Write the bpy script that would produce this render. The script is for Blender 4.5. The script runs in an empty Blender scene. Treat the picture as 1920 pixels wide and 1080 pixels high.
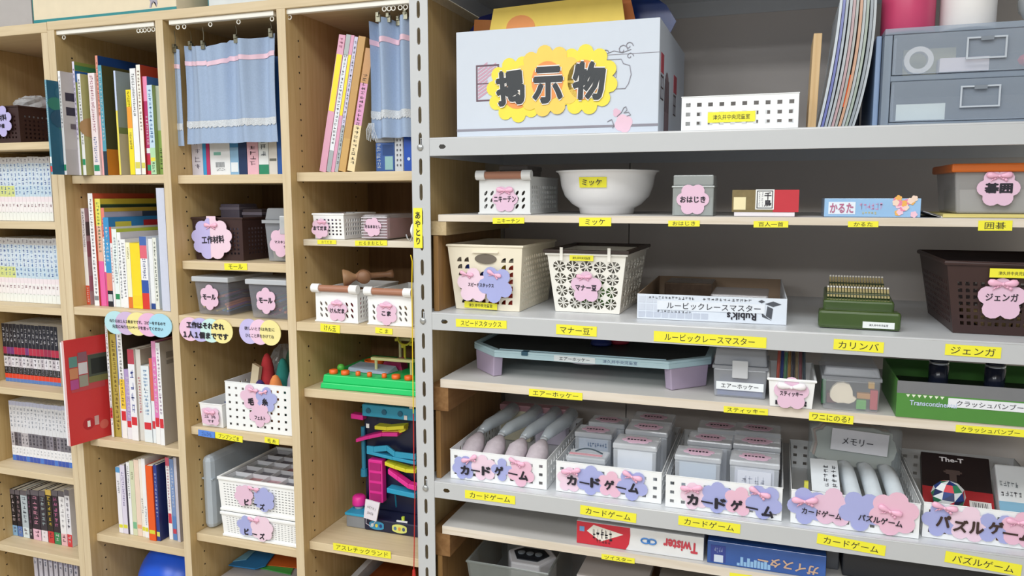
import bpy, math, random
from mathutils import Vector, Matrix
random.seed(11)
sc = bpy.context.scene
COL = sc.collection
PI = math.pi

# ------------------------------------------------------------------ camera
FPX = 1449.33
CAM = Vector((0.69186, -1.40276, 1.50694))
_ax, _ay, _az = math.radians(6.90795), math.radians(18.94736), math.radians(-0.09952)
_RX = Matrix(((1, 0, 0), (0, math.cos(_ax), -math.sin(_ax)), (0, math.sin(_ax), math.cos(_ax))))
_RY = Matrix(((math.cos(_ay), 0, math.sin(_ay)), (0, 1, 0), (-math.sin(_ay), 0, math.cos(_ay))))
_RZ = Matrix(((math.cos(_az), -math.sin(_az), 0), (math.sin(_az), math.cos(_az), 0), (0, 0, 1)))
_B = Matrix(((1, 0, 0), (0, 0, -1), (0, 1, 0)))
RC = _RX @ _RY @ _RZ @ _B
_r, _d, _f = RC[0], RC[1], RC[2]
cam = bpy.data.objects.new('camera', bpy.data.cameras.new('camera'))
COL.objects.link(cam)
cam.matrix_world = Matrix(((_r[0], -_d[0], -_f[0], CAM[0]), (_r[1], -_d[1], -_f[1], CAM[1]), (_r[2], -_d[2], -_f[2], CAM[2]), (0, 0, 0, 1)))
cam.data.sensor_width = 36.0
cam.data.lens = FPX / 1920 * 36
cam.data.clip_start = 0.05
sc.camera = cam

# ------------------------------------------------------------------ light
w = bpy.data.worlds.new('room_light')
sc.world = w
w.use_nodes = True
w.node_tree.nodes['Background'].inputs[0].default_value = (0.92, 0.96, 1.0, 1)
w.node_tree.nodes['Background'].inputs[1].default_value = 0.36
def ceiling_and_fill_lamp(x, y, sx, sy, power):
    l = bpy.data.lights.new('ceiling_and_fill_lamp', 'AREA')
    l.shape = 'RECTANGLE'; l.size = sx; l.size_y = sy; l.energy = power
    l.color = (0.95, 0.98, 1.0)
    o = bpy.data.objects.new('ceiling_and_fill_lamp', l)
    o.location = (x, y, 2.62)
    COL.objects.link(o)
for _x, _y, _p in ((-1.2, -1.2, 19), (0.6, -1.2, 19), (-1.2, -2.9, 31), (0.6, -2.9, 31), (-1.2, -4.6, 42), (0.6, -4.6, 42)):  # unseen room lamps; the farthest row is added fill to brighten the shelf bays
    ceiling_and_fill_lamp(_x, _y, 1.25, 0.6, _p)
vs = sc.view_settings
vs.view_transform = 'Standard'
vs.look = 'None'
vs.exposure = 0.14
vs.gamma = 1.0
vs.use_curve_mapping = False

# ------------------------------------------------------------------ where a spot seen in the picture lies on a known plane
def _ray(x, y):
    a = Vector(((x - 960) / FPX, (y - 540) / FPX, 1))
    return Vector((RC[0][0]*a[0]+RC[1][0]*a[1]+RC[2][0], RC[0][1]*a[0]+RC[1][1]*a[1]+RC[2][1], RC[0][2]*a[0]+RC[1][2]*a[1]+RC[2][2]))
def PY(x, y, Y):
    d = _ray(x, y); return CAM + d * ((Y - CAM[1]) / d[1])
def PZ(x, y, Z):
    d = _ray(x, y); return CAM + d * ((Z - CAM[2]) / d[2])
def PX(x, y, X):
    d = _ray(x, y); return CAM + d * ((X - CAM[0]) / d[0])

def XP(px, Y, Z):
    k = (px-960)/FPX; a = Vector(RC[0])-Vector(RC[2])*k
    return CAM[0]-(a[1]*(Y-CAM[1])+a[2]*(Z-CAM[2]))/a[0]
def ZP(py, X, Y):
    k = (py-540)/FPX; b = Vector(RC[1])-Vector(RC[2])*k
    return CAM[2]-(b[0]*(X-CAM[0])+b[1]*(Y-CAM[1]))/b[2]

# ------------------------------------------------------------------ materials
def lin(h):
    h = h.lstrip('#')
    out = []
    for k in (0, 2, 4):
        c = int(h[k:k+2], 16) / 255
        out.append(c / 12.92 if c <= 0.04045 else ((c + 0.055) / 1.055) ** 2.4)
    return out
_MATS = {}
def M(h, rough=0.5, metal=0.0, alpha=1.0, var=0.06, scale=40.0, bump=0.0, spec=0.5, coat=0.0, trans=0.0):
    key = (h, rough, metal, alpha, var, scale, bump, spec, coat, trans)
    if key in _MATS: return _MATS[key]
    m = bpy.data.materials.new('surface_' + h.lstrip('#'))
    m.use_nodes = True
    nt = m.node_tree; n = nt.nodes; b = n['Principled BSDF']
    c = lin(h)
    b.inputs['Roughness'].default_value = rough
    b.inputs['Metallic'].default_value = metal
    b.inputs['Alpha'].default_value = alpha
    b.inputs['Specular IOR Level'].default_value = spec
    b.inputs['Coat Weight'].default_value = coat
    b.inputs['Transmission Weight'].default_value = trans
    tc = n.new('ShaderNodeTexCoord'); nz = n.new('ShaderNodeTexNoise')
    nz.inputs['Scale'].default_value = scale; nz.inputs['Detail'].default_value = 3
    nt.links.new(tc.outputs['Object'], nz.inputs['Vector'])
    mx = n.new('ShaderNodeMix'); mx.data_type = 'RGBA'
    mx.inputs[6].default_value = (*[v * (1 - var) for v in c], 1)
    mx.inputs[7].default_value = (*[min(1, v * (1 + var)) for v in c], 1)
    nt.links.new(nz.outputs['Fac'], mx.inputs[0])
    nt.links.new(mx.outputs[2], b.inputs['Base Color'])
    if bump:
        bp = n.new('ShaderNodeBump'); bp.inputs['Strength'].default_value = bump; bp.inputs['Distance'].default_value = 0.002
        nt.links.new(nz.outputs['Fac'], bp.inputs['Height']); nt.links.new(bp.outputs['Normal'], b.inputs['Normal'])
    _MATS[key] = m
    return m
def wood(h1, h2, axis='x', sc_=6.0, rough=0.5):
    key = ('wood', h1, h2, axis, sc_, rough)
    if key in _MATS: return _MATS[key]
    m = bpy.data.materials.new('wood_grain'); m.use_nodes = True
    nt = m.node_tree; n = nt.nodes; b = n['Principled BSDF']
    b.inputs['Roughness'].default_value = rough
    b.inputs['Specular IOR Level'].default_value = 0.35
    tc = n.new('ShaderNodeTexCoord'); mp = n.new('ShaderNodeMapping')
    mp.inputs['Scale'].default_value = {'x': (1.2, 22, 22), 'z': (22, 22, 1.2), 'y': (22, 1.2, 22)}[axis]
    nz = n.new('ShaderNodeTexNoise'); nz.inputs['Scale'].default_value = sc_; nz.inputs['Detail'].default_value = 5
    nz.inputs['Distortion'].default_value = 0.6
    cr = n.new('ShaderNodeValToRGB')
    cr.color_ramp.elements[0].position = 0.3; cr.color_ramp.elements[0].color = (*lin(h2), 1)
    cr.color_ramp.elements[1].position = 0.68; cr.color_ramp.elements[1].color = (*lin(h1), 1)
    nt.links.new(tc.outputs['Object'], mp.inputs['Vector']); nt.links.new(mp.outputs['Vector'], nz.inputs['Vector'])
    nt.links.new(nz.outputs['Fac'], cr.inputs['Fac']); nt.links.new(cr.outputs['Color'], b.inputs['Base Color'])
    _MATS[key] = m
    return m
def clear(h='dfe4e8', alpha=0.3, rough=0.12):
    return M(h, rough=rough, alpha=alpha, var=0.02, spec=0.6)

WHITE = M('f4f5f5', 0.35, var=0.015)
BLACK = M('1c1a20', 0.55, var=0.03)
INK = M('201c28', 0.6, var=0.0)
PINK = M('e4c0d6', 0.6, var=0.03)
PINK2 = M('ecd0e0', 0.6, var=0.03)
ROSE = M('e8bbcf', 0.6, var=0.03)
LILAC = M('a7acdd', 0.6, var=0.03)
LILAC2 = M('bdb6e6', 0.6, var=0.03)
BOW = M('f3b9d3', 0.35, var=0.05, scale=90)
YEL = M('f1ea3a', 0.5, var=0.02)

# ------------------------------------------------------------------ mesh builder
class MB:
    def __init__(s): s.v = []; s.f = []; s.m = []; s.mats = []
    def mi(s, mat):
        if mat not in s.mats: s.mats.append(mat)
        return s.mats.index(mat)
    def add(s, vs, fs, mat):
        k = len(s.v); i = s.mi(mat)
        s.v += [tuple(p) for p in vs]
        for f in fs: s.f.append(tuple(k + q for q in f)); s.m.append(i)
        return s
    def box(s, x0, x1, y0, y1, z0, z1, mat):
        return s.hexa([(x0,y0,z0),(x1,y0,z0),(x1,y1,z0),(x0,y1,z0),(x0,y0,z1),(x1,y0,z1),(x1,y1,z1),(x0,y1,z1)], mat)
    def hexa(s, p, mat):   # bottom ring then top ring, front-left first
        return s.add(p, [(3,2,1,0),(4,5,6,7),(0,1,5,4),(1,2,6,5),(2,3,7,6),(3,0,4,7)], mat)
    def taper(s, w0, d0, w1, d1, z0, z1, mat, cx=0, cy=0):
        q = []
        for w_, d_, z in ((w0, d0, z0), (w1, d1, z1)):
            q += [(cx-w_/2,cy-d_/2,z),(cx+w_/2,cy-d_/2,z),(cx+w_/2,cy+d_/2,z),(cx-w_/2,cy+d_/2,z)]
        return s.hexa(q, mat)
    def quad(s, a, b, c, d, mat): return s.add([a, b, c, d], [(0, 1, 2, 3)], mat)
    def cyl(s, p0, p1, r0, r1, n, mat, cap=True):
        p0 = Vector(p0); p1 = Vector(p1); ax = (p1 - p0).normalized()
        u = ax.orthogonal().normalized(); v = ax.cross(u)
        vs = []
        for p, r in ((p0, r0), (p1, r1)):
            for k in range(n):
                a = 2*PI*k/n; vs.append(p + (u*math.cos(a) + v*math.sin(a))*r)
        fs = [(k, (k+1) % n, n+(k+1) % n, n+k) for k in range(n)]
        if cap: fs += [tuple(range(n-1, -1, -1)), tuple(range(n, 2*n))]
        return s.add(vs, fs, mat)
    def tube(s, pts, r, n, mat, closed=False):
        pts = [Vector(p) for p in pts]; m = len(pts); vs = []; u = None
        for i, p in enumerate(pts):
            a = pts[(i-1) % m] if (closed or i) else p
            b = pts[(i+1) % m] if (closed or i < m-1) else p
            t = (b - a).normalized()
            if u is None: u = t.orthogonal().normalized()
            u = (u - t*u.dot(t)).normalized(); v = t.cross(u)
            rr = r[i] if isinstance(r, (list, tuple)) else r
            for k in range(n):
                g = 2*PI*k/n; vs.append(p + (u*math.cos(g) + v*math.sin(g))*rr)
        fs = []
        for i in range(m if closed else m-1):
            j = (i+1) % m
            fs += [(i*n+k, i*n+(k+1) % n, j*n+(k+1) % n, j*n+k) for k in range(n)]
        if not closed: fs += [tuple(range(n-1, -1, -1)), tuple(range((m-1)*n, m*n))]
        return s.add(vs, fs, mat)
    def lathe(s, prof, n, mat, c=(0, 0, 0), ax='z', sx=1, sy=1):
        vs = []
        for r, z in prof:
            for k in range(n):
                a = 2*PI*k/n; x, y = r*math.cos(a)*sx, r*math.sin(a)*sy
                vs.append({'z': (c[0]+x, c[1]+y, c[2]+z), 'y': (c[0]+x, c[1]+z, c[2]+y), 'x': (c[0]+z, c[1]+x, c[2]+y)}[ax])
        m = len(prof)
        fs = [(i*n+k, i*n+(k+1) % n, (i+1)*n+(k+1) % n, (i+1)*n+k) for i in range(m-1) for k in range(n)]
        return s.add(vs, fs, mat)
    def ball(s, c, r, mat, n=12, m=8, sx=1, sy=1, sz=1):
        vs = [(c[0], c[1], c[2]-r*sz)]
        for i in range(1, m):
            t = PI*i/m - PI/2
            for k in range(n):
                a = 2*PI*k/n
                vs.append((c[0]+r*sx*math.cos(t)*math.cos(a), c[1]+r*sy*math.cos(t)*math.sin(a), c[2]+r*sz*math.sin(t)))
        vs.append((c[0], c[1], c[2]+r*sz)); L = len(vs)-1
        fs = [(0, 1+(k+1) % n, 1+k) for k in range(n)]
        for i in range(m-2):
            fs += [(1+i*n+k, 1+i*n+(k+1) % n, 1+(i+1)*n+(k+1) % n, 1+(i+1)*n+k) for k in range(n)]
        fs += [(L, 1+(m-2)*n+k, 1+(m-2)*n+(k+1) % n) for k in range(n)]
        return s.add(vs, fs, mat)
    def slab(s, poly, y0, y1, mat, c=None):
        # star-shaped outline in the x-z plane given thickness along y (front at y0)
        n = len(poly)
        if c is None: c = (sum(p[0] for p in poly)/n, sum(p[1] for p in poly)/n)
        vs = [(p[0], y0, p[1]) for p in poly] + [(p[0], y1, p[1]) for p in poly] + [(c[0], y0, c[1]), (c[0], y1, c[1])]
        fs = []
        for k in range(n):
            j = (k+1) % n
            fs += [(2*n, k, j), (2*n+1, n+j, n+k), (k, n+k, n+j, j)]
        return s.add(vs, fs, mat)
    def flat(s, poly, z0, z1, mat, c=None):
        # the same lying flat: outline in x-y, thickness along z
        n = len(poly)
        if c is None: c = (sum(p[0] for p in poly)/n, sum(p[1] for p in poly)/n)
        vs = [(p[0], p[1], z0) for p in poly] + [(p[0], p[1], z1) for p in poly] + [(c[0], c[1], z0), (c[0], c[1], z1)]
        fs = []
        for k in range(n):
            j = (k+1) % n
            fs += [(2*n, j, k), (2*n+1, n+k, n+j), (k, j, n+j, n+k)]
        return s.add(vs, fs, mat)
    def build(s, name, parent=None, loc=(0, 0, 0), rot=(0, 0, 0), smooth=False, bevel=0, label=None, kind=None):
        me = bpy.data.meshes.new(name)
        me.from_pydata(s.v, [], s.f)
        for mt in s.mats: me.materials.append(mt)
        me.polygons.foreach_set('material_index', s.m)
        if smooth: me.polygons.foreach_set('use_smooth', [True]*len(s.f))
        me.update()
        return put(name, me, parent, loc, rot, bevel, label, kind)
def put(name, me, parent=None, loc=(0, 0, 0), rot=(0, 0, 0), bevel=0, label=None, kind=None):
    o = bpy.data.objects.new(name, me)
    COL.objects.link(o)
    if parent is not None: o.parent = parent
    o.location = loc; o.rotation_euler = rot
    if bevel:
        b = o.modifiers.new('soft_edges', 'BEVEL'); b.width = bevel; b.segments = 2; b.limit_method = 'ANGLE'
    if label: o['label'] = label
    if kind: o['kind'] = kind
    return o
def thing(name, label, cat, loc=(0, 0, 0), rotz=0, group=None, rot=None):
    o = bpy.data.objects.new(name, None)
    o.empty_display_size = 0.03
    COL.objects.link(o)
    o.location = loc; o.rotation_euler = rot if rot else (0, 0, rotz)
    o['label'] = label; o['category'] = cat
    if group: o['group'] = group
    return o
def tag(o, label, cat, group=None):
    o['label'] = label; o['category'] = cat
    if group: o['group'] = group
    return o
def copy_tree(o, parent=None):
    c = o.copy(); COL.objects.link(c)
    if parent is not None: c.parent = parent
    for ch in list(o.children): copy_tree(ch, c)
    return c

def crinkle(mb, amt, seed=1):
    r = random.Random(seed); n = len(mb.v)
    c = [sum(v[k] for v in mb.v)/n for k in range(3)]
    mb.v = [tuple(c[k]+(v[k]-c[k])*f for k in range(3)) for v in mb.v for f in (1+r.uniform(-amt, amt),)]
    return mb

# ------------------------------------------------------------------ lettering
_TXT = {}
def text_mesh(s, mat, bold=0.0, lines=1.0):
    key = (s, mat.name, bold)
    if key in _TXT: return _TXT[key]
    c = bpy.data.curves.new('lettering', 'FONT')
    c.body = s; c.resolution_u = 2; c.fill_mode = 'FRONT'; c.offset = min(bold, .012); c.align_x = 'CENTER'
    c.space_line = lines
    o = bpy.data.objects.new('lettering', c)
    me = bpy.data.meshes.new_from_object(o)
    bpy.data.objects.remove(o); bpy.data.curves.remove(c)
    if bold > .012:
        e = bold-.012; vs = [tuple(v.co) for v in me.vertices]; fs = [tuple(p.vertices) for p in me.polygons]
        V2 = []; F2 = []
        for q, (dx, dy) in enumerate(((e, 0), (-e, 0), (0, e), (0, -e))):
            k = len(V2); V2 += [(x+dx, y+dy, q*.00005) for x, y, z in vs]; F2 += [tuple(i+k for i in f) for f in fs]
        me = bpy.data.meshes.new('lettering'); me.from_pydata(V2, [], F2)
    me.name = 'lettering'
    xs = [v.co.x for v in me.vertices]; ys = [v.co.y for v in me.vertices]
    x0, x1, y0, y1 = min(xs), max(xs), min(ys), max(ys)
    for v in me.vertices: v.co = ((v.co.x-(x0+x1)/2)/(x1-x0), -v.co.z, (v.co.y-(y0+y1)/2)/(y1-y0))
    me.materials.clear(); me.materials.append(mat)
    _TXT[key] = (me, (x1-x0)/(y1-y0))
    return _TXT[key]
def letter(parent, s, w_, h_, loc, mat=None, bold=0.0, tilt=0.0, rot=None, name='lettering', lines=1.0):
    me, asp = text_mesh(s, mat or INK, bold, lines)
    o = put(name, me, parent, loc, rot if rot else (0, tilt, 0))
    o.scale = (w_, 1, h_)
    return o
def scribble(mb, x0, x1, z0, z1, n, mat, y, vert=True, seed=0):
    # n unreadably small printed characters as strokes
    r = random.Random(seed*7919 + n)
    for k in range(n):
        if vert: a0, a1 = x0, x1; b1 = z1-(z1-z0)*k/n; b0 = b1-(z1-z0)/n*0.82
        else: b0, b1 = z0, z1; a0 = x0+(x1-x0)*k/n; a1 = a0+(x1-x0)/n*0.82
        W_, H_ = a1-a0, b1-b0
        for q in range(r.choice((2, 2, 3))):
            zz = b0+H_*r.uniform(0.05, 0.85); xa = a0+W_*r.uniform(0, .25); xb = a1-W_*r.uniform(0, .25)
            mb.quad((xa, y, zz), (xb, y, zz+H_*.01), (xb, y, zz+H_*.10), (xa, y, zz+H_*.09), mat)
        for q in range(r.choice((1, 2, 2))):
            xx = a0+W_*r.uniform(0.1, 0.8); za = b0+H_*r.uniform(0, .3); zb = b1-H_*r.uniform(0, .2)
            mb.quad((xx, y, za), (xx+W_*.10, y, za), (xx+W_*.08, y, zb), (xx-W_*.02, y, zb), mat)

# ------------------------------------------------------------------ tags, bows
def flower(n, R, pr, rot=0.0, sx=1.0, sz=1.0, seg=6):
    # outline of n round petals: union of circles of radius pr at distance R-pr from the middle
    d = R-pr; N = n*seg; out = []
    for k in range(N):
        t = 2*PI*k/N + rot; best = d*0.55
        for j in range(n):
            a = 2*PI*j/n + rot
            c = d*math.cos(t-a); q = pr*pr-(d*math.sin(t-a))**2
            if q >= 0: best = max(best, c+math.sqrt(q))
        out.append((math.cos(t)*best*sx, math.sin(t)*best*sz))
    return out
_BOW = []
def bow(parent, loc, size, tilt=0.0, mat=None, tail=1.0):
    mb = MB(); mat = mat or BOW
    for s in (-1, 1):
        vs = []; n = 8
        for i, (x, h, d) in enumerate(((.02, .05, .03), (.14, .10, .06), (.30, .155, .08), (.43, .14, .06), (.50, .05, .02))):
            for k in range(n):
                a = 2*PI*k/n; vs.append((s*x, -.06+d*math.sin(a), h*math.cos(a)*(1 if math.cos(a) > 0 else .8)+.10*x))
        fs = [(i*n+k, i*n+(k+1) % n, (i+1)*n+(k+1) % n, (i+1)*n+k) for i in range(4) for k in range(n)]+[tuple(range(4*n, 5*n))]
        mb.add(vs, fs, mat)
        if tail:
            p = [(0, 0), (.10, -.09), (.20, -.12), (.31, -.20)]
            for (xa, za), (xb, zb) in zip(p, p[1:]):
                w_ = .05
                mb.hexa([(s*xa-w_*.5, -.04, za-w_), (s*xb-w_*.5, -.06, zb-w_), (s*xb-w_*.5, -.04, zb-w_), (s*xa-w_*.5, -.02, za-w_),
                         (s*xa+w_*.5, -.04, za+w_), (s*xb+w_*.5, -.06, zb+w_), (s*xb+w_*.5, -.04, zb+w_), (s*xa+w_*.5, -.02, za+w_)], mat)
    mb.ball((0, -.09, 0), .06, mat, 8, 6, 1, .7, 1.1)
    size *= .88
    mb.v = [(x*size, y*size, z*size) for x, y, z in mb.v]
    return mb.build('ribbon_bow', parent, loc, (0, tilt, 0), smooth=True, label='pink satin ribbon bow' if mat is BOW else None)
def petal_tag(parent, loc, R, mat, n=6, pr=None, rot=0.0, sx=1.0, sz=1.0, th=0.0012, name='flower_tag', frame=None):
    mb = MB(); mb.slab(flower(n, R, pr or R*.4, rot, sx, sz), -th, 0, mat, (0, 0))
    return mb.build(name, parent, loc)
def tape(text, a, b, hpx, Y, label, mat=None, ink=None, bold=0.0, pad=.82, th=.72, name='shelf_label', raise_=.0007, vert=False):
    # a strip of label tape stuck flat on a shelf edge in the plane y=Y; a,b: its left and right middle
    A = PY(a[0], a[1], Y); Bp = PY(b[0], b[1], Y); c = (A+Bp)/2
    wd = (Bp-A).length; sc_ = FPX/((c-CAM).dot(Vector(RC[2])))
    h = hpx/sc_
    ang = -math.atan2(Bp.z-A.z, Bp.x-A.x)
    t = thing(name, label, 'label', (c.x, Y, c.z-h/2))
    mb = MB(); mb.box(-wd/2, wd/2, -raise_, 0, -h/2, h/2, mat or YEL)
    s = mb.build('tape', t, (0, 0, h/2), (0, ang, 0))
    if text: letter(s, text, wd*pad, h*th*(.95 if len(text) > 2 else .95), (0, -raise_-.0003, 0), ink or INK, bold)
    return t

# ------------------------------------------------------------------ perforated baskets
def hole_square(f=.5): return [(-f/2, -f/2), (f/2, -f/2), (f/2, f/2), (-f/2, f/2)]
def hole_slant(f=.3): return [(-.05-f/2, -.38), (-.05+f/2-.1, -.38), (.05+f/2, .38), (.05-f/2+.1, .38)]
def hole_leaf(w_=.2, h_=.43, ang=-.55):
    return [(math.cos(a)*w_*math.cos(ang)-math.sin(a)*h_*math.sin(ang), math.cos(a)*w_*math.sin(ang)+math.sin(a)*h_*math.cos(ang)) for a in [2*PI*k/8 for k in range(8)]]
def hole_quarter(): return [(.3, -.32), (.3, .34), (.1, .32), (-.12, .18), (-.28, -.04), (-.36, -.32)]
def hole_slot(w_, h_, r=.5):
    q = w_*r/2
    return [(-w_/2, -h_/2+q), (-w_/4, -h_/2), (w_/4, -h_/2), (w_/2, -h_/2+q), (w_/2, h_/2-q), (w_/4, h_/2), (-w_/4, h_/2), (-w_/2, h_/2-q)]
def _rayrad(poly, t):
    c, s_ = math.cos(t), math.sin(t); n = len(poly); best = 0
    for i in range(n):
        ax, ay = poly[i]; bx, by = poly[(i+1) % n]
        dx, dy = bx-ax, by-ay; det = dx*s_-c*dy
        if abs(det) < 1e-12: continue
        r = (dx*ay-ax*dy)/det; u = (c*ay-s_*ax)/det
        if r > 0 and -1e-6 <= u <= 1+1e-6: best = max(best, r)
    return best
def perf(mb, bl, br, tr, tl, t, nu, nv, hole, mat, mu=.06, mv0=.06, mv1=.1, skip=None):
    # a wall panel with real holes; t: thickness vector pointing inward
    bl, br, tr, tl = map(Vector, (bl, br, tr, tl)); t = Vector(t)
    def P(u, v): return (bl*(1-u)+br*u)*(1-v)+(tl*(1-u)+tr*u)*v
    def rect(u0, u1, v0, v1):
        q = [P(u0, v0), P(u1, v0), P(u1, v1), P(u0, v1)]
        mb.add(q+[p+t for p in q], [(0, 1, 2, 3), (7, 6, 5, 4)], mat)
    rect(0, 1, 0, mv0); rect(0, 1, 1-mv1, 1); rect(0, mu, mv0, 1-mv1); rect(1-mu, 1, mv0, 1-mv1)
    poly = hole
    corner = [math.atan2(y, x) for x, y in ((-.5, -.5), (.5, -.5), (.5, .5), (-.5, .5))]
    angs = sorted(set([round(a, 6) for a in corner]+[round(math.atan2(y, x), 6) for x, y in poly]))
    sq = [(-.5, -.5), (.5, -.5), (.5, .5), (-.5, .5)]
    inner = [(math.cos(a)*_rayrad(poly, a), math.sin(a)*_rayrad(poly, a)) for a in angs]
    outer = [(math.cos(a)*_rayrad(sq, a), math.sin(a)*_rayrad(sq, a)) for a in angs]
    n = len(angs); du = (1-2*mu)/nu; dv = (1-mv0-mv1)/nv
    for i in range(nu):
        for j in range(nv):
            uc = mu+du*(i+.5); vc = mv0+dv*(j+.5)
            if skip and skip(i, j):
                rect(uc-du/2, uc+du/2, vc-dv/2, vc+dv/2); continue
            I = [P(uc+x*du, vc+y*dv) for x, y in inner]; O = [P(uc+x*du, vc+y*dv) for x, y in outer]
            vs = O+I+[p+t for p in O]+[p+t for p in I]; fs = []
            for k in range(n):
                q = (k+1) % n
                fs += [(k, q, n+q, n+k), (2*n+q, 2*n+k, 3*n+k, 3*n+q), (n+k, n+q, 3*n+q, 3*n+k)]
            mb.add(vs, fs, mat)
def basket_body(mb, w0, d0, w1, d1, h, mat, hole=None, nf=(8, 4), ns=(10, 4), th=.0016, mf=(.05, .08, .1), ms=(.04, .08, .1), skip=None, side_hole=None, solid=(), rim=.004, rimmat=None, back_h=None):
    bt = [(-w0/2, -d0/2, 0), (w0/2, -d0/2, 0), (w0/2, d0/2, 0), (-w0/2, d0/2, 0)]
    tp = [(-w1/2, -d1/2, h), (w1/2, -d1/2, h), (w1/2, d1/2, h), (-w1/2, d1/2, h)]
    inn = [(0, th, 0), (-th, 0, 0), (0, -th, 0), (th, 0, 0)]
    for k in range(4):
        j = (k+1) % 4
        if hole is None or k in solid:
            a, b, c, d = map(Vector, (bt[k], bt[j], tp[j], tp[k])); t = Vector(inn[k])
            mb.add([a, b, c, d, a+t, b+t, c+t, d+t], [(0, 1, 2, 3), (7, 6, 5, 4)], mat)
        else:
            nn = nf if k % 2 == 0 else ns; mm = mf if k % 2 == 0 else ms
            perf(mb, bt[k], bt[j], tp[j], tp[k], inn[k], nn[0], nn[1], hole if k % 2 == 0 else (side_hole or hole), mat, mm[0], mm[1], mm[2], skip if k == 0 else None)
    e = th*1.02
    mb.box(-w0/2+e, w0/2-e, -d0/2+e, d0/2-e, 0, th*1.5, mat)
    if rim:
        mb.tube([(x*(1+rim*.2/abs(x)), y*(1+rim*.2/abs(y)), z_) for x, y, z_ in tp], rim*.85, 8, rimmat or mat, True)
    return mb
# ================================================================== the room
def struct(mb, name, **k): o = mb.build(name, **k); o['kind'] = 'structure'; return o
struct(MB().box(-4, 4, -5, .56, -.02, 0, M('b9ad98', .45, var=.08, scale=12)), 'floor')
struct(MB().box(-4, 4, .56, .62, 0, 2.75, M('d9d6cc', .8, scale=6)), 'wall_back')
struct(MB().box(-4, 4, -5, .62, 2.75, 2.8, M('efefec', .9)), 'ceiling')

# ================================================================== wooden bookcase
OAK = wood('d2b683', 'c4a570', 'z', 5)
OAKX = wood('dcc9a8', 'd0bc98', 'x', 5)
OAKE = wood('dac8a8', 'cfbb98', 'z', 5)
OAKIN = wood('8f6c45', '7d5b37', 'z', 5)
FRONT, BACK = .03, .365
XA = (-.965, -.944); XD1 = (-.644, -.6236); XD2 = (-.3236, -.3028); XR = (-.003, .017)
ZT, ZO = 1.9159, 1.8956
def wp(t): return tuple(-c for c in t.location)
HOLE = M('2a2018', .9)
def peg_holes(parent, t, X, zs, rows=(.075, .30)):
    mb = MB()
    for Y in rows:
        for z in zs: mb.cyl((X-.004, Y, z), (X+.0004, Y, z), .0022, .0022, 8, HOLE)
    return mb.build('peg_hole', parent, kind='stuff')
bc = thing('bookcase', 'pale wooden bookcase with three open columns beside the grey metal rack', 'bookcase', (-.474, .2, 0))
L = wp(bc)
for x0, x1, nm in ((*XA, 'side_panel'), (*XD1, 'divider'), (*XD2, 'divider'), (*XR, 'side_panel')):
    p = MB().box(x0, x1, FRONT+.001, BACK, .05, ZO, OAK).box(x0, x1, FRONT, FRONT+.001, .05, ZO, OAKE).build(nm, bc, L)
    if x1 < 0:
        zs = [.33+.0335*k for k in range(46)]
        peg_holes(p, bc, x1, [z for z in zs if abs(z-1.22) > .03])
MB().box(XA[0], XR[1], FRONT, BACK+.01, ZO, ZT, OAKX).build('top_board', bc, L, bevel=.0012)
MB().box(XA[0], XR[1], FRONT+.02, BACK, 0, .06, OAKX).build('plinth', bc, L)
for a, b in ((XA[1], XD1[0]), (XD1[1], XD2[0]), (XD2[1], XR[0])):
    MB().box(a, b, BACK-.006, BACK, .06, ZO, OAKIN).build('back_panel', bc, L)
PLY = wood('e4dccd', 'd2c6b0', 'x', 5)
def bshelf(a, b, ztop, y0=.051, th=.0195, mat=None):
    MB().box(a+.0005, b-.0005, y0, BACK-.007, ztop-th, ztop, mat or OAKX).build('shelf', bc, L, bevel=.0012)
ZA = (1.555, 1.2345, .895, .640, .36); ZB = (1.553, 1.355, 1.2295, .957, .689, .40); ZC = (1.556, 1.410, 1.2305, 1.076, .716, .40)
for k, z in enumerate(ZA): bshelf(XA[1], XD1[0], z, .0305 if k == 1 else .051)
for k, z in enumerate(ZB): bshelf(XD1[1], XD2[0], z, .0305 if k == 2 else .051)
for k, z in enumerate(ZC):
    if k == 1: bshelf(XD2[1], XR[0], z, .067, .014, PLY)
    else: bshelf(XD2[1], XR[0], z, .0305 if k == 2 else .051)

# the neighbouring bookcase with the comics
XU = (-1.285, -.9855)
uc = thing('bookcase', 'pale wooden bookcase full of comic books at the picture edge', 'bookcase', (-1.135, .2, 0))
L = wp(uc)
p = MB().box(XU[0]-.02, XU[0], FRONT, BACK, .05, ZO-.004, OAK).build('side_panel', uc, L, bevel=.0012)
peg_holes(p, uc, XU[0], [.33+.0335*k for k in range(46)], (.06, .30))
MB().box(XU[1], XA[0]-.0012, FRONT, BACK, .05, ZO-.004, OAKE).build('side_panel', uc, L, bevel=.0012)
MB().box(XU[0]-.02, XA[0]-.0012, FRONT, BACK+.01, ZO-.004, ZT-.001, OAKX).build('top_board', uc, L, bevel=.0012)
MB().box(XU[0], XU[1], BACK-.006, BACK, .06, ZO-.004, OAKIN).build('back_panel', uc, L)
MB().box(XU[0], XU[1], FRONT+.02, BACK, 0, .06, OAKX).build('plinth', uc, L)
ZU = (1.637, 1.442, 1.228, 1.010, .790, .571, .35)
for z in ZU: MB().box(XU[0]+.0005, XU[1]-.0005, .0315, BACK-.007, z-.018, z, OAKX).build('shelf', uc, L, bevel=.0012)

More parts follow.
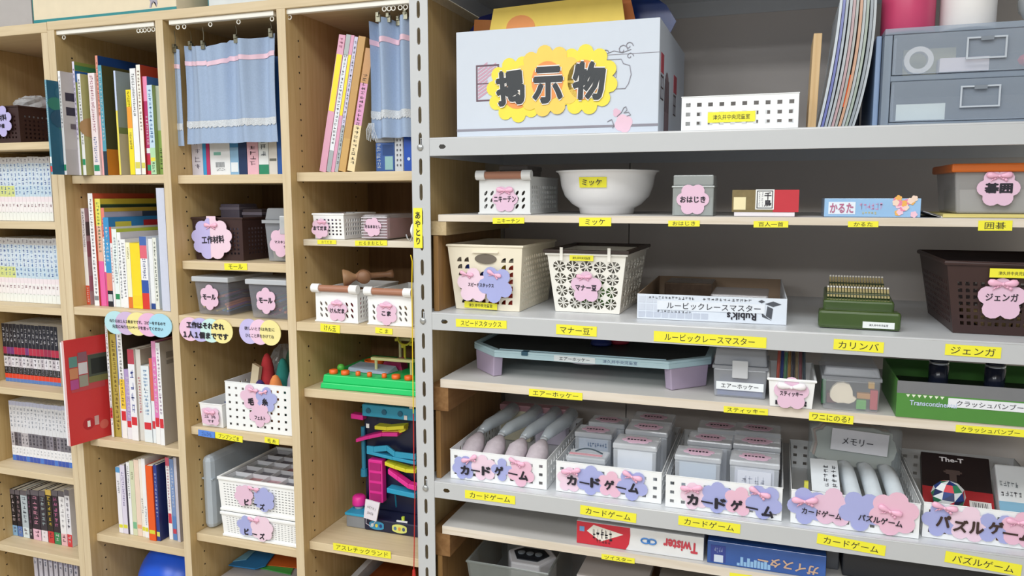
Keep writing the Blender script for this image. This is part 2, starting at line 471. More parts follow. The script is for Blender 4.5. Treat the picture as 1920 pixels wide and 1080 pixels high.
# ================================================================== metal rack
STEEL = M('c1c3c5', .34, var=.015, spec=.5)
STEELD = M('d6d9dd', .35, var=.03)
RB = .49
Z1, Z3, Z5, Z7, Z0 = 1.618, 1.2722, .9198, .5725, 1.95
rk = thing('metal_rack', 'light grey slotted steel rack holding the toy baskets', 'rack', (.62, .25, 0))
L = wp(rk)
def post(x0, x1, y, side, back=False):
    mb = MB(); n = 40; z0 = .0375; z1 = z0+.05*n
    perf(mb, (x0, y, z0), (x1, y, z0), (x1, y, z1), (x0, y, z1), (0, .002 if not back else -.002, 0), 1, n, hole_slot(.18, .64, 1.0), STEEL, 0.0001, .0001, .0001)
    mb.box(x0, x1, y if not back else y-.002, y+.002 if not back else y, 0, z0, STEEL)
    sx = x0 if side < 0 else x1-.0018
    ys = (y+.0021, y+.028) if not back else (y-.028, y-.0021)
    mb.box(sx, sx+.0018, ys[0], ys[1], 0, z1, STEEL)
    # lips of the front flange
    return mb.build('post', rk, L)
fp = post(0, .0391, 0, -1); post(1.2, 1.239, 0, 1); post(.019, .058, RB+.03, -1, True); post(1.2, 1.239, RB+.03, 1, True)
for z in (Z1, Z3, Z5, Z7):
    mb = MB()
    mb.ball((.0194, -.001, z-.018), .0068, M('b4b6b6', .3, .6), 12, 6, 1, .45, 1)
    mb.build('bolt', rk, L, smooth=True)
for z in (Z0, Z1, Z3, Z5, Z7, .14):
    mb = MB(); x0, x1 = .0395, 1.1995
    hx = .066; hw = .022
    mb.box(x0, hx-hw/2, 0, .0015, z-.035, z, STEEL)
    mb.box(hx+hw/2, x1, 0, .0015, z-.035, z, STEEL)
    perf(mb, (hx-hw/2, 0, z-.035), (hx+hw/2, 0, z-.035), (hx+hw/2, 0, z), (hx-hw/2, 0, z), (0, .0015, 0), 1, 1, hole_slot(.72, .24, .4), STEEL, .001, .001, .001)
    mb.box(x0, x1, .0015, .012, z-.035, z-.0335, STEEL)
    s = mb.build('shelf', rk, L)
    MB().cyl((x0, .0022, z-.0022), (x1, .0022, z-.0022), .0026, .0026, 12, M('dfe1e4', .3)).build('rolled_edge_highlight', s, (0, 0, 0), smooth=True)  # rounded lip edge, coloured paler than the lip to paint in its highlight
    MB().box(.0185, 1.2385, .0016, RB, z-.0012, z, STEELD).build('deck', s, (0, 0, 0))
    MB().box(.0185, 1.2385, RB, RB+.0015, z-.035, z, STEELD).build('rear_lip', s, (0, 0, 0))
    MB().box(.0185, .0198, .0035, RB-.001, z-.035, z-.0014, STEELD).build('side_lip', s, (0, 0, 0))
BACKP = M('ddd5cf', .6, var=.04, scale=9)
sx = PY(1180, 390, RB+.002).x
for a, b in ((.0195, sx-.0012), (sx+.0012, 1.24)):
    MB().box(a, b, RB+.002, RB+.008, .1, 2.0, BACKP).build('back_panel', rk, L)

# plywood risers standing on the steel shelves
PLYB = wood('e2d8cb', 'd3c6b3', 'x', 4)
CLEAT = wood('8f6a42', '7a5530', 'y', 4)
CLEAT2 = wood('c9b48e', 'b39c74', 'y', 4)
LEG = wood('9c7748', '866238', 'z', 4)
def riser(zb, ztop, th, label, cl, h):
    t = thing('plywood_riser', label, 'shelf', (.62, .2, zb))
    L = wp(t); y0 = .0145
    bd = MB().box(.0495, 1.2145, y0, .40, ztop-th, ztop-.0004, PLYB).build('board', t, L)
    MB().box(.0497, 1.2143, y0+.0006, .3998, ztop-.0004, ztop, M('cfccc8', .5, var=.05, scale=8)).build('top_sheet', bd, (0, 0, 0))
    MB().box(.0195, .066, .016, .40, ztop-th-h, ztop-th-.0002, cl).build('cleat', t, L, bevel=.0008)
    MB().box(.036, .047, .018, .39, zb+.0003, ztop-th-h, LEG).build('leg_panel', t, L, bevel=.0008)
    MB().box(1.2005, 1.2145, .03, .39, zb+.0003, ztop-th, LEG).build('leg_panel', t, L, bevel=.0008)
    return t
riser(Z3, 1.468, .0135, 'plywood riser shelf under the white bowl and small game boxes', CLEAT2, .028)
riser(Z5, 1.133, .0175, 'plywood riser shelf under the pale blue tabletop hockey game', CLEAT, .05)
riser(Z7, .819, .0175, 'plywood riser shelf under the red and white game box', CLEAT, .05)
# ================================================================== things on the rack: top bay
CARD = M('cdd5e1', .55, var=.02)
GREYP = M('8f8c96', .6)
def framed(parent, x0, x1, z0, z1, wd, mat, y=-.0006, name='printed_frame'):
    mb = MB()
    for a in ((x0, x1, z0, z0+wd), (x0, x1, z1-wd, z1), (x0, x0+wd, z0+wd, z1-wd), (x1-wd, x1, z0+wd, z1-wd)): mb.box(a[0], a[1], y, 0, a[2], a[3], mat)
    return mb
bx0, bx1, bz1, by0, by1 = .0875, .4805, 1.8195, .025, .40
t = thing('poster_storage_box', 'big white cardboard box with a sunflower sign and printed house drawings', 'box', ((bx0+bx1)/2, by0, Z1))
W_ = bx1-bx0; H_ = bz1-Z1; D_ = by1-by0
mb = MB()
mb.box(-W_/2, W_/2, 0, .003, .0005, H_, CARD); mb.box(-W_/2, W_/2, D_-.003, D_, .0005, H_, CARD)
mb.box(-W_/2, -W_/2+.003, .003, D_-.003, .0005, H_, CARD); mb.box(W_/2-.003, W_/2, .003, D_-.003, .0005, H_, CARD)
mb.box(-W_/2+.003, W_/2-.003, .003, D_-.003, .0005, .004, CARD)
mb.build('carton', t, bevel=.001)
MAUVE = M('6d5560', .7)
mb = MB(); mb.box(-W_/2, W_/2, -.0005, 0, .012, .0165, GREYP)
mb.box(W_*.18, W_/2, -.0005, 0, H_*.70, H_*.705, GREYP)
mb.build('printed_line', t)
# curtained window print
mb = framed(t, -W_*.395, -W_*.275, H_*.34, H_*.68, .003, MAUVE)
mb.box(-W_*.395+.003, -W_*.275-.003, -.0006, 0, H_*.50, H_*.51, MAUVE)
STR = M('c9a0b4', .7); STR2 = M('e8d9e0', .7)
for k in range(9):
    z = H_*(.36+.033*k); mb.quad((-W_*.385, -.0004, z), (-W_*.335, -.0004, z+.012), (-W_*.335, -.0004, z+.0165), (-W_*.385, -.0004, z+.0045), STR)
    if k > 5: mb.quad((-W_*.335, -.0004, z), (-W_*.29, -.0004, z+.01), (-W_*.29, -.0004, z+.0145), (-W_*.335, -.0004, z+.0045), STR)
mb.build('printed_window', t)
# hanging sign plate print with scrolls
mb = MB()
ol = [(.255, .66), (.325, .66), (.335, .62), (.365, .60), (.372, .52), (.36, .44), (.345, .40), (.255, .40)]
pts = [(W_*(x), -.0008, H_*z) for x, z in ol]; mb.tube(pts, .0007, 5, GREYP, True)
for cx, cz, r in ((.33, .74, .010), (.36, .77, .008), (.365, .68, .007), (.25, .72, .007), (.20, .71, .006)):
    mb.tube([(W_*cx+r*math.cos(a)*(1-.09*k), -.0008, H_*cz+r*math.sin(a)*(1-.09*k)) for k, a in enumerate([.7*q for q in range(10)])], .0007, 5, GREYP)
mb.tube([(W_*x, -.0008, H_*z) for x, z in ((.19, .70), (.22, .725), (.25, .71), (.29, .735), (.33, .715), (.37, .74))], .0006, 5, GREYP)
mb.build('printed_scroll', t)
letter(t, '物', .011, .015, (W_*.292, -.0008, H_*.535), GREYP)
mb = MB()
mb.slab(flower(4, .017, .011, .4), -.0006, 0, M('e9c6d6', .7), (0, 0)); mb.slab([(x-.013, z+.02) for x, z in flower(3, .008, .005)], -.0006, 0, M('e2bccf', .7), (-.013, .02))
for pts in ([(-.03, .004), (-.022, .008), (-.018, -.002), (-.02, -.008)], [(-.012, .013), (-.004, .02), (.0, .028), (.004, .03), (.006, .024), (.0, .019), (.009, .02), (.013, .015), (.006, .013)]):
    mb.tube([(x, -.0012, z) for x, z in pts], .0007, 5, GREYP)
mb.build('printed_flower', t, (W_*.34, 0, H_*.09))
# house prints on the side panel
RD = M('b2404f', .7); DK = M('4a3a40', .7)
xs = W_/2
for y0, y1, z0, z1 in ((.02, .055, .11, .145), (.20, .245, .095, .13)): MB().box(xs, xs+.0006, y0, y1, z0, z1, RD).build('printed_awning', t)
for y0, z0, h in ((.02, .062, .045), (.20, .05, .042)):
    mb = MB()
    for q in range(3):
        mb.box(xs, xs+.0006, y0+.015*q, y0+.003+.015*q, z0, z0+h, DK); mb.box(xs, xs+.0006, y0, y0+.035, z0+h*q*.45, z0+h*q*.45+.0025, DK)
    mb.build('printed_window', t)
mb = MB(); mb.add([(xs+.0006, .10+.03*math.cos(a), .075+.045*math.sin(a)) for a in [PI*q/10 for q in range(11)]]+[(xs+.0006, .07, .006), (xs+.0006, .13, .006)], [(0, 1, 2, 3, 4, 5, 6, 7, 8, 9, 10, 11, 12)], M('7b656c', .7))
for q in range(4): mb.box(xs+.0004, xs+.001, .075+.016*q, .078+.016*q, .045, .105, DK)
mb.build('printed_door', t)
# sunflower sign
Y1 = M('f3e04c', .55); Y2 = M('f5d060', .55); OR = M('ee9a58', .6)
sg = None
def rel(x, y): p = PY(x, y, by0); return (p.x-(bx0+bx1)/2, p.z-Z1)
cs = [rel(970, 168), rel(1027, 152), rel(1095, 150)]
for k, (c, R, mt) in enumerate(((cs[0], .062, Y1), (cs[2], .064, Y1), (cs[1], .066, Y2))):
    s = petal_tag(t, (c[0], -.001-.0006*k, c[1]), R, mt, n=11, pr=R*.24, rot=.2+k*.17, th=.0008, name='sunflower_sign')
    MB().slab([(.031*math.cos(a), .036*math.sin(a)) for a in [2*PI*q/24 for q in range(24)]], -.0014, -.0008, OR, (0, 0)).build('flower_centre', s, (0, 0, 0))
WH = M('f6f2ee', .6)
SLATE = M('35393d', .5)
for ch, (px, py), w_, h_, tl in (('掲', (958, 165), .058, .066, -.09), ('示', (1028, 160), .06, .068, 0), ('物', (1105, 152), .062, .070, .05)):
    c = rel(px, py)
    letter(t, ch, w_*1.06, h_*1.06, (c[0], -.0046, c[1]), WH, .07, tl, name='lettering_outline')
    letter(t, ch, w_, h_, (c[0], -.0051, c[1]), SLATE, .045, tl)
# sheets standing in the box
def sheet(name, label, pts, Y, mat, extra=None, lean=.02):
    P = [PY(x, y, Y) for x, y in pts]
    zb = Z1+.006; P2 = [Vector((P[-1].x, Y, zb)), Vector((P[0].x, Y, zb))]
    poly = [(p.x, p.z) for p in P]+([(bx1-.008, bz1+.001)] if P[-1].x > bx1-.008 else [])+[(min(p.x, bx1-.008), p.z) for p in P2]
    cx = sum(p[0] for p in poly)/len(poly)
    t = thing(name, label, 'paper', (cx, Y, zb), rot=(0, 0, 0))
    MB().slab([(x-cx, z-zb) for x, z in poly], -.0015, .0015, mat).build('sheet', t)
    return t, cx, zb
s, cx, zb = sheet('poster_sheet', 'yellow poster sheet sticking out of the white cardboard box', [(918, 60), (926, 17), (1165, -12), (1172, 40)], .10, M('f2d35f', .6))
c = PY(976, 52, .0985); MB().slab([(.030*math.cos(a), .024*math.sin(a)) for a in [2*PI*q/20 for q in range(20)]], -.0008, 0, OR, (0, 0)).build('printed_sun', s, (c.x-cx, -.0016, c.z-zb))
sheet('poster_sheet', 'orange card standing at the back corner of the cardboard box', [(888, 70), (890, 37), (925, 38), (930, 70)], .16, M('d98a4a', .6))
sheet('poster_sheet', 'blue sheet peeking out behind the yellow poster sheet', [(880, 60), (900, 32), (935, 22), (940, 60)], .24, M('2c3a9a', .6))
sheet('poster_sheet', 'orange strip of paper beside the yellow poster sheet', [(1160, 40), (1155, -14), (1180, -14), (1192, 40)], .14, M('e88a4a', .6))
t_, cx, zb = sheet('plastic_bag', 'dark blue glossy plastic sheet bulging from the box corner', [(1180, 40), (1178, -14), (1215, -14), (1250, 10), (1268, 40)], .20, M('1f3f8c', .2))
t_['category'] = 'bag'

def open_basket(label, xl, xr, yb, yt, Y, z, depth, mat, hole, nf, ns, taper=1.02, rotz=0, group=None, name='storage_basket', mf=(.05, .08, .1), ms=(.04, .08, .1), skip=None, side_hole=None, th=.0016, rim=.003, solid=()):
    ym = (yb+yt)/2
    X0, X1 = PY(xl, yb, Y).x, PY(xr, yb, Y).x
    h = PY((xl+xr)/2, yt, Y).z-z; w_ = X1-X0; z += .0007
    t = thing(name, label, 'basket', ((X0+X1)/2, Y+depth/2, z), rotz, group)
    mb = MB(); basket_body(mb, w_, depth, w_*taper, depth*taper, h, mat, hole, nf, ns, th, mf, ms, skip, side_hole, solid, rim)
    mb.build('body', t)
    return t, w_, h, -depth/2
PLW = M('f1f3f4', .35, var=.01)
t, w_, h_, yf = open_basket('low white square-holed basket beside the big cardboard box', 1277, 1496, 243, 179, .022, Z1, .17, PLW, hole_square(.42), (10, 3), (8, 3), 1.0, mf=(.01, .08, .1), rim=.0012)
MB().box(-.040, .040, -.0008, 0, -.009, .009, YEL).build('name_tape', t, (-.012, yf-.0012, .0225))
letter(t, '津久井中央児童室', .062, .0085, (-.012, yf-.0023, .0225), INK)

# plank, clear files, binder
p0 = PY(1521, 238, .05); p1 = PY(1536, 238, .05); tp = PY(1533, 62, .05)
t = thing('wooden_plank', 'narrow bare wooden plank leaning beside the clear files', 'plank', (p0.x-.006, .05, Z1), rot=(0, math.atan2(tp.x-p0.x, tp.z-p0.z), 0))
MB().box(0, .0135, 0, .12, .0015, tp.z-Z1, wood('d8bc92', 'c39f6e', 'z', 4)).build('board', t, bevel=.001)
fc = [('clear', 'd4dde6'), ('blue-edged', '8088cc'), ('cloudy white', 'c9d2da'), ('greyish', 'c2c8cc'), ('rose tinted', 'd8b8bc'), ('smoky', 'c8cfcc'), ('orange printed', 'dcae90'), ('silver', 'd0d8dc'), ('green tinted', 'c6d2c4'), ('dark edged', 'a8b0b8'), ('pale', 'd6dde2')]
for k, (nm, c) in enumerate(fc):
    u = k/10
    xb = PY(1532+u*64, 238, .05).x; xt = PY(1575+u*64, 4, .05).x; xm = PY(1560+u*64+10*u, 130, .05).x
    zt = 1.83+.005*(k % 3); N = 12
    t = thing('plastic_file', '%s clear plastic file in the leaning bundle, %s from the plank' % (nm, ('first', 'second', 'third', 'fourth', 'fifth', 'sixth', 'seventh', 'eighth', 'ninth', 'tenth', 'eleventh')[k]), 'file', (xb, .05+.004*(k % 3), Z1), group='clear files leaning in the top bay')
    vs = []; fs = []; d = .20
    for i in range(N+1):
        s_ = i/N; x = (1-s_)**2*0+2*s_*(1-s_)*((xm-xb)*1.1)+s_*s_*(xt-xb); z = .0008+(zt-Z1)*s_
        vs += [(x, 0, z), (x+.0042, 0, z), (x+.0042, d, z), (x, d, z)]
        if i: a = 4*(i-1); b = 4*i; fs += [(a+q, a+(q+1) % 4, b+(q+1) % 4, b+q) for q in range(4)]
    fs += [(3, 2, 1, 0), (4*N, 4*N+1, 4*N+2, 4*N+3)]
    mb = MB(); mb.add(vs, fs, M(c, .2, alpha=.8, var=.12, scale=25)); mb.build('sleeve', t)
    if k == 6:
        mb = MB()
        for i in (2, 3, 4): mb.add([vs[4*i], vs[4*i+4], (vs[4*i+4][0]-.002, -.001, vs[4*i+4][2]), (vs[4*i][0]-.002, -.001, vs[4*i][2])], [(0, 1, 2, 3)], M('e0602c', .5))
        mb.build('printed_spot', t)
xa, xb = PY(1635, 235, .06).x, PY(1649, 235, .06).x
t = thing('ring_binder', 'milky blue translucent binder standing against the drawer unit', 'binder', (xa, .06, Z1))
MB().box(0, xb-xa-.003, 0, .20, .0008, .152, M('8fa6c8', .35, alpha=.85)).build('cover', t, bevel=.002)
MB().box(.002, xb-xa-.005, .004, .195, .004, .150, M('6d86b0', .7)).build('page_block', t)
xa, xb = PY(1606, 235, .10).x, PY(1628, 235, .10).x
t = thing('ring_binder', 'dark navy binder in the shade behind the clear files', 'binder', (xa, .262, Z1))
MB().box(0, xb-xa-.001, 0, .2, .0008, .20, M('222c4c', .4)).build('cover', t, bevel=.002)
MB().box(.003, xb-xa-.004, .003, .197, .004, .2005, M('b8bcc8', .7)).build('page_block', t)

# drawer unit
DRW = M('aebdd0', .3, alpha=.5, var=.02); DRWF = M('c2d0e2', .3, alpha=.24, var=.02)
dx0, dx1, dz1 = .846, 1.155, 1.775
t = thing('drawer_unit', 'translucent blue-grey plastic drawer unit with two drawers', 'drawers', ((dx0+dx1)/2, .03, Z1))
hw = (dx1-dx0)/2; hh = dz1-Z1; mb = MB()
mb.box(-hw, hw, 0, .26, hh-.010, hh, DRW); mb.box(-hw, -hw+.012, .002, .26, .0007, hh-.010, DRW); mb.box(hw-.012, hw, .002, .26, .0007, hh-.01, DRW)
mb.box(-hw+.012, hw-.012, .002, .26, hh*.5-.006, hh*.5+.003, DRW); mb.box(-hw+.012, hw-.012, .0, .26, 0.0007, .006, DRW); mb.box(-hw+.012, hw-.012, .255, .26, .006, hh-.01, DRW)
mb.build('frame', t, bevel=.001)
for q, (z0, z1) in enumerate(((.007, hh*.5-.007), (hh*.5+.004, hh-.011))):
    d = MB(); d.box(-hw+.013, hw-.013, -.002, .0005, z0, z1, DRWF)
    d.box(-hw+.016, hw-.016, .0005, .24, z0, z0+.002, DRWF); d.box(-hw+.016, -hw+.018, .0005, .24, z0+.002, z1-.004, DRWF)
    dr = d.build('drawer', t, bevel=.0008)
    hb = MB(); cx = PY(1848 if q else 1842, 100, .03).x-(dx0+dx1)/2; zc = (z0+z1)/2+.004; EDGE = M('c4ccd6', .2, alpha=.9)
    for a in ((cx-.028, cx+.028, zc-.017, zc-.0145), (cx-.028, cx+.028, zc+.0145, zc+.017), (cx-.028, cx-.0255, zc-.0145, zc+.0145), (cx+.0255, cx+.028, zc-.0145, zc+.0145)):
        hb.box(a[0], a[1], -.006, -.0021, a[2], a[3], EDGE)
    hb.box(cx-.009, cx+.009, -.0075, -.0062, zc+.011, zc+.0172, M('7c848e', .3))
    hb.build('handle', dr, label='raised square plastic pull')
def inside(name, label, cat, mb): 
    t = thing(name, label, cat, mb[1]); mb[0].build(mb[2], t); return t
zt2 = Z1+hh*.5+.0065
mb = MB(); mb.lathe([(.022, -.009), (.022, .009), (.014, .009), (.014, -.009), (.022, -.009)], 20, M('e6e2e0', .5), ax='y'); inside('tape_roll', 'roll of white tape seen dimly through the upper drawer', 'tape', (mb, (.90, .055, zt2+.022), 'ring'))
inside('eraser_box', 'pinkish white block lying in the upper drawer', 'box', (MB().box(-.035, .035, 0, .03, 0, .022, M('eee4ea', .6)), (.965, .04, zt2), 'block'))
inside('note_pad', 'yellowish pad at the back of the upper drawer', 'paper', (MB().box(-.04, .04, 0, .01, 0, .05, M('c9c29a', .7)), (.925, .11, zt2), 'pad'))
inside('red_pouch', 'red pouch lying in the upper drawer beside its pull', 'pouch', (MB().ball((0, 0, .016), .016, M('d8505c', .5), 12, 8, 2.6, 1.2, 1), (1.085, .06, zt2), 'cloth'))
inside('label_card', 'white paper slip at the front of the lower drawer', 'card', (MB().box(-.036, .036, 0, .002, 0, .026, M('e8f0ea', .6)), (.905, .036, Z1+.0095), 'slip'))
inside('label_card', 'small cream paper slip at the right of the lower drawer', 'card', (MB().box(-.02, .02, 0, .002, 0, .022, M('e6d8a4', .6)), (1.075, .036, Z1+.0095), 'slip'))
def tin(label, xl, xr, mat, Y=.06, name='round_tin'):
    p, q = PY(xl, 30, Y+.04), PY(xr, 30, Y+.04); r = (q.x-p.x)/2
    t = thing(name, label, 'tin', ((p.x+q.x)/2, Y+r, dz1))
    MB().lathe([(0, .0005), (r*.98, .0005), (r, .002), (r, .11), (r*.98, .112), (0, .112)], 28, mat).build('can', t, smooth=True)
    MB().lathe([(r*1.015, .09), (r*1.015, .113), (0, .1135)], 28, mat).build('lid', t, smooth=True)
tin('dark pink round tin standing on the drawer unit', 1652, 1754, M('c8466e', .35))
tin('white round tin standing on the drawer unit', 1762, 1868, M('e9e6e4', .4))
t = thing('plastic_bag', 'clear plastic bag of odds and ends at the end of the drawer unit', 'bag', (1.10, .11, dz1))
mb = MB(); mb.ball((0, 0, .045), .05, M('dfe6ea', .1, alpha=.6), 14, 10, 1.0, 1, .9); crinkle(mb, .05); mb.build('bag', t, smooth=True)
mb = MB(); mb.ball((0.005, 0, .055), .03, M('b86a70', .5), 10, 6, 1, 1, .6); mb.build('contents', t, smooth=True)

# ================================================================== riser with the small games
ZR = 1.468
GREYW = M('e4e5e4', .4, var=.01)
def roll_basket(label, xl, xr, yt, yb, Y, z, depth, mat, text, tagx=.5, roll=True, ink=None, tagcol=None, hole=None):
    t, w_, h_, yf = open_basket(label, xl, xr, yb, yt, Y, z, depth, mat, hole or hole_leaf(), (7, 3), (14, 5), 1.0, mf=(.07, .12, .34), ms=(.05, .12, .2), side_hole=hole_slot(.5, .7), rim=.002, skip=lambda i, j: 1 < i < 5)
    MB().box(-w_/2-.002, w_/2+.002, yf-.002, depth/2+.002, 0, .003, mat).build('base', t)
    if roll:
        MB().cyl((-w_*.36, yf-.004, h_+.004), (w_*.36, yf-.004, h_+.004), .0075, .0075, 14, M('a9765e', .45)).build('roller_handle', t, smooth=False, label='brown wooden roller handle')
        for s in (-1, 1):
            MB().cyl((s*w_*.36, yf-.004, h_+.004), (s*(w_*.5+.004), yf-.004, h_+.004), .0098, .0098, 14, mat).build('handle_cap', t)
    return t, w_, h_, yf
def named_tag(t, x, z, y, R, text, tw, th, mat=PINK, n=5, rot=PI/2, bow_size=.03, bow_z=None, bold=.02, sx=1, sz=1, bow_x=0, tilt=0, pr=None, tz=0):
    f = petal_tag(t, (x, y, z), R, mat, n, pr or R*.42, rot, sx, sz)
    if text: letter(f, text, tw, th, (0, -.0018, tz), INK, bold, tilt)
    if bow_size: bow(f, (bow_x, -.0015, R*.62*sz if bow_z is None else bow_z), bow_size)
    return f
t, w_, h_, yf = roll_basket('light grey basket with brown roller handle on the plywood riser', 899, 994, 333, 402, .06, ZR, .20, GREYW, '')
named_tag(t, .002, .030, yf-.002, .027, 'ニキーチン', .046, .0125, PINK, 6, 0, .04, sx=1.0)
t2 = thing('storage_case', 'dark translucent case standing inside the grey roller basket', 'box', (.165, .14, ZR+.004))
MB().box(-.03, .03, 0, .10, 0, .092, M('8d8480', .35, alpha=.75)).build('case', t2, bevel=.002)
MB().box(-.032, .032, -.002, .102, .085, .095, M('7a726e', .35)).build('lid', t2, bevel=.002)

# bowl
cx = PY(1138, 360, .155).x
t = thing('plastic_bowl', 'large white plastic bowl with flared rim', 'bowl', (cx, .155, ZR))
BW = M('f2f1f2', .25, var=.01)
prof = [(.0, .012), (.048, .012), (.050, .0006), (.054, .0006), (.056, .012), (.070, .020), (.085, .036), (.0925, .056), (.0955, .076), (.099, .083), (.1035, .0845), (.1035, .0865), (.097, .086), (.0925, .078), (.089, .056), (.080, .036), (.064, .022), (0, .017)]
MB().lathe(prof, 44, BW).build('bowl', t, smooth=True)
a = math.radians(-105)
mb = MB()
lab = thing('name_label', 'small yellow label stuck on the front of the white bowl', 'label', (0, 0, 0))
P0 = Vector((cx, .155, ZR)); th0 = math.atan2(PY(1110, 347, .06).y-.155, PY(1110, 347, .06).x-cx)
rr = .0948; N = 6; span = .056/rr; vs = []
for i in range(N+1):
    g = th0-span/2+span*i/N
    for z, r_ in ((.0525, .0922), (.0725, .0952)): vs.append((P0.x+(r_+.0012)*math.cos(g), P0.y+(r_+.0012)*math.sin(g), P0.z+z))
mb.add(vs, [(2*i, 2*i+2, 2*i+3, 2*i+1) for i in range(N)], YEL); mb.build('tape', lab)
g = th0; o = letter(lab, 'ミッケ', .040, .012, (P0.x+.0975*math.cos(g), P0.y+.0975*math.sin(g), P0.z+.0625), INK, .01, rot=(math.radians(-8), 0, g+PI/2))
c = lab.location

# small clear box
def clear_case(label, xl, xr, yt, yb, Y, z, depth, lidy, col='c9d0d2', alpha=.5, name='storage_case', taper=1.0):
    X0, X1 = PY(xl, yb, Y).x, PY(xr, yb, Y).x; zt = PY((xl+xr)/2, yt, Y).z; zl = PY((xl+xr)/2, lidy, Y).z
    t = thing(name, label, 'box', ((X0+X1)/2, Y, z)); w_ = X1-X0; m = clear(col, alpha); H = zt-z; hl = zl-z; e = .0015
    mb = MB(); w1 = w_*taper
    for (a, b) in ((0, hl),):
        mb.taper(w_, depth, w1, depth*1.0, .0005, hl, m, 0, depth/2)
        mb.f = mb.f[:]; 
    mb.build('case', t, bevel=.002)
    l = MB(); l.box(-w1/2-.002, w1/2+.002, -.002, depth+.002, hl-.004, hl, m); l.box(-w1/2+.001, w1/2-.001, .001, depth-.001, hl, H, m); l.build('lid', t, bevel=.002)
    return t, w_, hl, H
t, w_, hl, H = clear_case('small grey translucent lidded box with a pink flower tag', 1260, 1337, 328, 409, .03, ZR, .075, 348, 'b9bebc', .62)
MB().taper(w_*.9, .06, w_*.92, .062, .002, hl*.6, M('a9b4b2', .5), 0, .0375).build('filling', t)
named_tag(t, 0, .030, -.001, .029, 'おはじき', .045, .0115, PINK, 6, 0, 0, bold=.03)

# card box with brush lettering
X0, X1 = PY(1372, 400, .035).x, PY(1497, 400, .035).x
t = thing('card_game_box', 'brown and red card game box with a framed brush-lettered label', 'box', ((X0+X1)/2, .035, ZR)); w_ = X1-X0
BR = M('80704a', .7, var=.25, scale=120); RED = M('c5303c', .55)
h_ = PY(1430, 356, .035).z-ZR
MB().box(-w_/2+.004, w_/2-.006, 0, .09, .0005, .008, M('ece6ea', .6)).build('tray', t, bevel=.0006)
mb = MB(); xs_ = w_*.12; mb.box(-w_/2, xs_, -.001, .092, .008, h_, BR); mb.box(xs_, w_/2, -.001, .092, .008, h_, RED); mb.build('lid', t)
MB().box(-w_*.475, -w_*.29, -.0017, -.001, .012, .034, M('efe2b4', .6)).build('paper_slip', t)
MB().box(-w_*.145, w_*.135, -.0017, -.001, .0125, .0475, M('eef0ee', .6)).build('framed_label', t)
mb = MB()
x0, x1 = -w_*.125, w_*.115
for a in ((x0, x1, .0145, .0158), (x0, x1, .0442, .0455), (x0, x0+.0013, .0158, .0442), (x1-.0013, x1, .0158, .0442)): mb.box(a[0], a[1], -.0022, -.0017, a[2], a[3], INK)
mb.build('label_border', t)
letter(t, '千鳥', .0001+.011, .028, (w_*.035, -.0022, .030), INK, .02, lines=.8) if False else letter(t, '千\n鳥', .012, .025, (w_*.04, -.0022, .030), INK, .02)
mb = MB(); scribble(mb, x0+.003, x0+.006, .017, .043, 8, GREYP, -.0022, seed=3); scribble(mb, x0+.008, x0+.011, .017, .043, 8, GREYP, -.0022, seed=4); mb.build('small_print', t)

# glossy card box
X0, X1 = PY(1545, 400, .04).x, PY(1726, 400, .04).x
t = thing('card_game_box', 'flat sky-blue card game box with pink lettering', 'box', ((X0+X1)/2, .04, ZR)); w_ = X1-X0; h_ = PY(1635, 372, .04).z-ZR
SKY = M('9cc4ea', .2, var=.12, scale=20, coat=.5)
MB().box(-w_/2, w_/2, 0, .11, .0005, h_, SKY).build('carton', t, bevel=.0008)
MB().box(-w_*.455, -w_*.17, -.0007, 0, .005, .026, M('e8f0fa', .3)).build('title_panel', t)
letter(t, 'かるた', w_*.25, .017, (-w_*.315, -.0012, .0155), M('b86a8c', .5), .03)
letter(t, 'ファンシー', w_*.2, .011, (-w_*.03, -.0008, .017), M('e2a0c4', .5), .02) if False else None
mb = MB(); scribble(mb, -w_*.13, w_*.12, .012, .025, 6, M('dc9ac2', .5), -.0008, False, 9); scribble(mb, -w_*.1, w_*.06, .005, .010, 5, M('e6d27c', .5), -.0008, False, 5); mb.build('small_print', t)
mb = MB()
for k in range(16):
    r_ = random.Random(k); x = w_*(.22+.22*r_.random()); z = .005+.028*r_.random(); c = ('f0b45c', 'e88aa8', 'f4d9c6', 'f6c9d8')[k % 4]
    mb.slab([(x+p[0], z+p[1]) for p in flower(5, .0055, .0026, k)], -.0010-.00005*k, 0, M(c, .4), (x, z))
mb.build('printed_blossom', t)
# go set box
X0 = PY(1790, 405, .05).x
t = thing('lidded_container', 'translucent tub with orange lid and pink tag', 'container', (X0+.085, .05, ZR+.0065)); h_ = PY(1850, 318, .05).z-ZR-.0065
mb = MB(); mb.taper(.165, .15, .178, .162, 0, h_, clear('b8b6b4', .6), 0, .08); mb.build('tub', t, bevel=.004)
MB().box(-.095, .095, -.008, .168, h_-.004, h_+.010, M('d2691e', .4)).build('lid', t, bevel=.003, label='orange plastic lid')
MB().taper(.15, .13, .155, .135, .002, h_*.55, M('c8c8c6', .5), 0, .08).build('filling', t)
named_tag(t, XP(1872, .046, ZR+.05)-t.location.x, .042, -.004, .031, '碁囲', .040, .017, PINK, 6, 0, .042, bold=.05)
X0 = PY(1768, 408, .045).x
tag(MB().box(X0, X0+.24, .045, .25, ZR+.0004, ZR+.0062, wood('e6d890', 'd8c878', 'x', 4)).build('game_board', bevel=.0006), 'thin pale yellow game board under the orange-lidded tub', 'board')
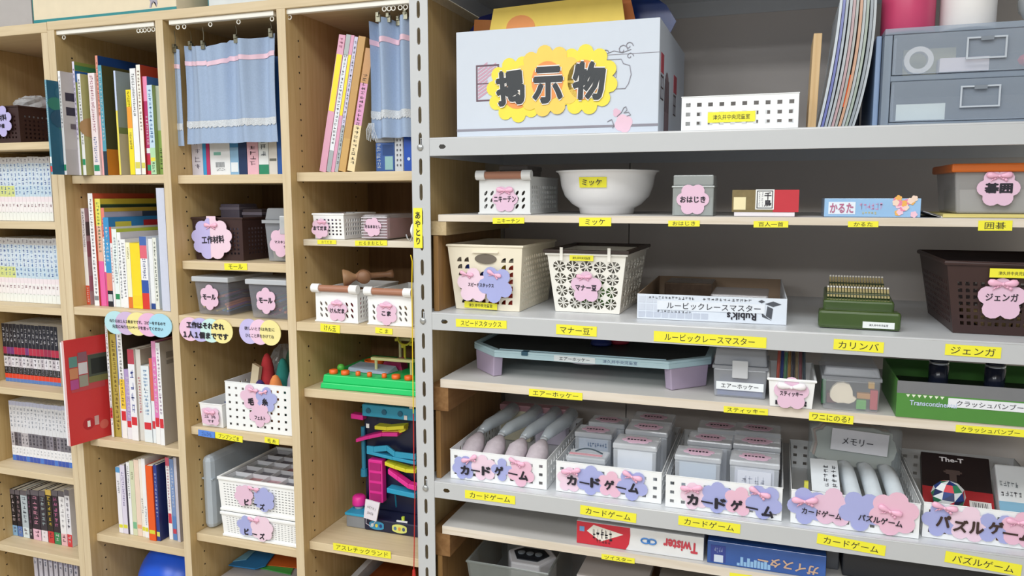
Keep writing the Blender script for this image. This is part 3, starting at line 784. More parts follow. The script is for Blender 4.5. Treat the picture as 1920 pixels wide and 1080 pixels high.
for k, (dx, c) in enumerate(((0, '8c8a90'), (.012, 'e4e2e0'))):
    p = PY(1728+14*k, 405, .05)
    t = thing('booklet', ('grey thin booklet leaning by the blue card box', 'white thin booklet leaning beside the grey one')[k], 'booklet', (p.x+.002, .05, ZR+.010-.004*k), rot=(0, .30, 0))
    MB().box(0, .028, 0, .15, -.0005, .0012, M(c, .6)).build('pages', t)

# labels on the riser edge
YR = .0140
LB = [('ニキーチン', 924, 414, 983, 413.5, 11, 'yellow edge label under the grey roller basket'),
      ('ミッケ', 1086, 416, 1146, 416, 16, 'yellow edge label under the white bowl'),
      ('おはじき', 1253, 419, 1312, 419, 11, 'yellow edge label under the grey translucent box'),
      ('百人一首', 1413, 420.5, 1478, 420.5, 12, 'yellow edge label under the brown and red box'),
      ('かるた', 1590, 420.5, 1647, 420.5, 11, 'yellow edge label under the sky-blue card box'),
      ('囲碁', 1834, 423, 1898, 423, 19, 'yellow edge label under the orange-lidded tub')]
for s, xa, ya, xb, yb, hp, lb in LB: tape(s, (xa, ya), (xb, yb), hp, YR, lb, pad=.72 if len(s) > 3 else .62)
for s, xa, ya, xb, yb, hp, lb in [('スピードスタックス', 855, 605, 950, 609, 15, 'yellow label on the steel shelf below the cream cup basket'),
      ('マナー豆゛', 1043, 617, 1119, 622, 19, 'yellow label on the steel shelf below the lattice basket'),
      ('ルービックレースマスター', 1226, 630, 1437, 643, 20, 'long yellow label on the steel shelf below the open tray box'),
      ('カリンバ', 1563, 645, 1657, 652, 20, 'yellow label on the steel shelf below the green thumb piano'),
      ('ジェンガ', 1772, 655, 1877, 662, 21, 'yellow label on the steel shelf below the dark brown basket'),
      ('カードゲーム', 872, 926, 966, 938, 16, 'yellow label on the lower steel shelf below the basket of tied bags'),
      ('カードゲーム', 1088, 955, 1193, 972, 18, 'yellow label below the second card basket from the post'),
      ('カードゲーム', 1272, 975, 1388, 992, 18, 'yellow label below the third card basket from the post'),
      ('カードゲーム', 1532, 1009, 1660, 1033, 20, 'yellow label below the basket of silver pouches'),
      ('パズルゲーム', 1772, 1043, 1915, 1070, 22, 'yellow label below the puzzle basket')]:
    tape(s, (xa, ya), (xb, yb), hp, -.0003, lb, pad=.8)
for s, xa, ya, xb, yb, hp, lb in [('エアーホッケー', 992, 735.5, 1092, 744, 14, 'yellow riser label below the pale blue hockey game'),
      ('スティッキー', 1357, 767, 1440, 773, 12, 'yellow riser label below the white open tub with a bow'),
      ('ワニにのる?', 1517, 780, 1600, 788, 16, 'yellow riser label below the clear box of animal pieces'),
      ('クラッシュバンブー', 1792, 803, 1922, 813, 14, 'yellow riser label below the green game box')]:
    tape(s, (xa, ya), (xb, yb), hp, YR, lb, pad=.85)
tape('ツイスター', (1128, 1043), (1190, 1052), 10, YR, 'yellow riser label below the red and white game box')
tape('', (1368, 1078), (1410, 1084), 10, YR, 'yellow riser label cut off by the picture edge under the blue box')
# ================================================================== middle steel shelf
CREAM = M('efe6d0', .42, var=.02)
def double_tag(t, y, items, texts, bows=()):
    # overlapping flowers cut from card, with the name written across
    for k, (x, z, R, mt, n, rot) in enumerate(items):
        petal_tag(t, (x, y-.0004*k, z), R, mt, n, R*.42, rot, 1, 1, .0008)
    y2 = y-.0004*len(items)-.001
    for s, x, z, w_, h_, b, tl in texts: letter(t, s, w_, h_, (x, y2, z), INK, b, tl)
    for x, z, sz, tl in bows: bow(t, (x, y2+.0003, z), sz, tl)
def locate(t, Y): return lambda x, y: (PY(x, y, Y).x-t.location.x, PY(x, y, Y).z-t.location.z)
# cream basket with quarter-round holes, full of cups
t = thing('storage_basket', 'tall cream basket with quarter-round holes full of coloured cups', 'basket', (.1375, .158, Z3+.0007), math.radians(-1))
mb = MB(); W0, D0, W1, D1, H = .139, .195, .162, .225, .132
basket_body(mb, W0, D0, W1, D1, H, CREAM, hole_quarter(), (8, 7), (16, 9), .0018, (.09, .08, .16), (.05, .06, .14), lambda i, j: j >= 5 and 2 <= i <= 5, hole_leaf(.26, .42, -.3), (), .003)
mb.build('body', t)
q = PY(912, 487, .05)
mb = MB()
MB().slab([(x*.024, z*.010) for x, z in [(math.cos(a)*(1 if abs(math.cos(a)) < .7 else .98), math.sin(a)) for a in [2*PI*k/20 for k in range(20)]]], -.0006, .001, M('6d6458', .6), (0, 0)).build('hand_hole', t, (.002, -.111, .106))
MB().box(-.028, .028, -.004, .001, 0, .003, CREAM).build('grip_lip', t, (.002, -.1115, .118))
l = locate(t, .048)
yF = -.1135
double_tag(t, yF, [(*l(890, 535), .036, PINK2, 5, .3), (*l(932, 533), .038, LILAC, 5, .8)],
           [('スピードスタックス', *l(905, 534), .056, .008, .03, .02)], [(*l(878, 514), .034, .2), (*l(930, 514), .036, .35)])
MB().box(-.036, .036, -.0008, 0, -.0065, .0065, YEL).build('name_tape', t, (l(900, 574)[0], -.1015, l(900, 574)[1]), (.02, .03, 0))
letter(t, '津久井中央児童室', .052, .007, (l(900, 574)[0], -.103, l(900, 574)[1]), INK)
cups = [('2f4fb0', 'blue'), ('c8402c', 'red'), ('e0c030', 'yellow'), ('d8702c', 'orange'), ('2c3f98', 'dark blue'), ('c03a3a', 'crimson')]
for k, (c, nm) in enumerate(cups):
    x, y = ((.094, .088), (.182, .088), (.138, .150), (.138, .088), (.096, .16), (.180, .16))[k]
    tc_ = thing('plastic_cup', '%s stacking cup inside the cream basket' % nm, 'cup', (x, y, Z3+.004), group='stacking cups in the cream basket')
    MB().lathe([(0, .002), (.0195, .002), (.0205, .008), (.0165, .085), (.015, .085), (.018, .01), (0, .01)], 18, M(c, .35)).build('cup', tc_, smooth=True)
    MB().lathe([(.0205, .0), (.0222, .002), (.0222, .006), (.0205, .007)], 18, M(c, .35)).build('rim', tc_, smooth=True)

# lattice basket
t = thing('storage_basket', 'ivory lattice basket of flower cut-outs with a brown carrying handle', 'basket', (.3385, .192, Z3+.0007), math.radians(-1))
IV = M('f2efe6', .4, var=.01); W0, D0, W1, D1, H = .131, .20, .160, .225, .119
def lattice_wall(mb, bl, br, tr, tl, tvec, nu, nv, mat):
    # cells with eight-petalled flowers cut out between the bars
    bl, br, tr, tl = map(Vector, (bl, br, tr, tl)); tv = Vector(tvec)
    def P(u, v): return (bl*(1-u)+br*u)*(1-v)+(tl*(1-u)+tr*u)*v
    hole4 = [(-.33, -.33), (-.1, -.455), (.1, -.455), (.33, -.33), (.455, -.1), (.455, .1), (.33, .33), (.1, .455), (-.1, .455), (-.33, .33), (-.455, .1), (-.455, -.1)]
    perf(mb, bl, br, tr, tl, tvec, nu, nv, hole4, mat, .05, .05, .12)
    du = .9/nu; dv = .83/nv
    for i in range(nu):
        for j in range(nv):
            uc = .05+du*(i+.5); vc = .05+dv*(j+.5); off = (i+j) % 2
            for k in range(8):
                a = PI/4*k+PI/8*off
                r0, r1 = (.0, .46) if off else (.0, .44)
                wd = .035 if k % 2 else .055
                ca, sa = math.cos(a), math.sin(a)
                q = []
                for r_, s_ in ((r0, -wd*.5), (r1, -wd), (r1, wd), (r0, wd*.5)):
                    q.append(P(uc+du*(ca*r_-sa*s_), vc+dv*(sa*r_+ca*s_)))
                mb.add(q+[p+tv*.8 for p in q], [(0, 1, 2, 3), (7, 6, 5, 4)], mat)
mb = MB()
bt = [(-W0/2, -D0/2, 0), (W0/2, -D0/2, 0), (W0/2, D0/2, 0), (-W0/2, D0/2, 0)]; tpp = [(-W1/2, -D1/2, H), (W1/2, -D1/2, H), (W1/2, D1/2, H), (-W1/2, D1/2, H)]
for k, (nu, tv) in enumerate(((5, (0, .0018, 0)), (6, (-.0018, 0, 0)), (5, (0, -.0018, 0)), (6, (.0018, 0, 0)))):
    j = (k+1) % 4; lattice_wall(mb, bt[k], bt[j], tpp[j], tpp[k], tv, nu, 4, IV)
mb.box(-W0/2+.002, W0/2-.002, -D0/2+.002, D0/2-.002, 0, .003, IV)
o_ = .004
mb.build('body', t)
mb = MB()
for a, b, c, d in ((-W1/2-o_, W1/2+o_, -D1/2-o_, -D1/2+.001), (-W1/2-o_, W1/2+o_, D1/2-.001, D1/2+o_), (-W1/2-o_, -W1/2+.001, -D1/2+.001, D1/2-.001), (W1/2-.001, W1/2+o_, -D1/2+.001, D1/2-.001)): mb.box(a, b, c, d, H-.004, H, IV)
mb.build('rim', t, bevel=.001)
HB = M('3a2c26', .4); mb = MB()
for a, b, c, d in ((-W1/2-.007, W1/2+.007, -D1/2-.007, -D1/2+.004), (-W1/2-.007, W1/2+.007, D1/2-.004, D1/2+.007), (-W1/2-.007, -W1/2+.004, -D1/2+.004, D1/2-.004), (W1/2-.004, W1/2+.007, -D1/2+.004, D1/2-.004)): mb.box(a, b, c, d, H+.0005, H+.007, HB)
mb.build('carrying_handle', t, bevel=.0015, label='dark brown carrying handle folded down on the rim')
for s in (-1, 1): MB().box(s*W1*.3-.003, s*W1*.3+.003, -D1/2-.009, -D1/2-.0075, H-.014, H+.012, IV).build('handle_clip', t)
l = locate(t, .075)
MB().box(-.024, .024, -.0008, 0, -.0055, .0055, YEL).build('name_tape', t, (l(1092, 484)[0], -.1165, l(1092, 484)[1]))
letter(t, '津久井中央児童室', .036, .005, (l(1092, 484)[0], -.118, l(1092, 484)[1]), INK)
f = petal_tag(t, (*[l(1100, 539)[0]], -.1135, l(1100, 539)[1]), .032, PINK, 5, .0135, PI/2)
letter(f, 'マナー豆', .043, .012, (0, -.002, -.001), INK, .03); bow(f, (-.004, -.0018, .020), .035)
for k, (x, y, c) in enumerate(((.32, .16, '6f9a5a'), (.36, .16, '7aa866'), (.34, .21, '5f8a4e'))):
    tb = thing('bean_bag', ('green', 'light green', 'dark green')[k]+' toy bean pod inside the lattice basket', 'toy', (x, y, Z3+.005), group='bean pods in the lattice basket')
    MB().ball((0, 0, .024), .02, M(c, .6), 12, 8, .9, 1.2, 1.15).build('pod', tb, smooth=True)

# open tray box with upside-down print
X0, X1 = .444, .7125
t = thing('open_carton', 'shallow open white tray box with upside-down black print', 'box', ((X0+X1)/2, .055, Z3+.0007), math.radians(1.5)); w_ = X1-X0; h_ = .0475; d_ = .34
PRW = M('dde4ee', .4, var=.03); INN = M('a58c74', .7)
mb = MB(); mb.box(-w_/2, w_/2, 0, .002, 0, h_, PRW); mb.box(-w_/2, w_/2, d_-.002, d_, 0, h_, INN); mb.box(-w_/2, -w_/2+.002, .002, d_-.002, 0, h_, INN); mb.box(w_/2-.002, w_/2, .002, d_-.002, 0, h_, PRW); mb.box(-w_/2+.002, w_/2-.002, .002, d_-.002, 0, .002, M('4a423c', .5))
mb.build('carton', t)
mb = MB(); LG = M('c3cad8', .5)
for k in range(9): mb.box(-w_*.49+.0145*k, -w_*.49+.0145*k+.0125, -.0006, 0, .004, .0145, LG)
for k in range(3):
    for q in range(2): mb.box(-w_*.49+.0145*k, -w_*.49+.0145*k+.0125, -.0006, 0, .017+.0145*q, .029+.0145*q, M('d0d6e2', .5))
mb.build('printed_square', t)
letter(t, 'Rubik’s', .052, .014, (w_*.21, -.0012, .0125), INK, .03, rot=(0, PI, 0))
letter(t, 'ルービックレースマスター', .168, .0125, (w_*.02, -.002, .0275), INK, .0)
MB().box(-w_*.36, w_*.36, -.0012, -.0004, .019, .036, M('e6ebf2', .4)).build('name_tape', t)
mb = MB(); scribble(mb, -w_*.42, -w_*.1, .039, .0445, 14, INK, -.0008, False, 2); scribble(mb, -w_*.05, w_*.28, .039, .0445, 12, INK, -.0008, False, 6); scribble(mb, -w_*.36, -w_*.12, .0135, .018, 10, INK, -.0009, False, 8); mb.build('small_print', t)
DKP = M('4c5058', .5)
mb = MB()
for pts in ([(0, 0), (.014, .005), (.028, 0), (.014, -.005)], [(.004, -.004), (.014, -.0085), (.012, -.028), (.002, -.022)], [(-.012, .004), (-.006, .007), (0, .004), (-.006, .001)], [(-.006, -.016), (.006, -.026), (.012, -.03), (-.004, -.024)]): mb.slab([(x, z) for x, z in pts], -.0007, 0, DKP)
mb.build('printed_emblem', t, (w_*.36, 0, .037))
t2 = thing('toy_tray', 'cloudy plastic tray in the open white box', 'tray', (.625, .16, Z3+.004))
MB().taper(.10, .12, .11, .13, 0, .036, clear('c8c4c8', .55), 0, .06).build('tray', t2, bevel=.004)
t2 = thing('wrapped_pack', 'shiny film-wrapped dark pack at the back of the open box', 'pack', (.515, .27, Z3+.004))
MB().box(-.05, .05, 0, .10, 0, .043, M('5c4c40', .12, var=.4, scale=60, bump=.6)).build('film', t2, bevel=.003)

# thumb piano
t = thing('thumb_piano', 'glossy dark green thumb piano with two rows of metal tines', 'instrument', (.831, .047, Z3+.0007), math.radians(-1.5))
GRN = M('3e5520', .25, var=.3, scale=14, coat=.6); GRND = M('2b3a18', .3, coat=.4)
MB().box(-.066, .066, 0, .035, 0, .032, GRN).build('front_block', t, bevel=.005)
MB().hexa([(-.058, .035, 0), (.058, .035, 0), (.058, .15, 0), (-.058, .15, 0), (-.058, .035, .046), (.058, .035, .046), (.055, .15, .058), (-.055, .15, .058)], GRN).build('body', t, bevel=.004)
MB().box(-.051, .051, .06, .135, .0555, .058, GRND).build('sound_board', t)
GOLD = M('cfc08c', .3, .35)
for r_, (y0, y1, z0, n, w2) in enumerate(((.052, .075, .060, 21, .052), (.108, .135, .074, 19, .047))):
    MB().box(-w2, w2, y0+.004, y1, z0-.012, z0-.004, GRND).build('bridge', t, bevel=.001)
    for k in range(n):
        x = -w2+.0025+(2*w2-.005)*k/(n-1)
        MB().hexa([(x-.0017, y0, z0-.010), (x+.0017, y0, z0-.010), (x+.0017, y1, z0+.004), (x-.0017, y1, z0+.004), (x-.0017, y0, z0-.0085), (x+.0017, y0, z0-.0085), (x+.0017, y1, z0+.0055), (x-.0017, y1, z0+.0055)], GOLD).build('tine', t)
        MB().box(x-.0015, x+.0015, y1-.004, y1-.001, z0+.0045, z0+.0075, M('f0ece4', .25)).build('tine_tip', t)
MB().box(.006, .056, -.0008, 0, -.0055, .0055, M('eef2f0', .5)).build('name_tape', t, (0, 0, .0095))
letter(t, '津久井中央児童室', .03, .004, (.031, -.0012, .0095), INK)

# dark brown basket
DB = M('3b2624', .45, var=.05)
t = thing('storage_basket', 'large dark brown square-holed basket with a pink tag and yellow strip', 'basket', (1.074, .185, Z3+.0007))
mb = MB(); W0, D0, W1, D1, H = .188, .235, .226, .27, .120
basket_body(mb, W0, D0, W1, D1, H, DB, hole_square(.55), (17, 7), (16, 7), .002, (.05, .1, .24), (.06, .1, .24), None, None, (), .005); mb.build('body', t)
l = locate(t, .05)
MB().box(-.035, .035, -.0008, 0, -.0075, .0075, YEL).build('name_tape', t, (l(1885, 512)[0]+.012, -.1375, l(1885, 512)[1]))
letter(t, '津久井中央児童室', .045, .006, (l(1885, 512)[0]+.012, -.139, l(1885, 512)[1]), INK)
f = petal_tag(t, (l(1878, 562)[0], -.1335, l(1878, 562)[1]), .036, PINK, 5, .0155, PI/2)
letter(f, 'ジェンガ', .047, .013, (0, -.002, .004), INK, .02); bow(f, (0, -.0018, .026), .05)
for k in range(3):
    tag(MB().box(1.03+.028*k, 1.05+.028*k, .12, .27, Z3+.006, Z3+.024, wood('dcc190', 'c8a870', 'y', 3)).build('wooden_block', bevel=.001), ('first', 'second', 'third')[k]+' wooden block from the near side inside the dark basket', 'block', 'wooden blocks in the dark brown basket')

# ================================================================== riser with the hockey game
ZR4 = 1.133
t = thing('tabletop_hockey_game', 'pale blue eight-sided tabletop hockey game on mauve feet', 'game', (.328, .06, ZR4))
ICE = M('bcd9e2', .4); MAU = M('b3a3ba', .5); FLD = M('2c302f', .5)
oc = [(-.177, 0), (.177, 0), (.250, .072), (.250, .24), (.177, .31), (-.177, .31), (-.250, .24), (-.250, .072)]
z0, z1 = .043, .055
mb = MB(); mb.flat(oc, z0, z0+.010, ICE, (0, .155))
# raised edge
for k in range(8):
    (ax, ay), (bx_, by_) = oc[k], oc[(k+1) % 8]
    ia, ib = (ax*.95, .155+(ay-.155)*.93), (bx_*.95, .155+(by_-.155)*.93)
    mb.hexa([(ax, ay, z0+.010), (bx_, by_, z0+.010), (ib[0], ib[1], z0+.010), (ia[0], ia[1], z0+.010), (ax, ay, z1+.003), (bx_, by_, z1+.003), (ib[0], ib[1], z1+.003), (ia[0], ia[1], z1+.003)], ICE)
mb.build('table_frame', t, bevel=.001)
MB().flat([(x*.945, .155+(y-.155)*.92) for x, y in oc], z0+.0102, z0+.0115, FLD, (0, .155)).build('playing_field', t)
for s in (-1, 1):
    for yy in (.0, 1):
        y_ = (lambda v: v if not yy else .31-v)
        p = [(s*.180, y_(.004)), (s*.245, y_(.068)), (s*.240, y_(.085)), (s*.165, y_(.02))]
        if s*(-1 if yy else 1) < 0: p = p[::-1]
        c0 = (sum(q[0] for q in p)/4, sum(q[1] for q in p)/4)
        mb = MB(); mb.hexa([(c0[0]+(x-c0[0])*.92, c0[1]+(y-c0[1])*.92, .0005) for x, y in p]+[(x, y, z0) for x, y in p], MAU); mb.build('foot', t, bevel=.002)
MB().box(-.118, -.105, -.003, .012, z0+.008, z0+.016, M('2f5a70', .4)).build('score_slider', t)
MB().box(-.17, .17, .012, .015, z1-.004, z1+.004, ICE).build('inner_rail', t)
MB().lathe([(0, 0), (.05, 0), (.048, -.012), (.02, -.016), (0, -.016)], 20, M('d4cbd8', .5)).build('fan_housing', t, (.0, .09, z0), smooth=True)
l = lambda x, y: (PY(x, y, .06).x-.328, PY(x, y, .06).z-ZR4)
a = l(1077, 682); MB().box(-.042, .042, -.0008, 0, -.0058, .0058, M('e4ecf0', .5)).build('name_tape', t, (a[0], 0, z0+.007))
letter(t, 'エアーホッケー', .062, .0072, (a[0], -.0014, z0+.007), INK)
letter(t, '津久井中央児童室', .068, .0068, (l(1162, 690)[0], -.0006, z0+.007), M('5a6a90', .5))
for k, (x, c, nm) in enumerate(((.02, '2f3f8a', 'blue'), (.052, 'c02848', 'red'))):
    tm = thing('hockey_mallet', nm+' round hockey mallet lying on the dark playing field', 'mallet', (.328+x-.005, .20+.03*k, ZR4+z0+.0118), group='hockey mallets on the game')
    MB().lathe([(0, .0003), (.022, .0003), (.023, .003), (.021, .009), (.010, .011), (.010, .024), (.006, .028), (0, .028)], 18, M(c, .35)).build('disc', tm, smooth=True)

# clear carry case with latch
def carry_case(label, xl, xr, yb, yl, yt, Y, z, depth, alpha=.5):
    X0, X1 = PY(xl, yb, Y).x, PY(xr, yb, Y).x; w_ = X1-X0; hl = PY((xl+xr)/2, yl, Y).z-z; H = PY((xl+xr)/2, yt, Y).z-z
    t = thing('carry_case', label, 'case', ((X0+X1)/2, Y, z+.0006)); m = clear('ccd0d8', alpha*.8)
    MB().taper(w_*.95, depth*.95, w_, depth, 0, hl, m, 0, depth/2).build('case', t, bevel=.003)
    MB().box(-w_/2-.002, w_/2+.002, -.003, depth+.002, hl, hl+.006, m).build('flange', t, bevel=.001)
    MB().taper(w_*.99, depth*.99, w_*.92, depth*.9, hl+.006, H, m, 0, depth/2).build('lid', t, bevel=.003)
    return t, w_, hl, H
t, w_, hl, H = carry_case('smoky clear carry case with latch and red handle', 1336, 1437, 750, 693, 655, .05, ZR4, .115, .55)
MB().box(-.014, .014, -.007, -.0035, hl-.016, hl+.017, clear('d8dade', .75)).build('latch', t, bevel=.002)
MB().box(-.024, .024, .035, .055, H, H+.006, M('c8323e', .4)).build('handle', t, bevel=.001, label='red carrying handle')
MB().box(-.042, .042, -.0008, 0, -.0075, .0075, M('eef2f4', .5)).build('name_tape', t, (0, .0005, .022)); letter(t, 'エアーホッケー', .066, .009, (0, -.001, .022), INK)
MB().box(-w_*.42, w_*.42, .01, .10, .002, .022, M('3c5aa8', .5, var=.5, scale=60)).build('filling', t)
# white tub with rods
t, w_, h_, yf = open_basket('small white open tub of rods with a pink bowed tag', 1443, 1522, 768, 712, .014, ZR4, .135, WHITE, None, (1, 1), (1, 1), 1.1, rim=.003)
f = petal_tag(t, (.0, yf-.0055, .026), .030, PINK, 5, .013, PI/2); letter(f, 'スティッキー', .038, .0085, (0, -.002, 0), INK, .03)
bow(f, (0, -.0015, .012), .055, 0, M('f4eef2', .35), tail=0)
for x, z in ((-.024, .010), (.024, .011), (-.024, .006), (.024, .006)): MB().box(x-.0018, x+.0018, yf-.0035, yf-.002, z-.0018, z+.0018, INK).build('printed_dot', t)
for k in range(8):
    x = -.024+.0068*k; c = ('b8584a', '3f4b8a', '5a8a6a', 'a07848', '444048', 'b09a78', '7a4a50', '54606a')[k]
    tag(MB().cyl((t.location.x+x, .05+.012*(k % 3), ZR4+.006), (t.location.x+x*.9, .10+.008*(k % 2), ZR4+.090-.004*(k % 3)), .0028, .0028, 8, M(c, .5)).build('game_rod'), ('brick red', 'navy', 'sage green', 'ochre', 'charcoal', 'tan', 'maroon', 'slate')[k]+' wooden rod standing in the small white tub', 'rod', 'rods in the white tub')
# clear box of animal pieces
t, w_, hl, H = carry_case('clear lidded box holding animal-shaped wooden pieces', 1540, 1649, 773, 714, 690, .02, ZR4, .12, .32)
def pebble(label, x, y, z, c, sx, sy, sz, r=.016):
    p = thing('animal_piece', label, 'toy', (t.location.x+x, .02+y, ZR4+z)); MB().ball((0, 0, r*sz), r, M(c, .5), 14, 10, sx, sy, sz).build('body', p, smooth=True); return p
hp = thing('animal_piece', 'cream wooden hedgehog piece standing in the clear box', 'toy', (t.location.x-.014, .026, ZR4+.012))
ol = [(.02, .004), (.024, .010), (.018, .014), (.017, .024), (.012, .034), (.002, .037), (-.008, .035), (-.015, .028), (-.019, .019), (-.019, .010), (-.014, .003), (-.006, 0), (.004, .001), (.012, 0)]
MB().slab(ol, 0, .012, M('eadfca', .55)).build('body', hp, bevel=.001)
for k, (lb, x, y, z, c, a, b, d) in enumerate((('green block piece at the bottom of the clear box', .018, .010, .003, '5aa84a', .016, .01, .016), ('red block piece at the side of the clear box', .038, .012, .003, 'b83a44', .012, .012, .034), ('ochre block piece lying on the green one', .022, .016, .020, 'c08a48', .022, .012, .010), ('dark red block piece behind the hedgehog', -.028, .04, .003, '84383c', .016, .02, .018), ('green upright piece in the corner of the clear box', -.042, .03, .003, '3f7c52', .007, .02, .045), ('yellow block piece on top of the red one', .034, .020, .038, 'd8a83c', .010, .012, .012))):
    x0 = t.location.x+x
    tag(MB().box(x0-a/2, x0+a/2, .02+y, .02+y+b, ZR4+z, ZR4+z+d, M(c, .5)).build('game_block', bevel=.001), lb, 'block')
# green game box
X0 = .892; t = thing('game_box', 'long green and grey board game box cut off by the picture edge', 'box', (X0, .012, ZR4+.0006)); w_ = .29; h_ = .062
GB = M('4f8a3c', .4, var=.06); GG = M('76777a', .4)
mb = MB(); KB = M('1d201c', .5); mb.box(0, w_, 0, .002, 0, h_*.66, GB); mb.box(0, w_, .0, .002, h_*.66, h_, GG)
for q in ((0, .002, .002, .19), (w_-.002, w_, .002, .19), (0, w_, .19, .192)): mb.box(q[0], q[1], q[2], q[3], 0, h_, GB)
mb.box(.002, w_-.002, .002, .19, 0, .03, KB); mb.build('carton', t)
mb = MB()
for k in range(7): mb.slab([(.014+.0085*k, h_*.64), (.020+.0085*k, h_*.64), (.017+.0085*k, h_*.56)], -.0006, 0, M('e6ecd8', .5))
mb.build('printed_pennant', t)
letter(t, 'Transcontinental', .07, .0085, (.055, -.0008, h_*.42), M('c2cfe8', .5), .02)
MB().box(.077, .197, -.0009, 0, -.0075, .0075, M('e6e8ee', .5)).build('name_tape', t, (0, 0, h_*.5)); letter(t, 'クラッシュバンブー', .095, .0095, (.137, -.0014, h_*.5), INK)
mb = MB(); mb.slab([(.203+p[0], h_*.5+p[1]) for p in flower(5, .014, .006, .3)], -.0006, 0, M('e6c23c', .5), (.203, h_*.5)); mb.slab([(.213+.009*math.cos(a), .016+.009*math.sin(a)) for a in [2*PI*q/16 for q in range(16)]], -.0008, 0, M('dfe0dc', .5), (.213, .016)); mb.build('printed_flower', t)
for k, (px, py) in enumerate(((1757, 712), (1862, 716))):
    x = PY(px, py, .12).x
    tj = thing('small_jar', ('dark glass jar standing behind the green game box', 'second dark jar behind the green game box, nearer its far end')[k], 'jar', (x, .10+.012, ZR4+.032))
    MB().lathe([(0, .0002), (.015, .0002), (.016, .004), (.016, .042), (.013, .044), (.015, .046), (.015, .056), (0, .056)], 18, M('23283a', .15)).build('jar', tj, smooth=True)
    MB().lathe([(.0158, .0445), (.0158, .048), (.0145, .048)], 18, M('d8dce2', .1, .8)).build('metal_ring', tj, smooth=True)
# ================================================================== lower steel shelf: card and puzzle baskets
ZS = Z5+.0008
def shelf_basket(label, x0, x1, y0, n=10):
    w_ = x1-x0; d_ = .30; h_ = .062
    t = thing('storage_basket', label, 'basket', ((x0+x1)/2, y0+d_/2, ZS), 0, 'white square-holed baskets on the lower steel shelf')
    mb = MB(); basket_body(mb, w_, d_, w_, d_, h_, PLW, hole_square(.36), (n, 3), (15, 3), .0015, (.01, .06, .1), (.01, .06, .1), None, hole_slot(.4, .62), (), .0011)
    mb.build('body', t)
    return t, w_, h_, -d_/2-.0014
def fl(t, y0, px, py, R, mat, n, rot, k): 
    p = PY(px, py, y0); return (p.x-t.location.x, p.z-ZS, R, mat, n, rot)
def letters(t, y0, y, chars, size, bold=.06, mat=None):
    for s, px, py, tl in chars:
        p = PY(px, py, y0); letter(t, s, size*(1.0 if s not in '゛' else .4), size*(1 if s not in 'ー' else .16), (p.x-t.location.x, y, p.z-ZS), mat or INK, bold if s != 'ー' else 0, tl)
def flowers_on(t, y0, yf, fs, bows=()):
    for k, (px, py, R, mt, n, rot) in enumerate(fs):
        p = PY(px, py, y0); p.z = max(p.z, ZS+R*.99+.0006); petal_tag(t, (p.x-t.location.x, yf-.0005*k, p.z-ZS), R, mt, n, R*.42, rot, 1, 1, .0006)
    for px, py, sz, tl in bows:
        p = PY(px, py, y0); bow(t, (p.x-t.location.x, yf-.0005*len(fs)-.0006, p.z-ZS), sz, tl)
b1, w_, h_, yf = shelf_basket('white basket of four tied net bags nearest the post', .065, .2735, .026)
flowers_on(b1, .026, yf, [(870, 877, .026, LILAC, 6, .2), (908, 877, .028, PINK2, 5, .5), (942, 880, .024, LILAC, 4, PI/2), (978, 886, .029, ROSE, 5, .9)], [(882, 860, .042, -.4), (970, 866, .04, .3)])
letters(b1, .026, yf-.0035, [('カ', 873, 880, 0), ('ー', 893, 881, .05), ('ド', 913, 882, 0), ('ゲ', 937, 882, -.1), ('ー', 963, 887, .1), ('ム', 983, 891, .05)], .020)
b2, w_, h_, yf = shelf_basket('white basket of clear card cases, second from the post', .2925, .5005, .028)
flowers_on(b2, .028, yf, [(1068, 899, .026, PINK2, 5, .3), (1108, 900, .030, LILAC, 6, .5), (1146, 909, .027, ROSE, 5, .2), (1186, 915, .031, LILAC, 5, .9)], [(1072, 883, .045, -.2), (1186, 892, .045, .3)])
letters(b2, .028, yf-.0035, [('カ', 1073, 899, 0), ('ー', 1097, 904, .08), ('ド', 1117, 904, 0), ('ゲ', 1143, 908, 0), ('ー', 1165, 913, .1), ('ム', 1189, 914, .1)], .0205)
b3, w_, h_, yf = shelf_basket('white basket of clear card cases, third from the post', .5095, .7175, .019)
flowers_on(b3, .019, yf, [(1303, 932, .027, PINK2, 5, .6), (1345, 936, .030, LILAC, 6, .5), (1386, 943, .028, ROSE, 5, .1), (1432, 950, .033, LILAC, 5, .9)], [(1297, 915, .046, -.15), (1424, 923, .045, .35)])
letters(b3, .019, yf-.0035, [('カ', 1299, 935, 0), ('ー', 1326, 940, .08), ('ド', 1351, 943, 0), ('ゲ', 1381, 946, 0), ('ー', 1410, 951, .1), ('ム', 1440, 958, .1)], .0215)
b4, w_, h_, yf = shelf_basket('white basket of silver pouches, fourth from the post', .7325, .9395, .018)
flowers_on(b4, .018, yf, [(1514, 959, .035, LILAC, 5, .7), (1562, 951, .036, PINK, 5, .3), (1614, 957, .037, LILAC, 5, .9), (1675, 970, .040, ROSE, 6, .3)], [(1509, 938, .05, -.1), (1668, 957, .045, .3)])
for s, px, py, wd in (('カードゲーム', 1540, 961, .066), ('パズルゲーム', 1650, 974, .070)):
    p = PY(px, py, .018); letter(b4, s, wd, .0125, (p.x-b4.location.x, yf-.0036, p.z-ZS), INK, .03, .06)
b5, w_, h_, yf = shelf_basket('white basket of puzzle games cut off by the picture edge', .9465, 1.1545, .030)
flowers_on(b5, .030, yf, [(1764, 975, .030, LILAC, 5, .6), (1816, 985, .032, PINK2, 5, .2), (1868, 990, .030, LILAC, 4, PI/4), (1915, 993, .032, ROSE, 5, .2)], [(1770, 950, .046, .15), (1908, 978, .04, 0)])
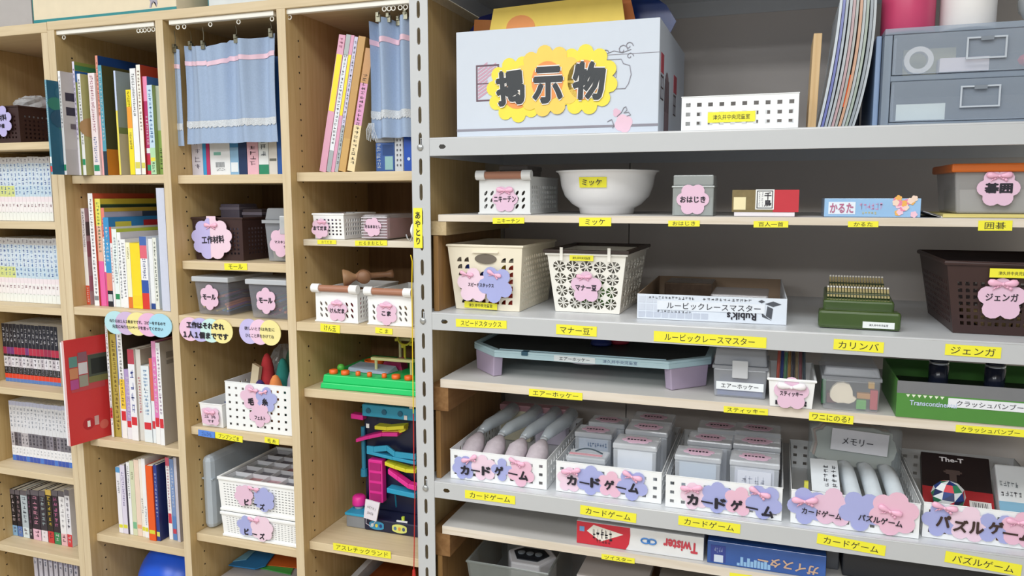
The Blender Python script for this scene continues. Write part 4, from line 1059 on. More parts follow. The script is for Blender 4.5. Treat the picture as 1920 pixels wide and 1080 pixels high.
letters(b5, .030, yf-.0035, [('パ', 1768, 975, .05), ('ズ', 1800, 984, .05), ('ル', 1830, 988, 0), ('ゲ', 1866, 988, 0), ('ー', 1893, 999, .05), ('ム', 1925, 1003, .1)], .0225, .05, M('3c2a26', .5))

# tied net bags
NET = M('cdc2c9', .55, alpha=.95, var=.14, scale=160); FILM = M('dbe6ee', .08, alpha=.7, var=.05, spec=.9)
for k in range(4):
    kx, kz = ((.092, .989), (.140, .987), (.190, .985), (.236, .987))[k]; ex = (.112, .170, .216, .2545)[k]
    t = thing('tied_net_bag', ('first', 'second', 'third', 'fourth')[k]+' tied net bag of cards from the post', 'bag', (kx-.006, .08, ZS+.003), group='tied net bags of cards')
    ox, oy, oz = t.location
    mb = MB()
    pts = [(kx-.004-ox, .045-oy, .014), (kx-.004-ox, .07-oy, .030), (kx-.002-ox, .10-oy, .046), (kx-ox, .122-oy, kz-oz-.006), (kx-ox, .13-oy, kz-oz)]
    mb.tube(pts, [.014, .021, .022, .013, .006], 12, NET); mb.build('net_bag', t, smooth=True)
    MB().ball((kx-ox, .131-oy, kz-oz+.002), .0075, M('c6ccd2', .25), 8, 6, 1.2, 1, .8).build('knot', t, smooth=True)
    mb = MB(); mb.tube([(kx-ox, .134-oy, kz-oz+.003), (kx+(ex-kx)*.3-ox, .16-oy, kz-oz+.010), (ex-ox, .235-oy, 1.000-oz), (ex+.003-ox, .285-oy, 1.004-oz)], [.008, .013, .0155, .0158], 12, FILM); mb.build('film_tail', t, smooth=True)
for k, (x, c, lb) in enumerate(((.118, 'e6dfc4', 'cream card case standing behind the tied net bags'), (.205, 'd8cfe0', 'lilac white card case standing behind the tied net bags'))):
    t = thing('card_case', lb, 'case', (x, .29, ZS+.003))
    MB().box(-.038, .038, 0, .028, 0, .084, M(c, .35)).build('case', t, bevel=.003); MB().box(-.039, .039, -.001, .029, .074, .088, M('b88a92', .4)).build('lid', t, bevel=.002)

# clear card cases with flower tags on their lids
def card_case(label, px, py, Y, w_=.082, d_=.055, top=None, text=6, fill=None, tagged=True, seed=1, flat=False, zoff=0):
    p = PY(px, py, Y); ztop = p.z-ZS-.003
    for a, b in ((.2925, .5005), (.5095, .7175)):
        if a < p.x < b: p.x = min(max(p.x, a+w_/2+.005), b-w_/2-.005)
    t = thing('card_case', label, 'case', (p.x, Y, ZS+.003), group='clear card cases in the white baskets')
    cl = clear('eef3fa', .42, .06)
    MB().taper(w_*.96, d_*.96, w_, d_, 0, ztop-.012, cl, 0, d_/2).build('case', t, bevel=.002)
    MB().box(-w_/2-.001, w_/2+.001, -.001, d_+.001, ztop-.012, ztop, clear('f2f6fc', .5, .06)).build('lid', t, bevel=.003)
    MB().box(-w_*.40, w_*.40, .004, d_-.006, .003, ztop-.014, M(fill or 'dde2ec', .5)).build('card_stack', t)
    if tagged:
        fo = flower(6, .030, .0125, .2, 1.0, .72)
        f = MB().flat(fo, 0, .0007, PINK, (0, 0)).build('flower_tag', t, (0, d_*.45, ztop+.0003))
        mb = MB(); r_ = random.Random(seed)
        for q in range(text):
            x = -.019+.038*q/text
            mb.box(x, x+.0042, -.0035*r_.random()-.001, .003, .0008, .0012, INK)
        mb.build('lettering', f)
    return t, ztop
o1 = ('front', 'middle', 'rear')
for k, (px, py, Y, d_) in enumerate(((1190, 834, .055, .065), (1213, 808, .135, .065), (1232, 790, .205, .065))):
    card_case('clear card case with pink lid tag, %s of the column beside the third basket' % o1[k], px, py, Y, .085, d_, seed=k)
t, zt = card_case('clear card case with a grey band and narrow pink strip at the basket front', 1098, 858, .055, .078, .05, tagged=False, fill='a4aeba')
MB().box(-.037, .030, .012, .022, 0, .0008, M('dfa6b0', .5)).build('paper_strip', t, (0, 0, zt+.0003)); MB().box(-.014, .010, -.0012, 0, zt-.030, zt-.014, M('4e464c', .4)).build('clasp', t)
mb = MB(); mb.tube([(-.028+.056*q/8, .03-.006*math.sin(PI*q/8), zt+.001+.010*math.sin(PI*q/8)) for q in range(9)], .0016, 6, M('3f5058', .4)); mb.build('band', t)
t, zt = card_case('clear card case with blue print behind the grey-banded one', 1112, 812, .135, .078, .055, seed=8, fill='b6c6dc')
mb = MB(); scribble(mb, -.012, .030, zt-.030, zt-.020, 8, M('4a6a96', .5), -.0005, False, 4); mb.build('small_print', t)
card_case('clear card case at the rear by the tied net bags', 1137, 793, .205, .078, .055, seed=12)
for k, (px, py, Y) in enumerate(((1308, 856, .055), (1330, 828, .135), (1348, 805, .205))):
    card_case('clear card case, %s of the column nearer the second basket' % o1[k], px, py, Y, .085, .06, seed=20+k, fill='b4c4d6' if k == 0 else None)
for k, (px, py, Y) in enumerate(((1415, 866, .055), (1432, 836, .135), (1445, 812, .205))):
    t, zt = card_case('clear card case, %s of the column beside the silver pouches' % o1[k], px, py, Y, .088, .06, seed=30+k, fill='d0d2e0')
    if k == 0:
        MB().box(-.030, .030, -.0016, -.0008, zt-.052, zt-.018, M('dde0ea', .4)).build('label_card', t); mb = MB(); scribble(mb, -.022, .022, zt-.046, zt-.026, 4, M('b0b4c4', .5), -.002, False, 5); mb.build('small_print', t)

# basket of pouches
SIL = M('d6dfe6', .22, var=.08, bump=.3, scale=60)
for k, (x, lean) in enumerate(((.796, .02), (.836, .03), (.872, .035), (.9085, .03))):
    t = thing('silver_pouch', ('first', 'second', 'third', 'fourth')[k]+' silver pouch from the yellow stick in the basket', 'pouch', (x-.006, .09, ZS+.003), group='silver pouches in the fourth basket')
    vs = []; fs = []; n = 8; m = 7; w0 = .031
    for i in range(m+1):
        s_ = i/m; y = -.04+.125*s_; z = .046+.040*s_-.012*s_*s_; th = .020*math.sin(PI*min(.97, .08+.86*s_))+.002
        for q in range(n):
            a = 2*PI*q/n; vs.append((math.cos(a)*w0*.5*(1-.15*s_)-.012*s_+.01, y+math.sin(a)*th*.35, z+math.sin(a)*th))
        if i: fs += [((i-1)*n+q, (i-1)*n+(q+1) % n, i*n+(q+1) % n, i*n+q) for q in range(n)]
    fs += [tuple(range(n-1, -1, -1)), tuple(range(m*n, m*n+n))]
    vs = [(x_, y_, max(.0005, z_-.008)) for x_, y_, z_ in vs]
    mb = MB(); mb.add(vs, fs, SIL); mb.build('pouch', t, smooth=True)
    mb = MB(); mb.hexa([(-.014, -.046, .030), (.034, -.046, .030), (.034, -.040, .030), (-.014, -.040, .030), (-.014, -.05, .040), (.034, -.05, .040), (.034, -.04, .046), (-.014, -.04, .046)], M('d6dce2', .15)); mb.build('sealed_edge', t)
    if k == 0:
        mb = MB(); mb.hexa([(-.022, -.040, .048), (.026, -.040, .048), (.024, .04, .082), (-.024, .04, .082), (-.022, -.041, .050), (.026, -.041, .050), (.024, .039, .084), (-.024, .039, .084)], M('e8eef4', .5)); nt_ = mb.build('paper_note', t, label='white paper note with vertical handwriting')
        mb = MB(); scribble(mb, -.002, .008, -.03, .03, 5, INK, 0, True, 3); scribble(mb, .012, .022, -.03, .03, 5, INK, 0, True, 5); mb.build('handwriting', t, (0, -.0025, .0670), (math.radians(-67), 0, 0))
    vs2 = None
tag(MB().hexa([(.752, .04, ZS+.003), (.762, .04, ZS+.003), (.762, .046, ZS+.003), (.752, .046, ZS+.003), (.755, .06, .985), (.762, .06, .985), (.762, .066, .985), (.755, .066, .985)], M('c9c43a', .4)).build('yellow_stick'), 'yellow green plastic stick in the corner of the pouch basket', 'stick')
t = thing('game_pack', 'film pack of foam boards with a white paper sign behind the silver pouches', 'pack', (.852, .215, ZS+.003))
FO = (('c8ccc4', .0), ('d8b8a8', .012), ('d6d2ca', .024))
for k, (c, dy) in enumerate(FO):
    ol = []
    for q in range(36):
        a = 2*PI*q/36; r_ = 1+.05*math.cos(9*a); ol.append((.072*math.copysign(abs(math.cos(a))**.5, math.cos(a))*r_-.004*k, .085+.040*math.copysign(abs(math.sin(a))**.5, math.sin(a))*r_))
    MB().slab(ol, .006+dy, .016+dy, M(c, .7), (0, .085)).build('foam_board', t)
MB().box(-.085, .085, .003, .05, .0, .130, clear('c4d0d4', .28, .06)).build('film_bag', t, bevel=.008)
MB().box(-.049, .054, -.002, 0, .077, .121, M('ebebf0', .6)).build('paper_sign', t, (0, 0, 0), (0, .05, 0))
letter(t, 'メモリー', .056, .014, (.004, -.0035, .098), INK, .0, .05)

# puzzle basket
def loc5(px, py, Y): p = PY(px, py, Y); return p
t = thing('puzzle_box', 'flat black and red puzzle box leaning in the puzzle basket', 'box', (1.015, .10, ZS+.0215), rot=(math.radians(-52), 0, math.radians(-4)))
mb = MB(); mb.box(-.056, .056, 0, .022, 0, .125, M('241a1c', .35)); mb.build('carton', t, bevel=.001)
MB().box(-.0562, .0562, -.0006, 0, 0, .050, M('a8282e', .4)).build('red_panel', t); letter(t, 'The-T', .040, .010, (-.006, -.0012, .112), M('e6e2e4', .5), .03); letter(t, 'T', .030, .030, (-.005, -.0012, .075), M('5a4a46', .5), .1)
MB().box(.018, .052, -.0012, -.0006, .010, .030, M('e8e6e4', .5)).build('bar_code', t); mb = MB()
for q in range(9): mb.box(.023+.0028*q, .0237+.0028*q+.0005*(q % 2), -.0016, -.0012, .013, .027, INK)
mb.build('bar_code_line', t)
p = PY(1778, 930, .075)
t = thing('patterned_ball', 'small puzzle ball of blue, white and red triangles', 'ball', (p.x, .075, p.z-.0275)); r_ = .0275
mb = MB(); cc = ['1f3a7c', 'e8ecee', 'c83040', '2f7c5a', 'e8ecee', '26305c']; N = 9; Mv = 6; k = 0
def sp(a, b): return (r_*math.cos(b)*math.cos(a), r_*math.cos(b)*math.sin(a), r_+r_*math.sin(b))
for i in range(Mv):
    b0, b1 = -PI/2+PI*i/Mv, -PI/2+PI*(i+1)/Mv
    for j in range(N):
        a0, a1 = 2*PI*j/N, 2*PI*(j+1)/N
        if i < Mv-1: mb.add([sp(a0, b0), sp(a1, b1), sp(a0, b1)], [(0, 1, 2)], M(cc[(i*2+j) % 6], .4))
        if i > 0: mb.add([sp(a0, b0), sp(a1, b0), sp(a1, b1)], [(0, 1, 2)], M(cc[(i*3+j+2) % 6], .4))
mb.build('ball', t)
p = PY(1880, 905, .10)
t = thing('puzzle_case', 'white clear-topped puzzle case with a blue corner', 'case', (1.103, .085, ZS+.0235), rot=(math.radians(-40), 0, 0))
MB().box(-.026, .026, 0, .03, 0, .105, M('dfe3e6', .3)).build('case', t, bevel=.003); MB().box(-.0262, .0262, -.0008, 0, .004, .036, M('7fb0cc', .3)).build('blue_panel', t)
mb = MB(); scribble(mb, -.022, .012, .045, .055, 5, INK, -.0008, False, 2); scribble(mb, -.022, .008, .062, .074, 5, M('70787e', .5), -.0008, False, 7); mb.build('small_print', t)
t = thing('puzzle_case', 'stripe-coloured puzzle case at the picture edge', 'case', (1.1405, .07, ZS+.006))
mb = MB()
for k, c in enumerate(('c02838', 'f0f0f0', 'e84a9a', 'e8d83c', 'a8b0b8')): mb.box(-.010, .010, 0, .08, .017*k, .017*k+.017, M(c, .4))
mb.build('case', t)
t = thing('flat_puzzle', 'orange and pink flat puzzle lying low in the puzzle basket', 'puzzle', (1.03, .04, ZS+.05)); MB().box(-.03, .05, 0, .03, 0, .008, M('e8903c', .4)).build('board', t); MB().box(-.05, .052, .03, .045, 0, .007, M('e6a0b0', .4)).build('edge_strip', t)
t.location.z = ZS+.003

# ================================================================== lowest riser and below
ZR6 = .819
t = thing('game_box', 'flat red and white game box with upside-down red lettering', 'box', (.459, .026, ZR6+.0006)); w_ = .246; h_ = .046
MB().box(-w_/2, w_/2, 0, .26, 0, h_, M('e2e2e2', .35)).build('carton', t, bevel=.001)
RDX = M('c8283a', .4)
mb = MB(); mb.slab([(-w_/2+.0005, .0005), (-w_*.10, .0005), (-w_*.075, .012), (-w_*.065, .030), (-w_*.068, h_-.0005), (-w_/2+.0005, h_-.0005)], -.0006, 0, RDX); mb.build('red_panel', t)
mb = MB(); mb.slab([(-w_*.415, .028), (-w_*.3, .010), (-w_*.12, .030), (-w_*.36, .042)], -.0011, -.0006, M('e8e2d8', .5)); mb.build('printed_star', t)
letter(t, '∧∪STIC', .045, .018, (-w_*.275, -.0016, .022), INK, .04, .05) if False else None
mb = MB(); scribble(mb, -w_*.37, -w_*.20, .012, .036, 5, INK, -.0016, False, 5); scribble(mb, -w_*.34, -w_*.22, .006, .016, 5, M('5a2a2e', .5), -.0018, False, 15); mb.build('printed_figure', t)
MB().box(-w_*.475, -w_*.435, -.001, 0, .026, .036, M('6a9ac8', .4)).build('maker_badge', t)
letter(t, 'Twister', .065, .022, (w_*.325, -.0010, .024), M('c4404e', .5), .04, rot=(0, PI+.03, 0))
mb = MB()
for x in (.055, .105): mb.tube([(w_*x+.008*math.cos(a), -.0008, .024+.005*math.sin(a)) for a in [2*PI*q/16 for q in range(16)]], .0017, 5, M('3f7cc0', .4), True)
mb.build('printed_ring', t)
t = thing('game_box', 'flat deep blue game box with metallic lettering', 'box', (.6925, .024, ZR6+.0006)); w_ = .207; h_ = .044
MB().box(-w_/2, w_/2, 0, .24, 0, h_, M('2a56a0', .25, var=.35, scale=16, coat=.3)).build('carton', t, bevel=.001)
mb = MB(); mb.box(-w_*.47, -w_*.34, -.0007, 0, .004, h_*.82, M('30408c', .4)); mb.box(-w_*.44, -w_*.36, -.001, 0, .004, .018, M('ccd6e6', .4)); mb.build('print_panel', t)
letter(t, 'ガイスター', .105, .018, (w_*.19, -.0012, .017), M('c8a890', .35), .03, rot=(0, PI+.06, 0))
mb = MB(); scribble(mb, -w_*.44, -w_*.36, .022, .034, 4, M('9aa6d0', .5), -.0012, False, 5)
mb.build('small_print', t)
mb = MB()
for k in range(10): x = -w_*.24+.006*k; mb.box(x, x+.005, -.0007, 0, .003, .008+.012*abs(math.sin(k*1.7)), M('8fb8de', .4))
mb.build('printed_skyline', t)
t = thing('storage_case', 'long black lidded case in the shade at the end of the lowest riser', 'case', (.99, .05, ZR6+.0006)); MB().box(-.165, .165, 0, .25, 0, .046, M('22242a', .4)).build('case', t, bevel=.003); MB().box(-.167, .167, -.002, .252, .046, .054, M('2c2f3a', .35)).build('lid', t, bevel=.002)
t = thing('storage_case', 'narrow dark grey case beside the deep blue game box', 'case', (.8095, .07, ZR6+.0006)); MB().box(-.0115, .0115, 0, .2, 0, .05, M('55575c', .4)).build('case', t, bevel=.002); MB().box(-.0118, .0118, -.001, .201, .05, .054, M('4a4c52', .4)).build('lid', t, bevel=.001)
# bin with a white device on the bottom shelf
t = thing('storage_bin', 'grey translucent bin on the bottom shelf under the riser', 'bin', (.185, .16, Z7+.0007))
m = clear('8d9390', .45); w0, d0, w1, d1, H = .15, .20, .178, .25, .165
mb = MB(); bt = [(-w0/2, -d0/2), (w0/2, -d0/2), (w0/2, d0/2), (-w0/2, d0/2)]; tp_ = [(-w1/2, -d1/2), (w1/2, -d1/2), (w1/2, d1/2), (-w1/2, d1/2)]
for k in range(4):
    j = (k+1) % 4; mb.add([(*bt[k], 0), (*bt[j], 0), (*tp_[j], H), (*tp_[k], H), *[(x*.97, y*.97, .002) for x, y in (bt[k], bt[j])], *[(x*.97, y*.97, H) for x, y in (tp_[j], tp_[k])]], [(0, 1, 2, 3), (7, 6, 5, 4), (3, 2, 6, 7)], m)
mb.box(-w0/2, w0/2, -d0/2, d0/2, 0, .003, m); mb.build('tub', t)
mb = MB(); mb.tube([(-w1/2, -d1/2, H), (w1/2, -d1/2, H), (w1/2, d1/2, H), (-w1/2, d1/2, H)], .003, 6, m, True); mb.build('rim', t)
t = thing('toy_robot', 'white six-sided toy device with dark panel inside the grey bin', 'toy', (.195, .12, Z7+.005))
hx = [(-.055, .055), (-.03, .09), (.035, .09), (.06, .055), (.035, .0), (-.03, .0)]
MB().flat(hx[::-1], 0, .130, M('e8e8ee', .3), (0, .045)).build('shell', t, bevel=.004)
MB().flat([(x*.72, .045+(y-.045)*.62) for x, y in hx][::-1], .1302, .1325, M('20242c', .3), (0, .045)).build('dark_panel', t)
for k in range(3): MB().lathe([(0, .0), (.008, .0), (.0085, .002), (0, .003)], 12, M('8c949c', .3)).build('button', t, (-.02+.02*k, .045, .1326))
for k, (x, c, lb) in enumerate(((.40, 'b07c4c', 'brown wooden box on the bottom shelf behind the grey bin'), (.56, '8f8b86', 'grey crate on the bottom shelf past the brown box'), (.80, '3a3f52', 'dark navy crate in shade on the bottom shelf'))):
    t = thing('storage_crate', lb, 'crate', (x, .06, Z7+.0007)); wd = .068
    mb = MB(); 
    for a in ((-wd, wd, 0, .006), (-wd, wd, .214, .22), (-wd, -wd+.006, .006, .214), (wd-.006, wd, .006, .214)): mb.box(a[0], a[1], a[2], a[3], 0, .155, M(c, .5, var=.12))
    mb.box(-wd+.006, wd-.006, .006, .214, 0, .006, M(c, .5)); mb.build('crate', t, bevel=.001); MB().box(-wd-.003, wd+.003, -.003, .223, .150, .163, M('b8b2b0' if k == 0 else c, .5)).build('lid', t, bevel=.001)
# ================================================================== books
ORD = ('first', 'second', 'third', 'fourth', 'fifth', 'sixth', 'seventh', 'eighth', 'ninth', 'tenth', 'eleventh', 'twelfth', 'thirteenth', 'fourteenth', 'fifteenth', 'sixteenth', 'seventeenth', 'eighteenth')
PAGE = M('e9e4d6', .8, var=.06, scale=200)
_bk = [0]
def book(label, x0, x1, Y, z, h, bands, side=None, d=.15, lean=0.0, txt=None, group=None, stick=None, decor=None, name='book', cat='book', rotz=0.0):
    # bands: list of (from, to, colour) up the spine; txt: (from, to, colour, n); x0,x1: spine edges at its foot
    _bk[0] += 1; th = max(.003, x1-x0)
    t = thing(name, label, cat, (x0, Y, z+.0006+max(0, th*math.sin(lean))), rot=(0, lean, rotz), group=group)
    sd = M(side or bands[-1][2], .4, var=.05); mb = MB(); c = .0012
    for a, b, hx in bands: mb.quad((0, 0, h*a), (th, 0, h*a), (th, 0, h*b), (0, 0, h*b), M(hx, .38, var=.05, scale=70))
    mb.add([(0, 0, 0), (0, d, 0), (0, d, h), (0, 0, h), (c, .0, 0), (c, d, 0), (c, d, h), (c, .0, h)], [(1, 0, 3, 2), (4, 5, 6, 7), (2, 3, 7, 6), (0, 1, 5, 4), (1, 2, 6, 5)], sd)
    mb.add([(th, 0, 0), (th, d, 0), (th, d, h), (th, 0, h), (th-c, .0, 0), (th-c, d, 0), (th-c, d, h), (th-c, .0, h)], [(0, 1, 2, 3), (5, 4, 7, 6), (3, 2, 6, 7), (1, 0, 4, 5), (2, 1, 5, 6)], sd)
    mb.add([(c, 0, 0), (th-c, 0, 0), (th-c, .001, 0), (c, .001, 0), (c, 0, h), (th-c, 0, h), (th-c, .001, h), (c, .001, h)], [(4, 5, 6, 7), (0, 3, 2, 1), (3, 7, 6, 2)], M(bands[-1][2], .4, var=.05, scale=70))
    mb.build('cover', t)
    MB().box(c, th-c, .001, d-.003, .0015, h-.0015, PAGE).build('page_block', t)
    if txt:
        mb = MB()
        for k, (a, b, hx, n) in enumerate(txt): scribble(mb, th*.22, th*.80, h*a, h*b, n, M(hx, .6, var=0), -.0004, True, _bk[0]*3+k)
        mb.build('lettering', t, kind='stuff')
    if stick:
        for a, b, hx in stick: MB().box(th*.08, th*.92, -.0004, 0, h*a, h*b, M(hx, .5)).build('sticker', t)
    if decor: decor(t, th, h, d)
    return t
def row(items, z, Yd, suffix, group, d=.15, lo=-9, hi=9):
    # items: foot-left px, foot-right px, head-left px, head y px, bands, side, text, stickers, label, [Y]
    geo = []
    for it in items:
        xl, xr, xt, yt = it[:4]; Y = it[9] if len(it) > 9 and it[9] is not None else Yd
        x0, x1 = XP(xl, Y, z), XP(xr, Y, z); h = ZP(yt, x0, Y)-z; xh = XP(xt, Y, z+h)
        geo.append([x0, max(.003, x1-x0), h, math.atan2(xh-x0, h), Y])
    lean = sorted(g[3] for g in geo)[len(geo)//2]
    if abs(lean) < .03: lean = 0
    px_ = lo
    for g in geo:                                        # stand them side by side without cutting into one another
        if g[4] > -.02 or px_ == lo: g[0] = max(g[0], px_)
        px_ = g[0]+(g[1]+.0003)/math.cos(lean)
    over = px_+max(0, geo[-1][2]*math.sin(lean))-hi
    if over > 0:
        px_ = hi-max(0, geo[-1][2]*math.sin(lean))
        for g in geo[::-1]:
            g[0] = min(g[0], px_-(g[1]+.0003)/math.cos(lean)); px_ = g[0]
    for it, (x0, th, h, _l, Y) in zip(items, geo):
        bands, side, txt, st, lb = it[4:9]; dec = it[10] if len(it) > 10 else None
        if len(lb.split()) < 4 or suffix: lb = lb+suffix
        book(lb, x0, x0+th-.0004, Y, z, h/math.cos(lean), bands, side, d, lean, txt, group, st, dec)
W0_ = [(0, 1, 'eff0f2')]
def T(c='3a3840', n=12, a=.3, b=.95): return [(a, b, c, int(n*1.5))]
def side_blobs(cols, seed=1, n=6):
    def f(t, th, h, d):
        r = random.Random(seed); mb = MB()
        for k in range(n):
            y = d*r.uniform(.1, .7); zz = h*r.uniform(.12, .88); R = .012+.012*r.random()
            pts = [(th+.0004+.00004*k, y+R*1.5*math.cos(a), zz+R*math.sin(a)) for a in [2*PI*q/12 for q in range(12)]]
            MB().add(pts, [tuple(range(12))], M(cols[k % len(cols)], .5)).build('cover_print', t)
    return f
def side_panel(parts):
    def f(t, th, h, d):
        mb = MB()
        for k, (y0, y1, z0, z1, c) in enumerate(parts): MB().add([(th+.0005+.0001*k, d*y0, h*z0), (th+.0005+.0001*k, d*y1, h*z0), (th+.0005+.0001*k, d*y1, h*z1), (th+.0005+.0001*k, d*y0, h*z1)], [(0, 1, 2, 3)], M(c, .45)).build('cover_print', t)
    return f
G1 = 'picture books on the top shelf of the first column'
z = ZA[0]; GS = (.04, .10, '2a9468')
row([
 (96, 99.5, 83, 150, [(0, 1, '6a9cb0')], '1f5c78', T('d8e4ea', 16, .4, .95), [(.12, .19, 'e8ecee'), (.03, .09, 'd84048')], 'dark teal picture book jutting out past the shelf front', -.035, side_blobs(['2a6f6a', '1a4c68', '2f7c6c', '28647c'], 3, 7)),
 (118, 122.5, 106, 134, W0_, 'c8c2c4', T(n=10, a=.45), [GS], 'white-spined picture book with black shapes on a grey cover', -.004, side_panel([(.05, .45, .72, .80, '2a2438'), (.05, .40, .58, .66, '2a2438'), (.1, .42, .45, .50, '6a6068'), (.0, .5, .0, .25, 'bdb7bb')])),
 (149, 153, 136, 116, [(0, .35, 'f0eef6'), (.35, 1, 'dcd6ee')], '8f9a4a', T('6a5a8a', 10), None, 'lilac-white picture book with olive and blue cover', .03, side_panel([(0, 1, .93, .97, '4a8a5c'), (0, 1, .82, .92, '2c62a8')])),
 (154, 160, 145, 139, W0_, 'b8b478', T(n=14), [(.10, .16, '2a9468')], 'white picture book with a brown animal on an olive cover', .035, side_blobs(['b88858', 'a87848', 'c09868'], 5, 5)),
 (177, 189, 166, 138, [(0, 1, 'f2e6ea')], 'ece0dc', T('b06a80', 16, .42, .98)+T('3a6ab0', 8, .12, .38), [GS], 'white picture book with pink dotted spine lettering', .05),
 (189, 193.5, 174, 105, [(0, .5, 'f0b0b0'), (.5, 1, 'e69a86')], '1d4480', T('8a4038', 9, .5, .95), None, 'tall coral-spined picture book with navy cover', .055),
 (196, 203, 188, 123, [(0, .22, '2a3a48'), (.22, 1, '5aa0b4')], '55522f', T('d8e8ec', 12, .3, .95), None, 'blue-green picture book with dark olive cover and orange patch', .05, side_panel([(0, .75, 0, .24, 'e8902c'), (.25, .55, .05, .19, 'd04838')])),
 (224.5, 228, 217, 133, [(0, .62, 'ecdc60'), (.62, 1, 'c6d4f0')], '97a4ac', None, None, 'slim picture book with yellow and pale blue spine', .05, side_panel([(0, 1, 0, .40, 'c8bfae'), (0, .8, .40, .46, '7a8a60')])),
 (245, 254, 237, 169, [(0, .35, 'f6e02c'), (.35, .55, 'f4e048'), (.55, .8, 'f0a03c'), (.8, 1, 'f6e02c')], 'f0dc40', T('3a3420', 7, .8, .98)+T('3a3420', 8, .3, .5), None, 'bright yellow book with orange spine panel', .05),
 (254.5, 265, 248, 129, W0_, 'e8e8e6', T('585a60', 14, .55, .95), [(.06, .12, 'd8d060')], 'thick white book next to the bright yellow one', .05),
 (266.5, 274, 260, 122, [(0, 1, 'f4f0e6')], 'a83c2c', T('7a5a50', 12, .4, .95), [(.06, .11, 'd8d060')], 'white book with brick red cover', .05),
 (276, 284, 272, 144, [(0, .2, 'c03048'), (.2, .75, 'b8386c'), (.75, 1, 'f090b8')], '3f6cae', T('f0d8e0', 6, .3, .6), [(.04, .1, '2a9468'), (.22, .27, 'e0e4e6')], 'crimson and pink book with blue cover', .055),
 (284, 294, 277, 160, [(0, .3, 'b4dcae'), (.3, 1, 'c4dcee')], '98b070', T('3f6ca8', 9, .35, .95)+T('303438', 3, .02, .14), [(.15, .19, 'e8dc40')], 'pale blue book with handwritten blue title', .05),
 (295, 303, 290, 162, [(0, .5, '8ca858'), (.5, 1, 'b8c0b0')], '6a8a4a', T('38402c', 4, .05, .3), None, 'leafy green book beside the first divider', .06),
], z, .05, '', G1, .19, XA[1]+.0005, XD1[0]-.0005)
# second shelf
z = ZA[1]; G2 = 'books on the second shelf of the first column'
row([
 (162, 169, 153, 391, [(0, .2, 'd8563c'), (.2, .55, 'f0eeee'), (.55, 1, 'e6dfe4')], 'cdb4bf', T('5a545c', 14, .6, .97)+T('f4f0ee', 5, .02, .18), None, 'white book with red foot at the left end', .07, side_panel([(0, .5, .5, .66, 'b07888'), (0, .6, .14, .3, 'c88ca6'), (0, .3, .72, .86, '6a6468')])),
 (178, 187, 165, 363, W0_, 'd25a3c', T('604a58', 18, .1, .95), [(.05, .09, '88888c')], 'tall white book with a red-orange cover', .06),
 (187, 197, 176, 373, [(0, .42, 'e868a8'), (.42, .75, 'e8b8a0'), (.75, 1, 'e8e468')], '5c7440', T('3a7a5c', 10, .5, .97), None, 'lime and pink spined puzzle book', .065, side_panel([(0, 1, .95, 1.0, 'd8c040'), (0, 1, .87, .94, '2f4430'), (0, 1, .845, .87, 'd8d03c')])),
 (197, 203, 187, 390, [(0, .35, 'e0508c'), (.35, .7, 'f0f0f0'), (.7, 1, 'e88474')], 'b6b2c6', T('7a4050', 9, .4, .9), None, 'pink and white book with lilac cover of cars', .065, side_panel([(.0, .3, .86, .9, '2c3060'), (.35, .6, .86, .9, 'a8304c'), (.6, .9, .90, .96, '40506c'), (0, 1, .96, 1, 'c8a83c')])),
 (203, 213, 196, 408, [(0, .18, '26242c'), (.18, .38, 'e08c74'), (.38, 1, '3f94cc')], '3a86c0', T('e8f0f4', 6, .5, .9), [(.06, .14, 'c8ccd0')], 'bright blue book with orange and black foot', .06, side_panel([(.1, .35, .84, .95, 'd8cc50'), (.55, .8, .84, .96, 'c83038')])),
 (213, 217, 204, 426, [(0, .8, 'f0eaec'), (.8, 1, 'd84a3c')], 'e4e2e4', T('b04a5c', 8, .3, .75), None, 'slim white book with red head', .06),
 (217, 226, 213, 430, [(0, 1, 'e8f0f0')], 'c6d04a', T('58707a', 11, .3, .9), [(.10, .17, '2a8a58')], 'pale blue-white book with green sticker', .06),
 (226, 233, 220, 436, W0_, 'dcd8de', T('505a68', 12, .1, .9), None, 'white book behind the green sticker', .06),
 (233, 242, 228, 449, W0_, 'e8e4e2', T('504a58', 12, .15, .95), [(.02, .16, 'f0f0f0')], 'white book with small dark characters', .055),
 (242, 250, 240, 455, [(0, .17, 'e07834'), (.17, 1, 'f4f0cc')], 'f0eccc', T('8a7a40', 5, .75, .93), None, 'cream book with an orange foot', .055),
 (250, 268, 248, 456, [(0, 1, 'f4d92c')], 'f0d42c', None, [(.05, .2, 'f0d02c')], 'thick plain yellow book', .055),
 (268, 281, 264, 444, [(0, .22, 'd83c34'), (.22, .4, '3858a8'), (.4, .7, 'f0f0f2'), (.7, .88, 'e06a7c'), (.88, 1, '4a6cb0')], 'e0e4ee', T('384888', 6, .42, .7), None, 'red, white and blue spined book', .055),
 (281, 289, 272, 448, [(0, .08, '2c4a90'), (.08, 1, 'e9ebec')], 'e4e6e6', None, None, 'white book with navy foot edge', .06),
 (289, 296, 281, 446, [(0, 1, 'e4e6dc')], 'dfe2dc', T('303c34', 10, .1, .95), None, 'off-white book with dark scribbled spine', .06),
 (296, 299, 279, 393, [(0, 1, 'a8c0e0')], 'a0b8dc', None, None, 'first of three slim light blue booklets', .07),
 (299, 302, 284, 393, [(0, 1, '6a8cc8')], 'a0b8dc', None, None, 'second of three slim light blue booklets', .07),
 (302, 305, 289, 393, [(0, 1, 'b0c8d8')], '8ca8d0', None, None, 'third of three slim light blue booklets', .07),
 (305, 320, 288, 353, [(0, 1, 'cdd2e4')], 'c4c8dc', None, None, 'wide pale lilac file box beside the divider', .045),
], z, .06, '', G2, .2, XA[1]+.0005, XD1[0]-.0005)
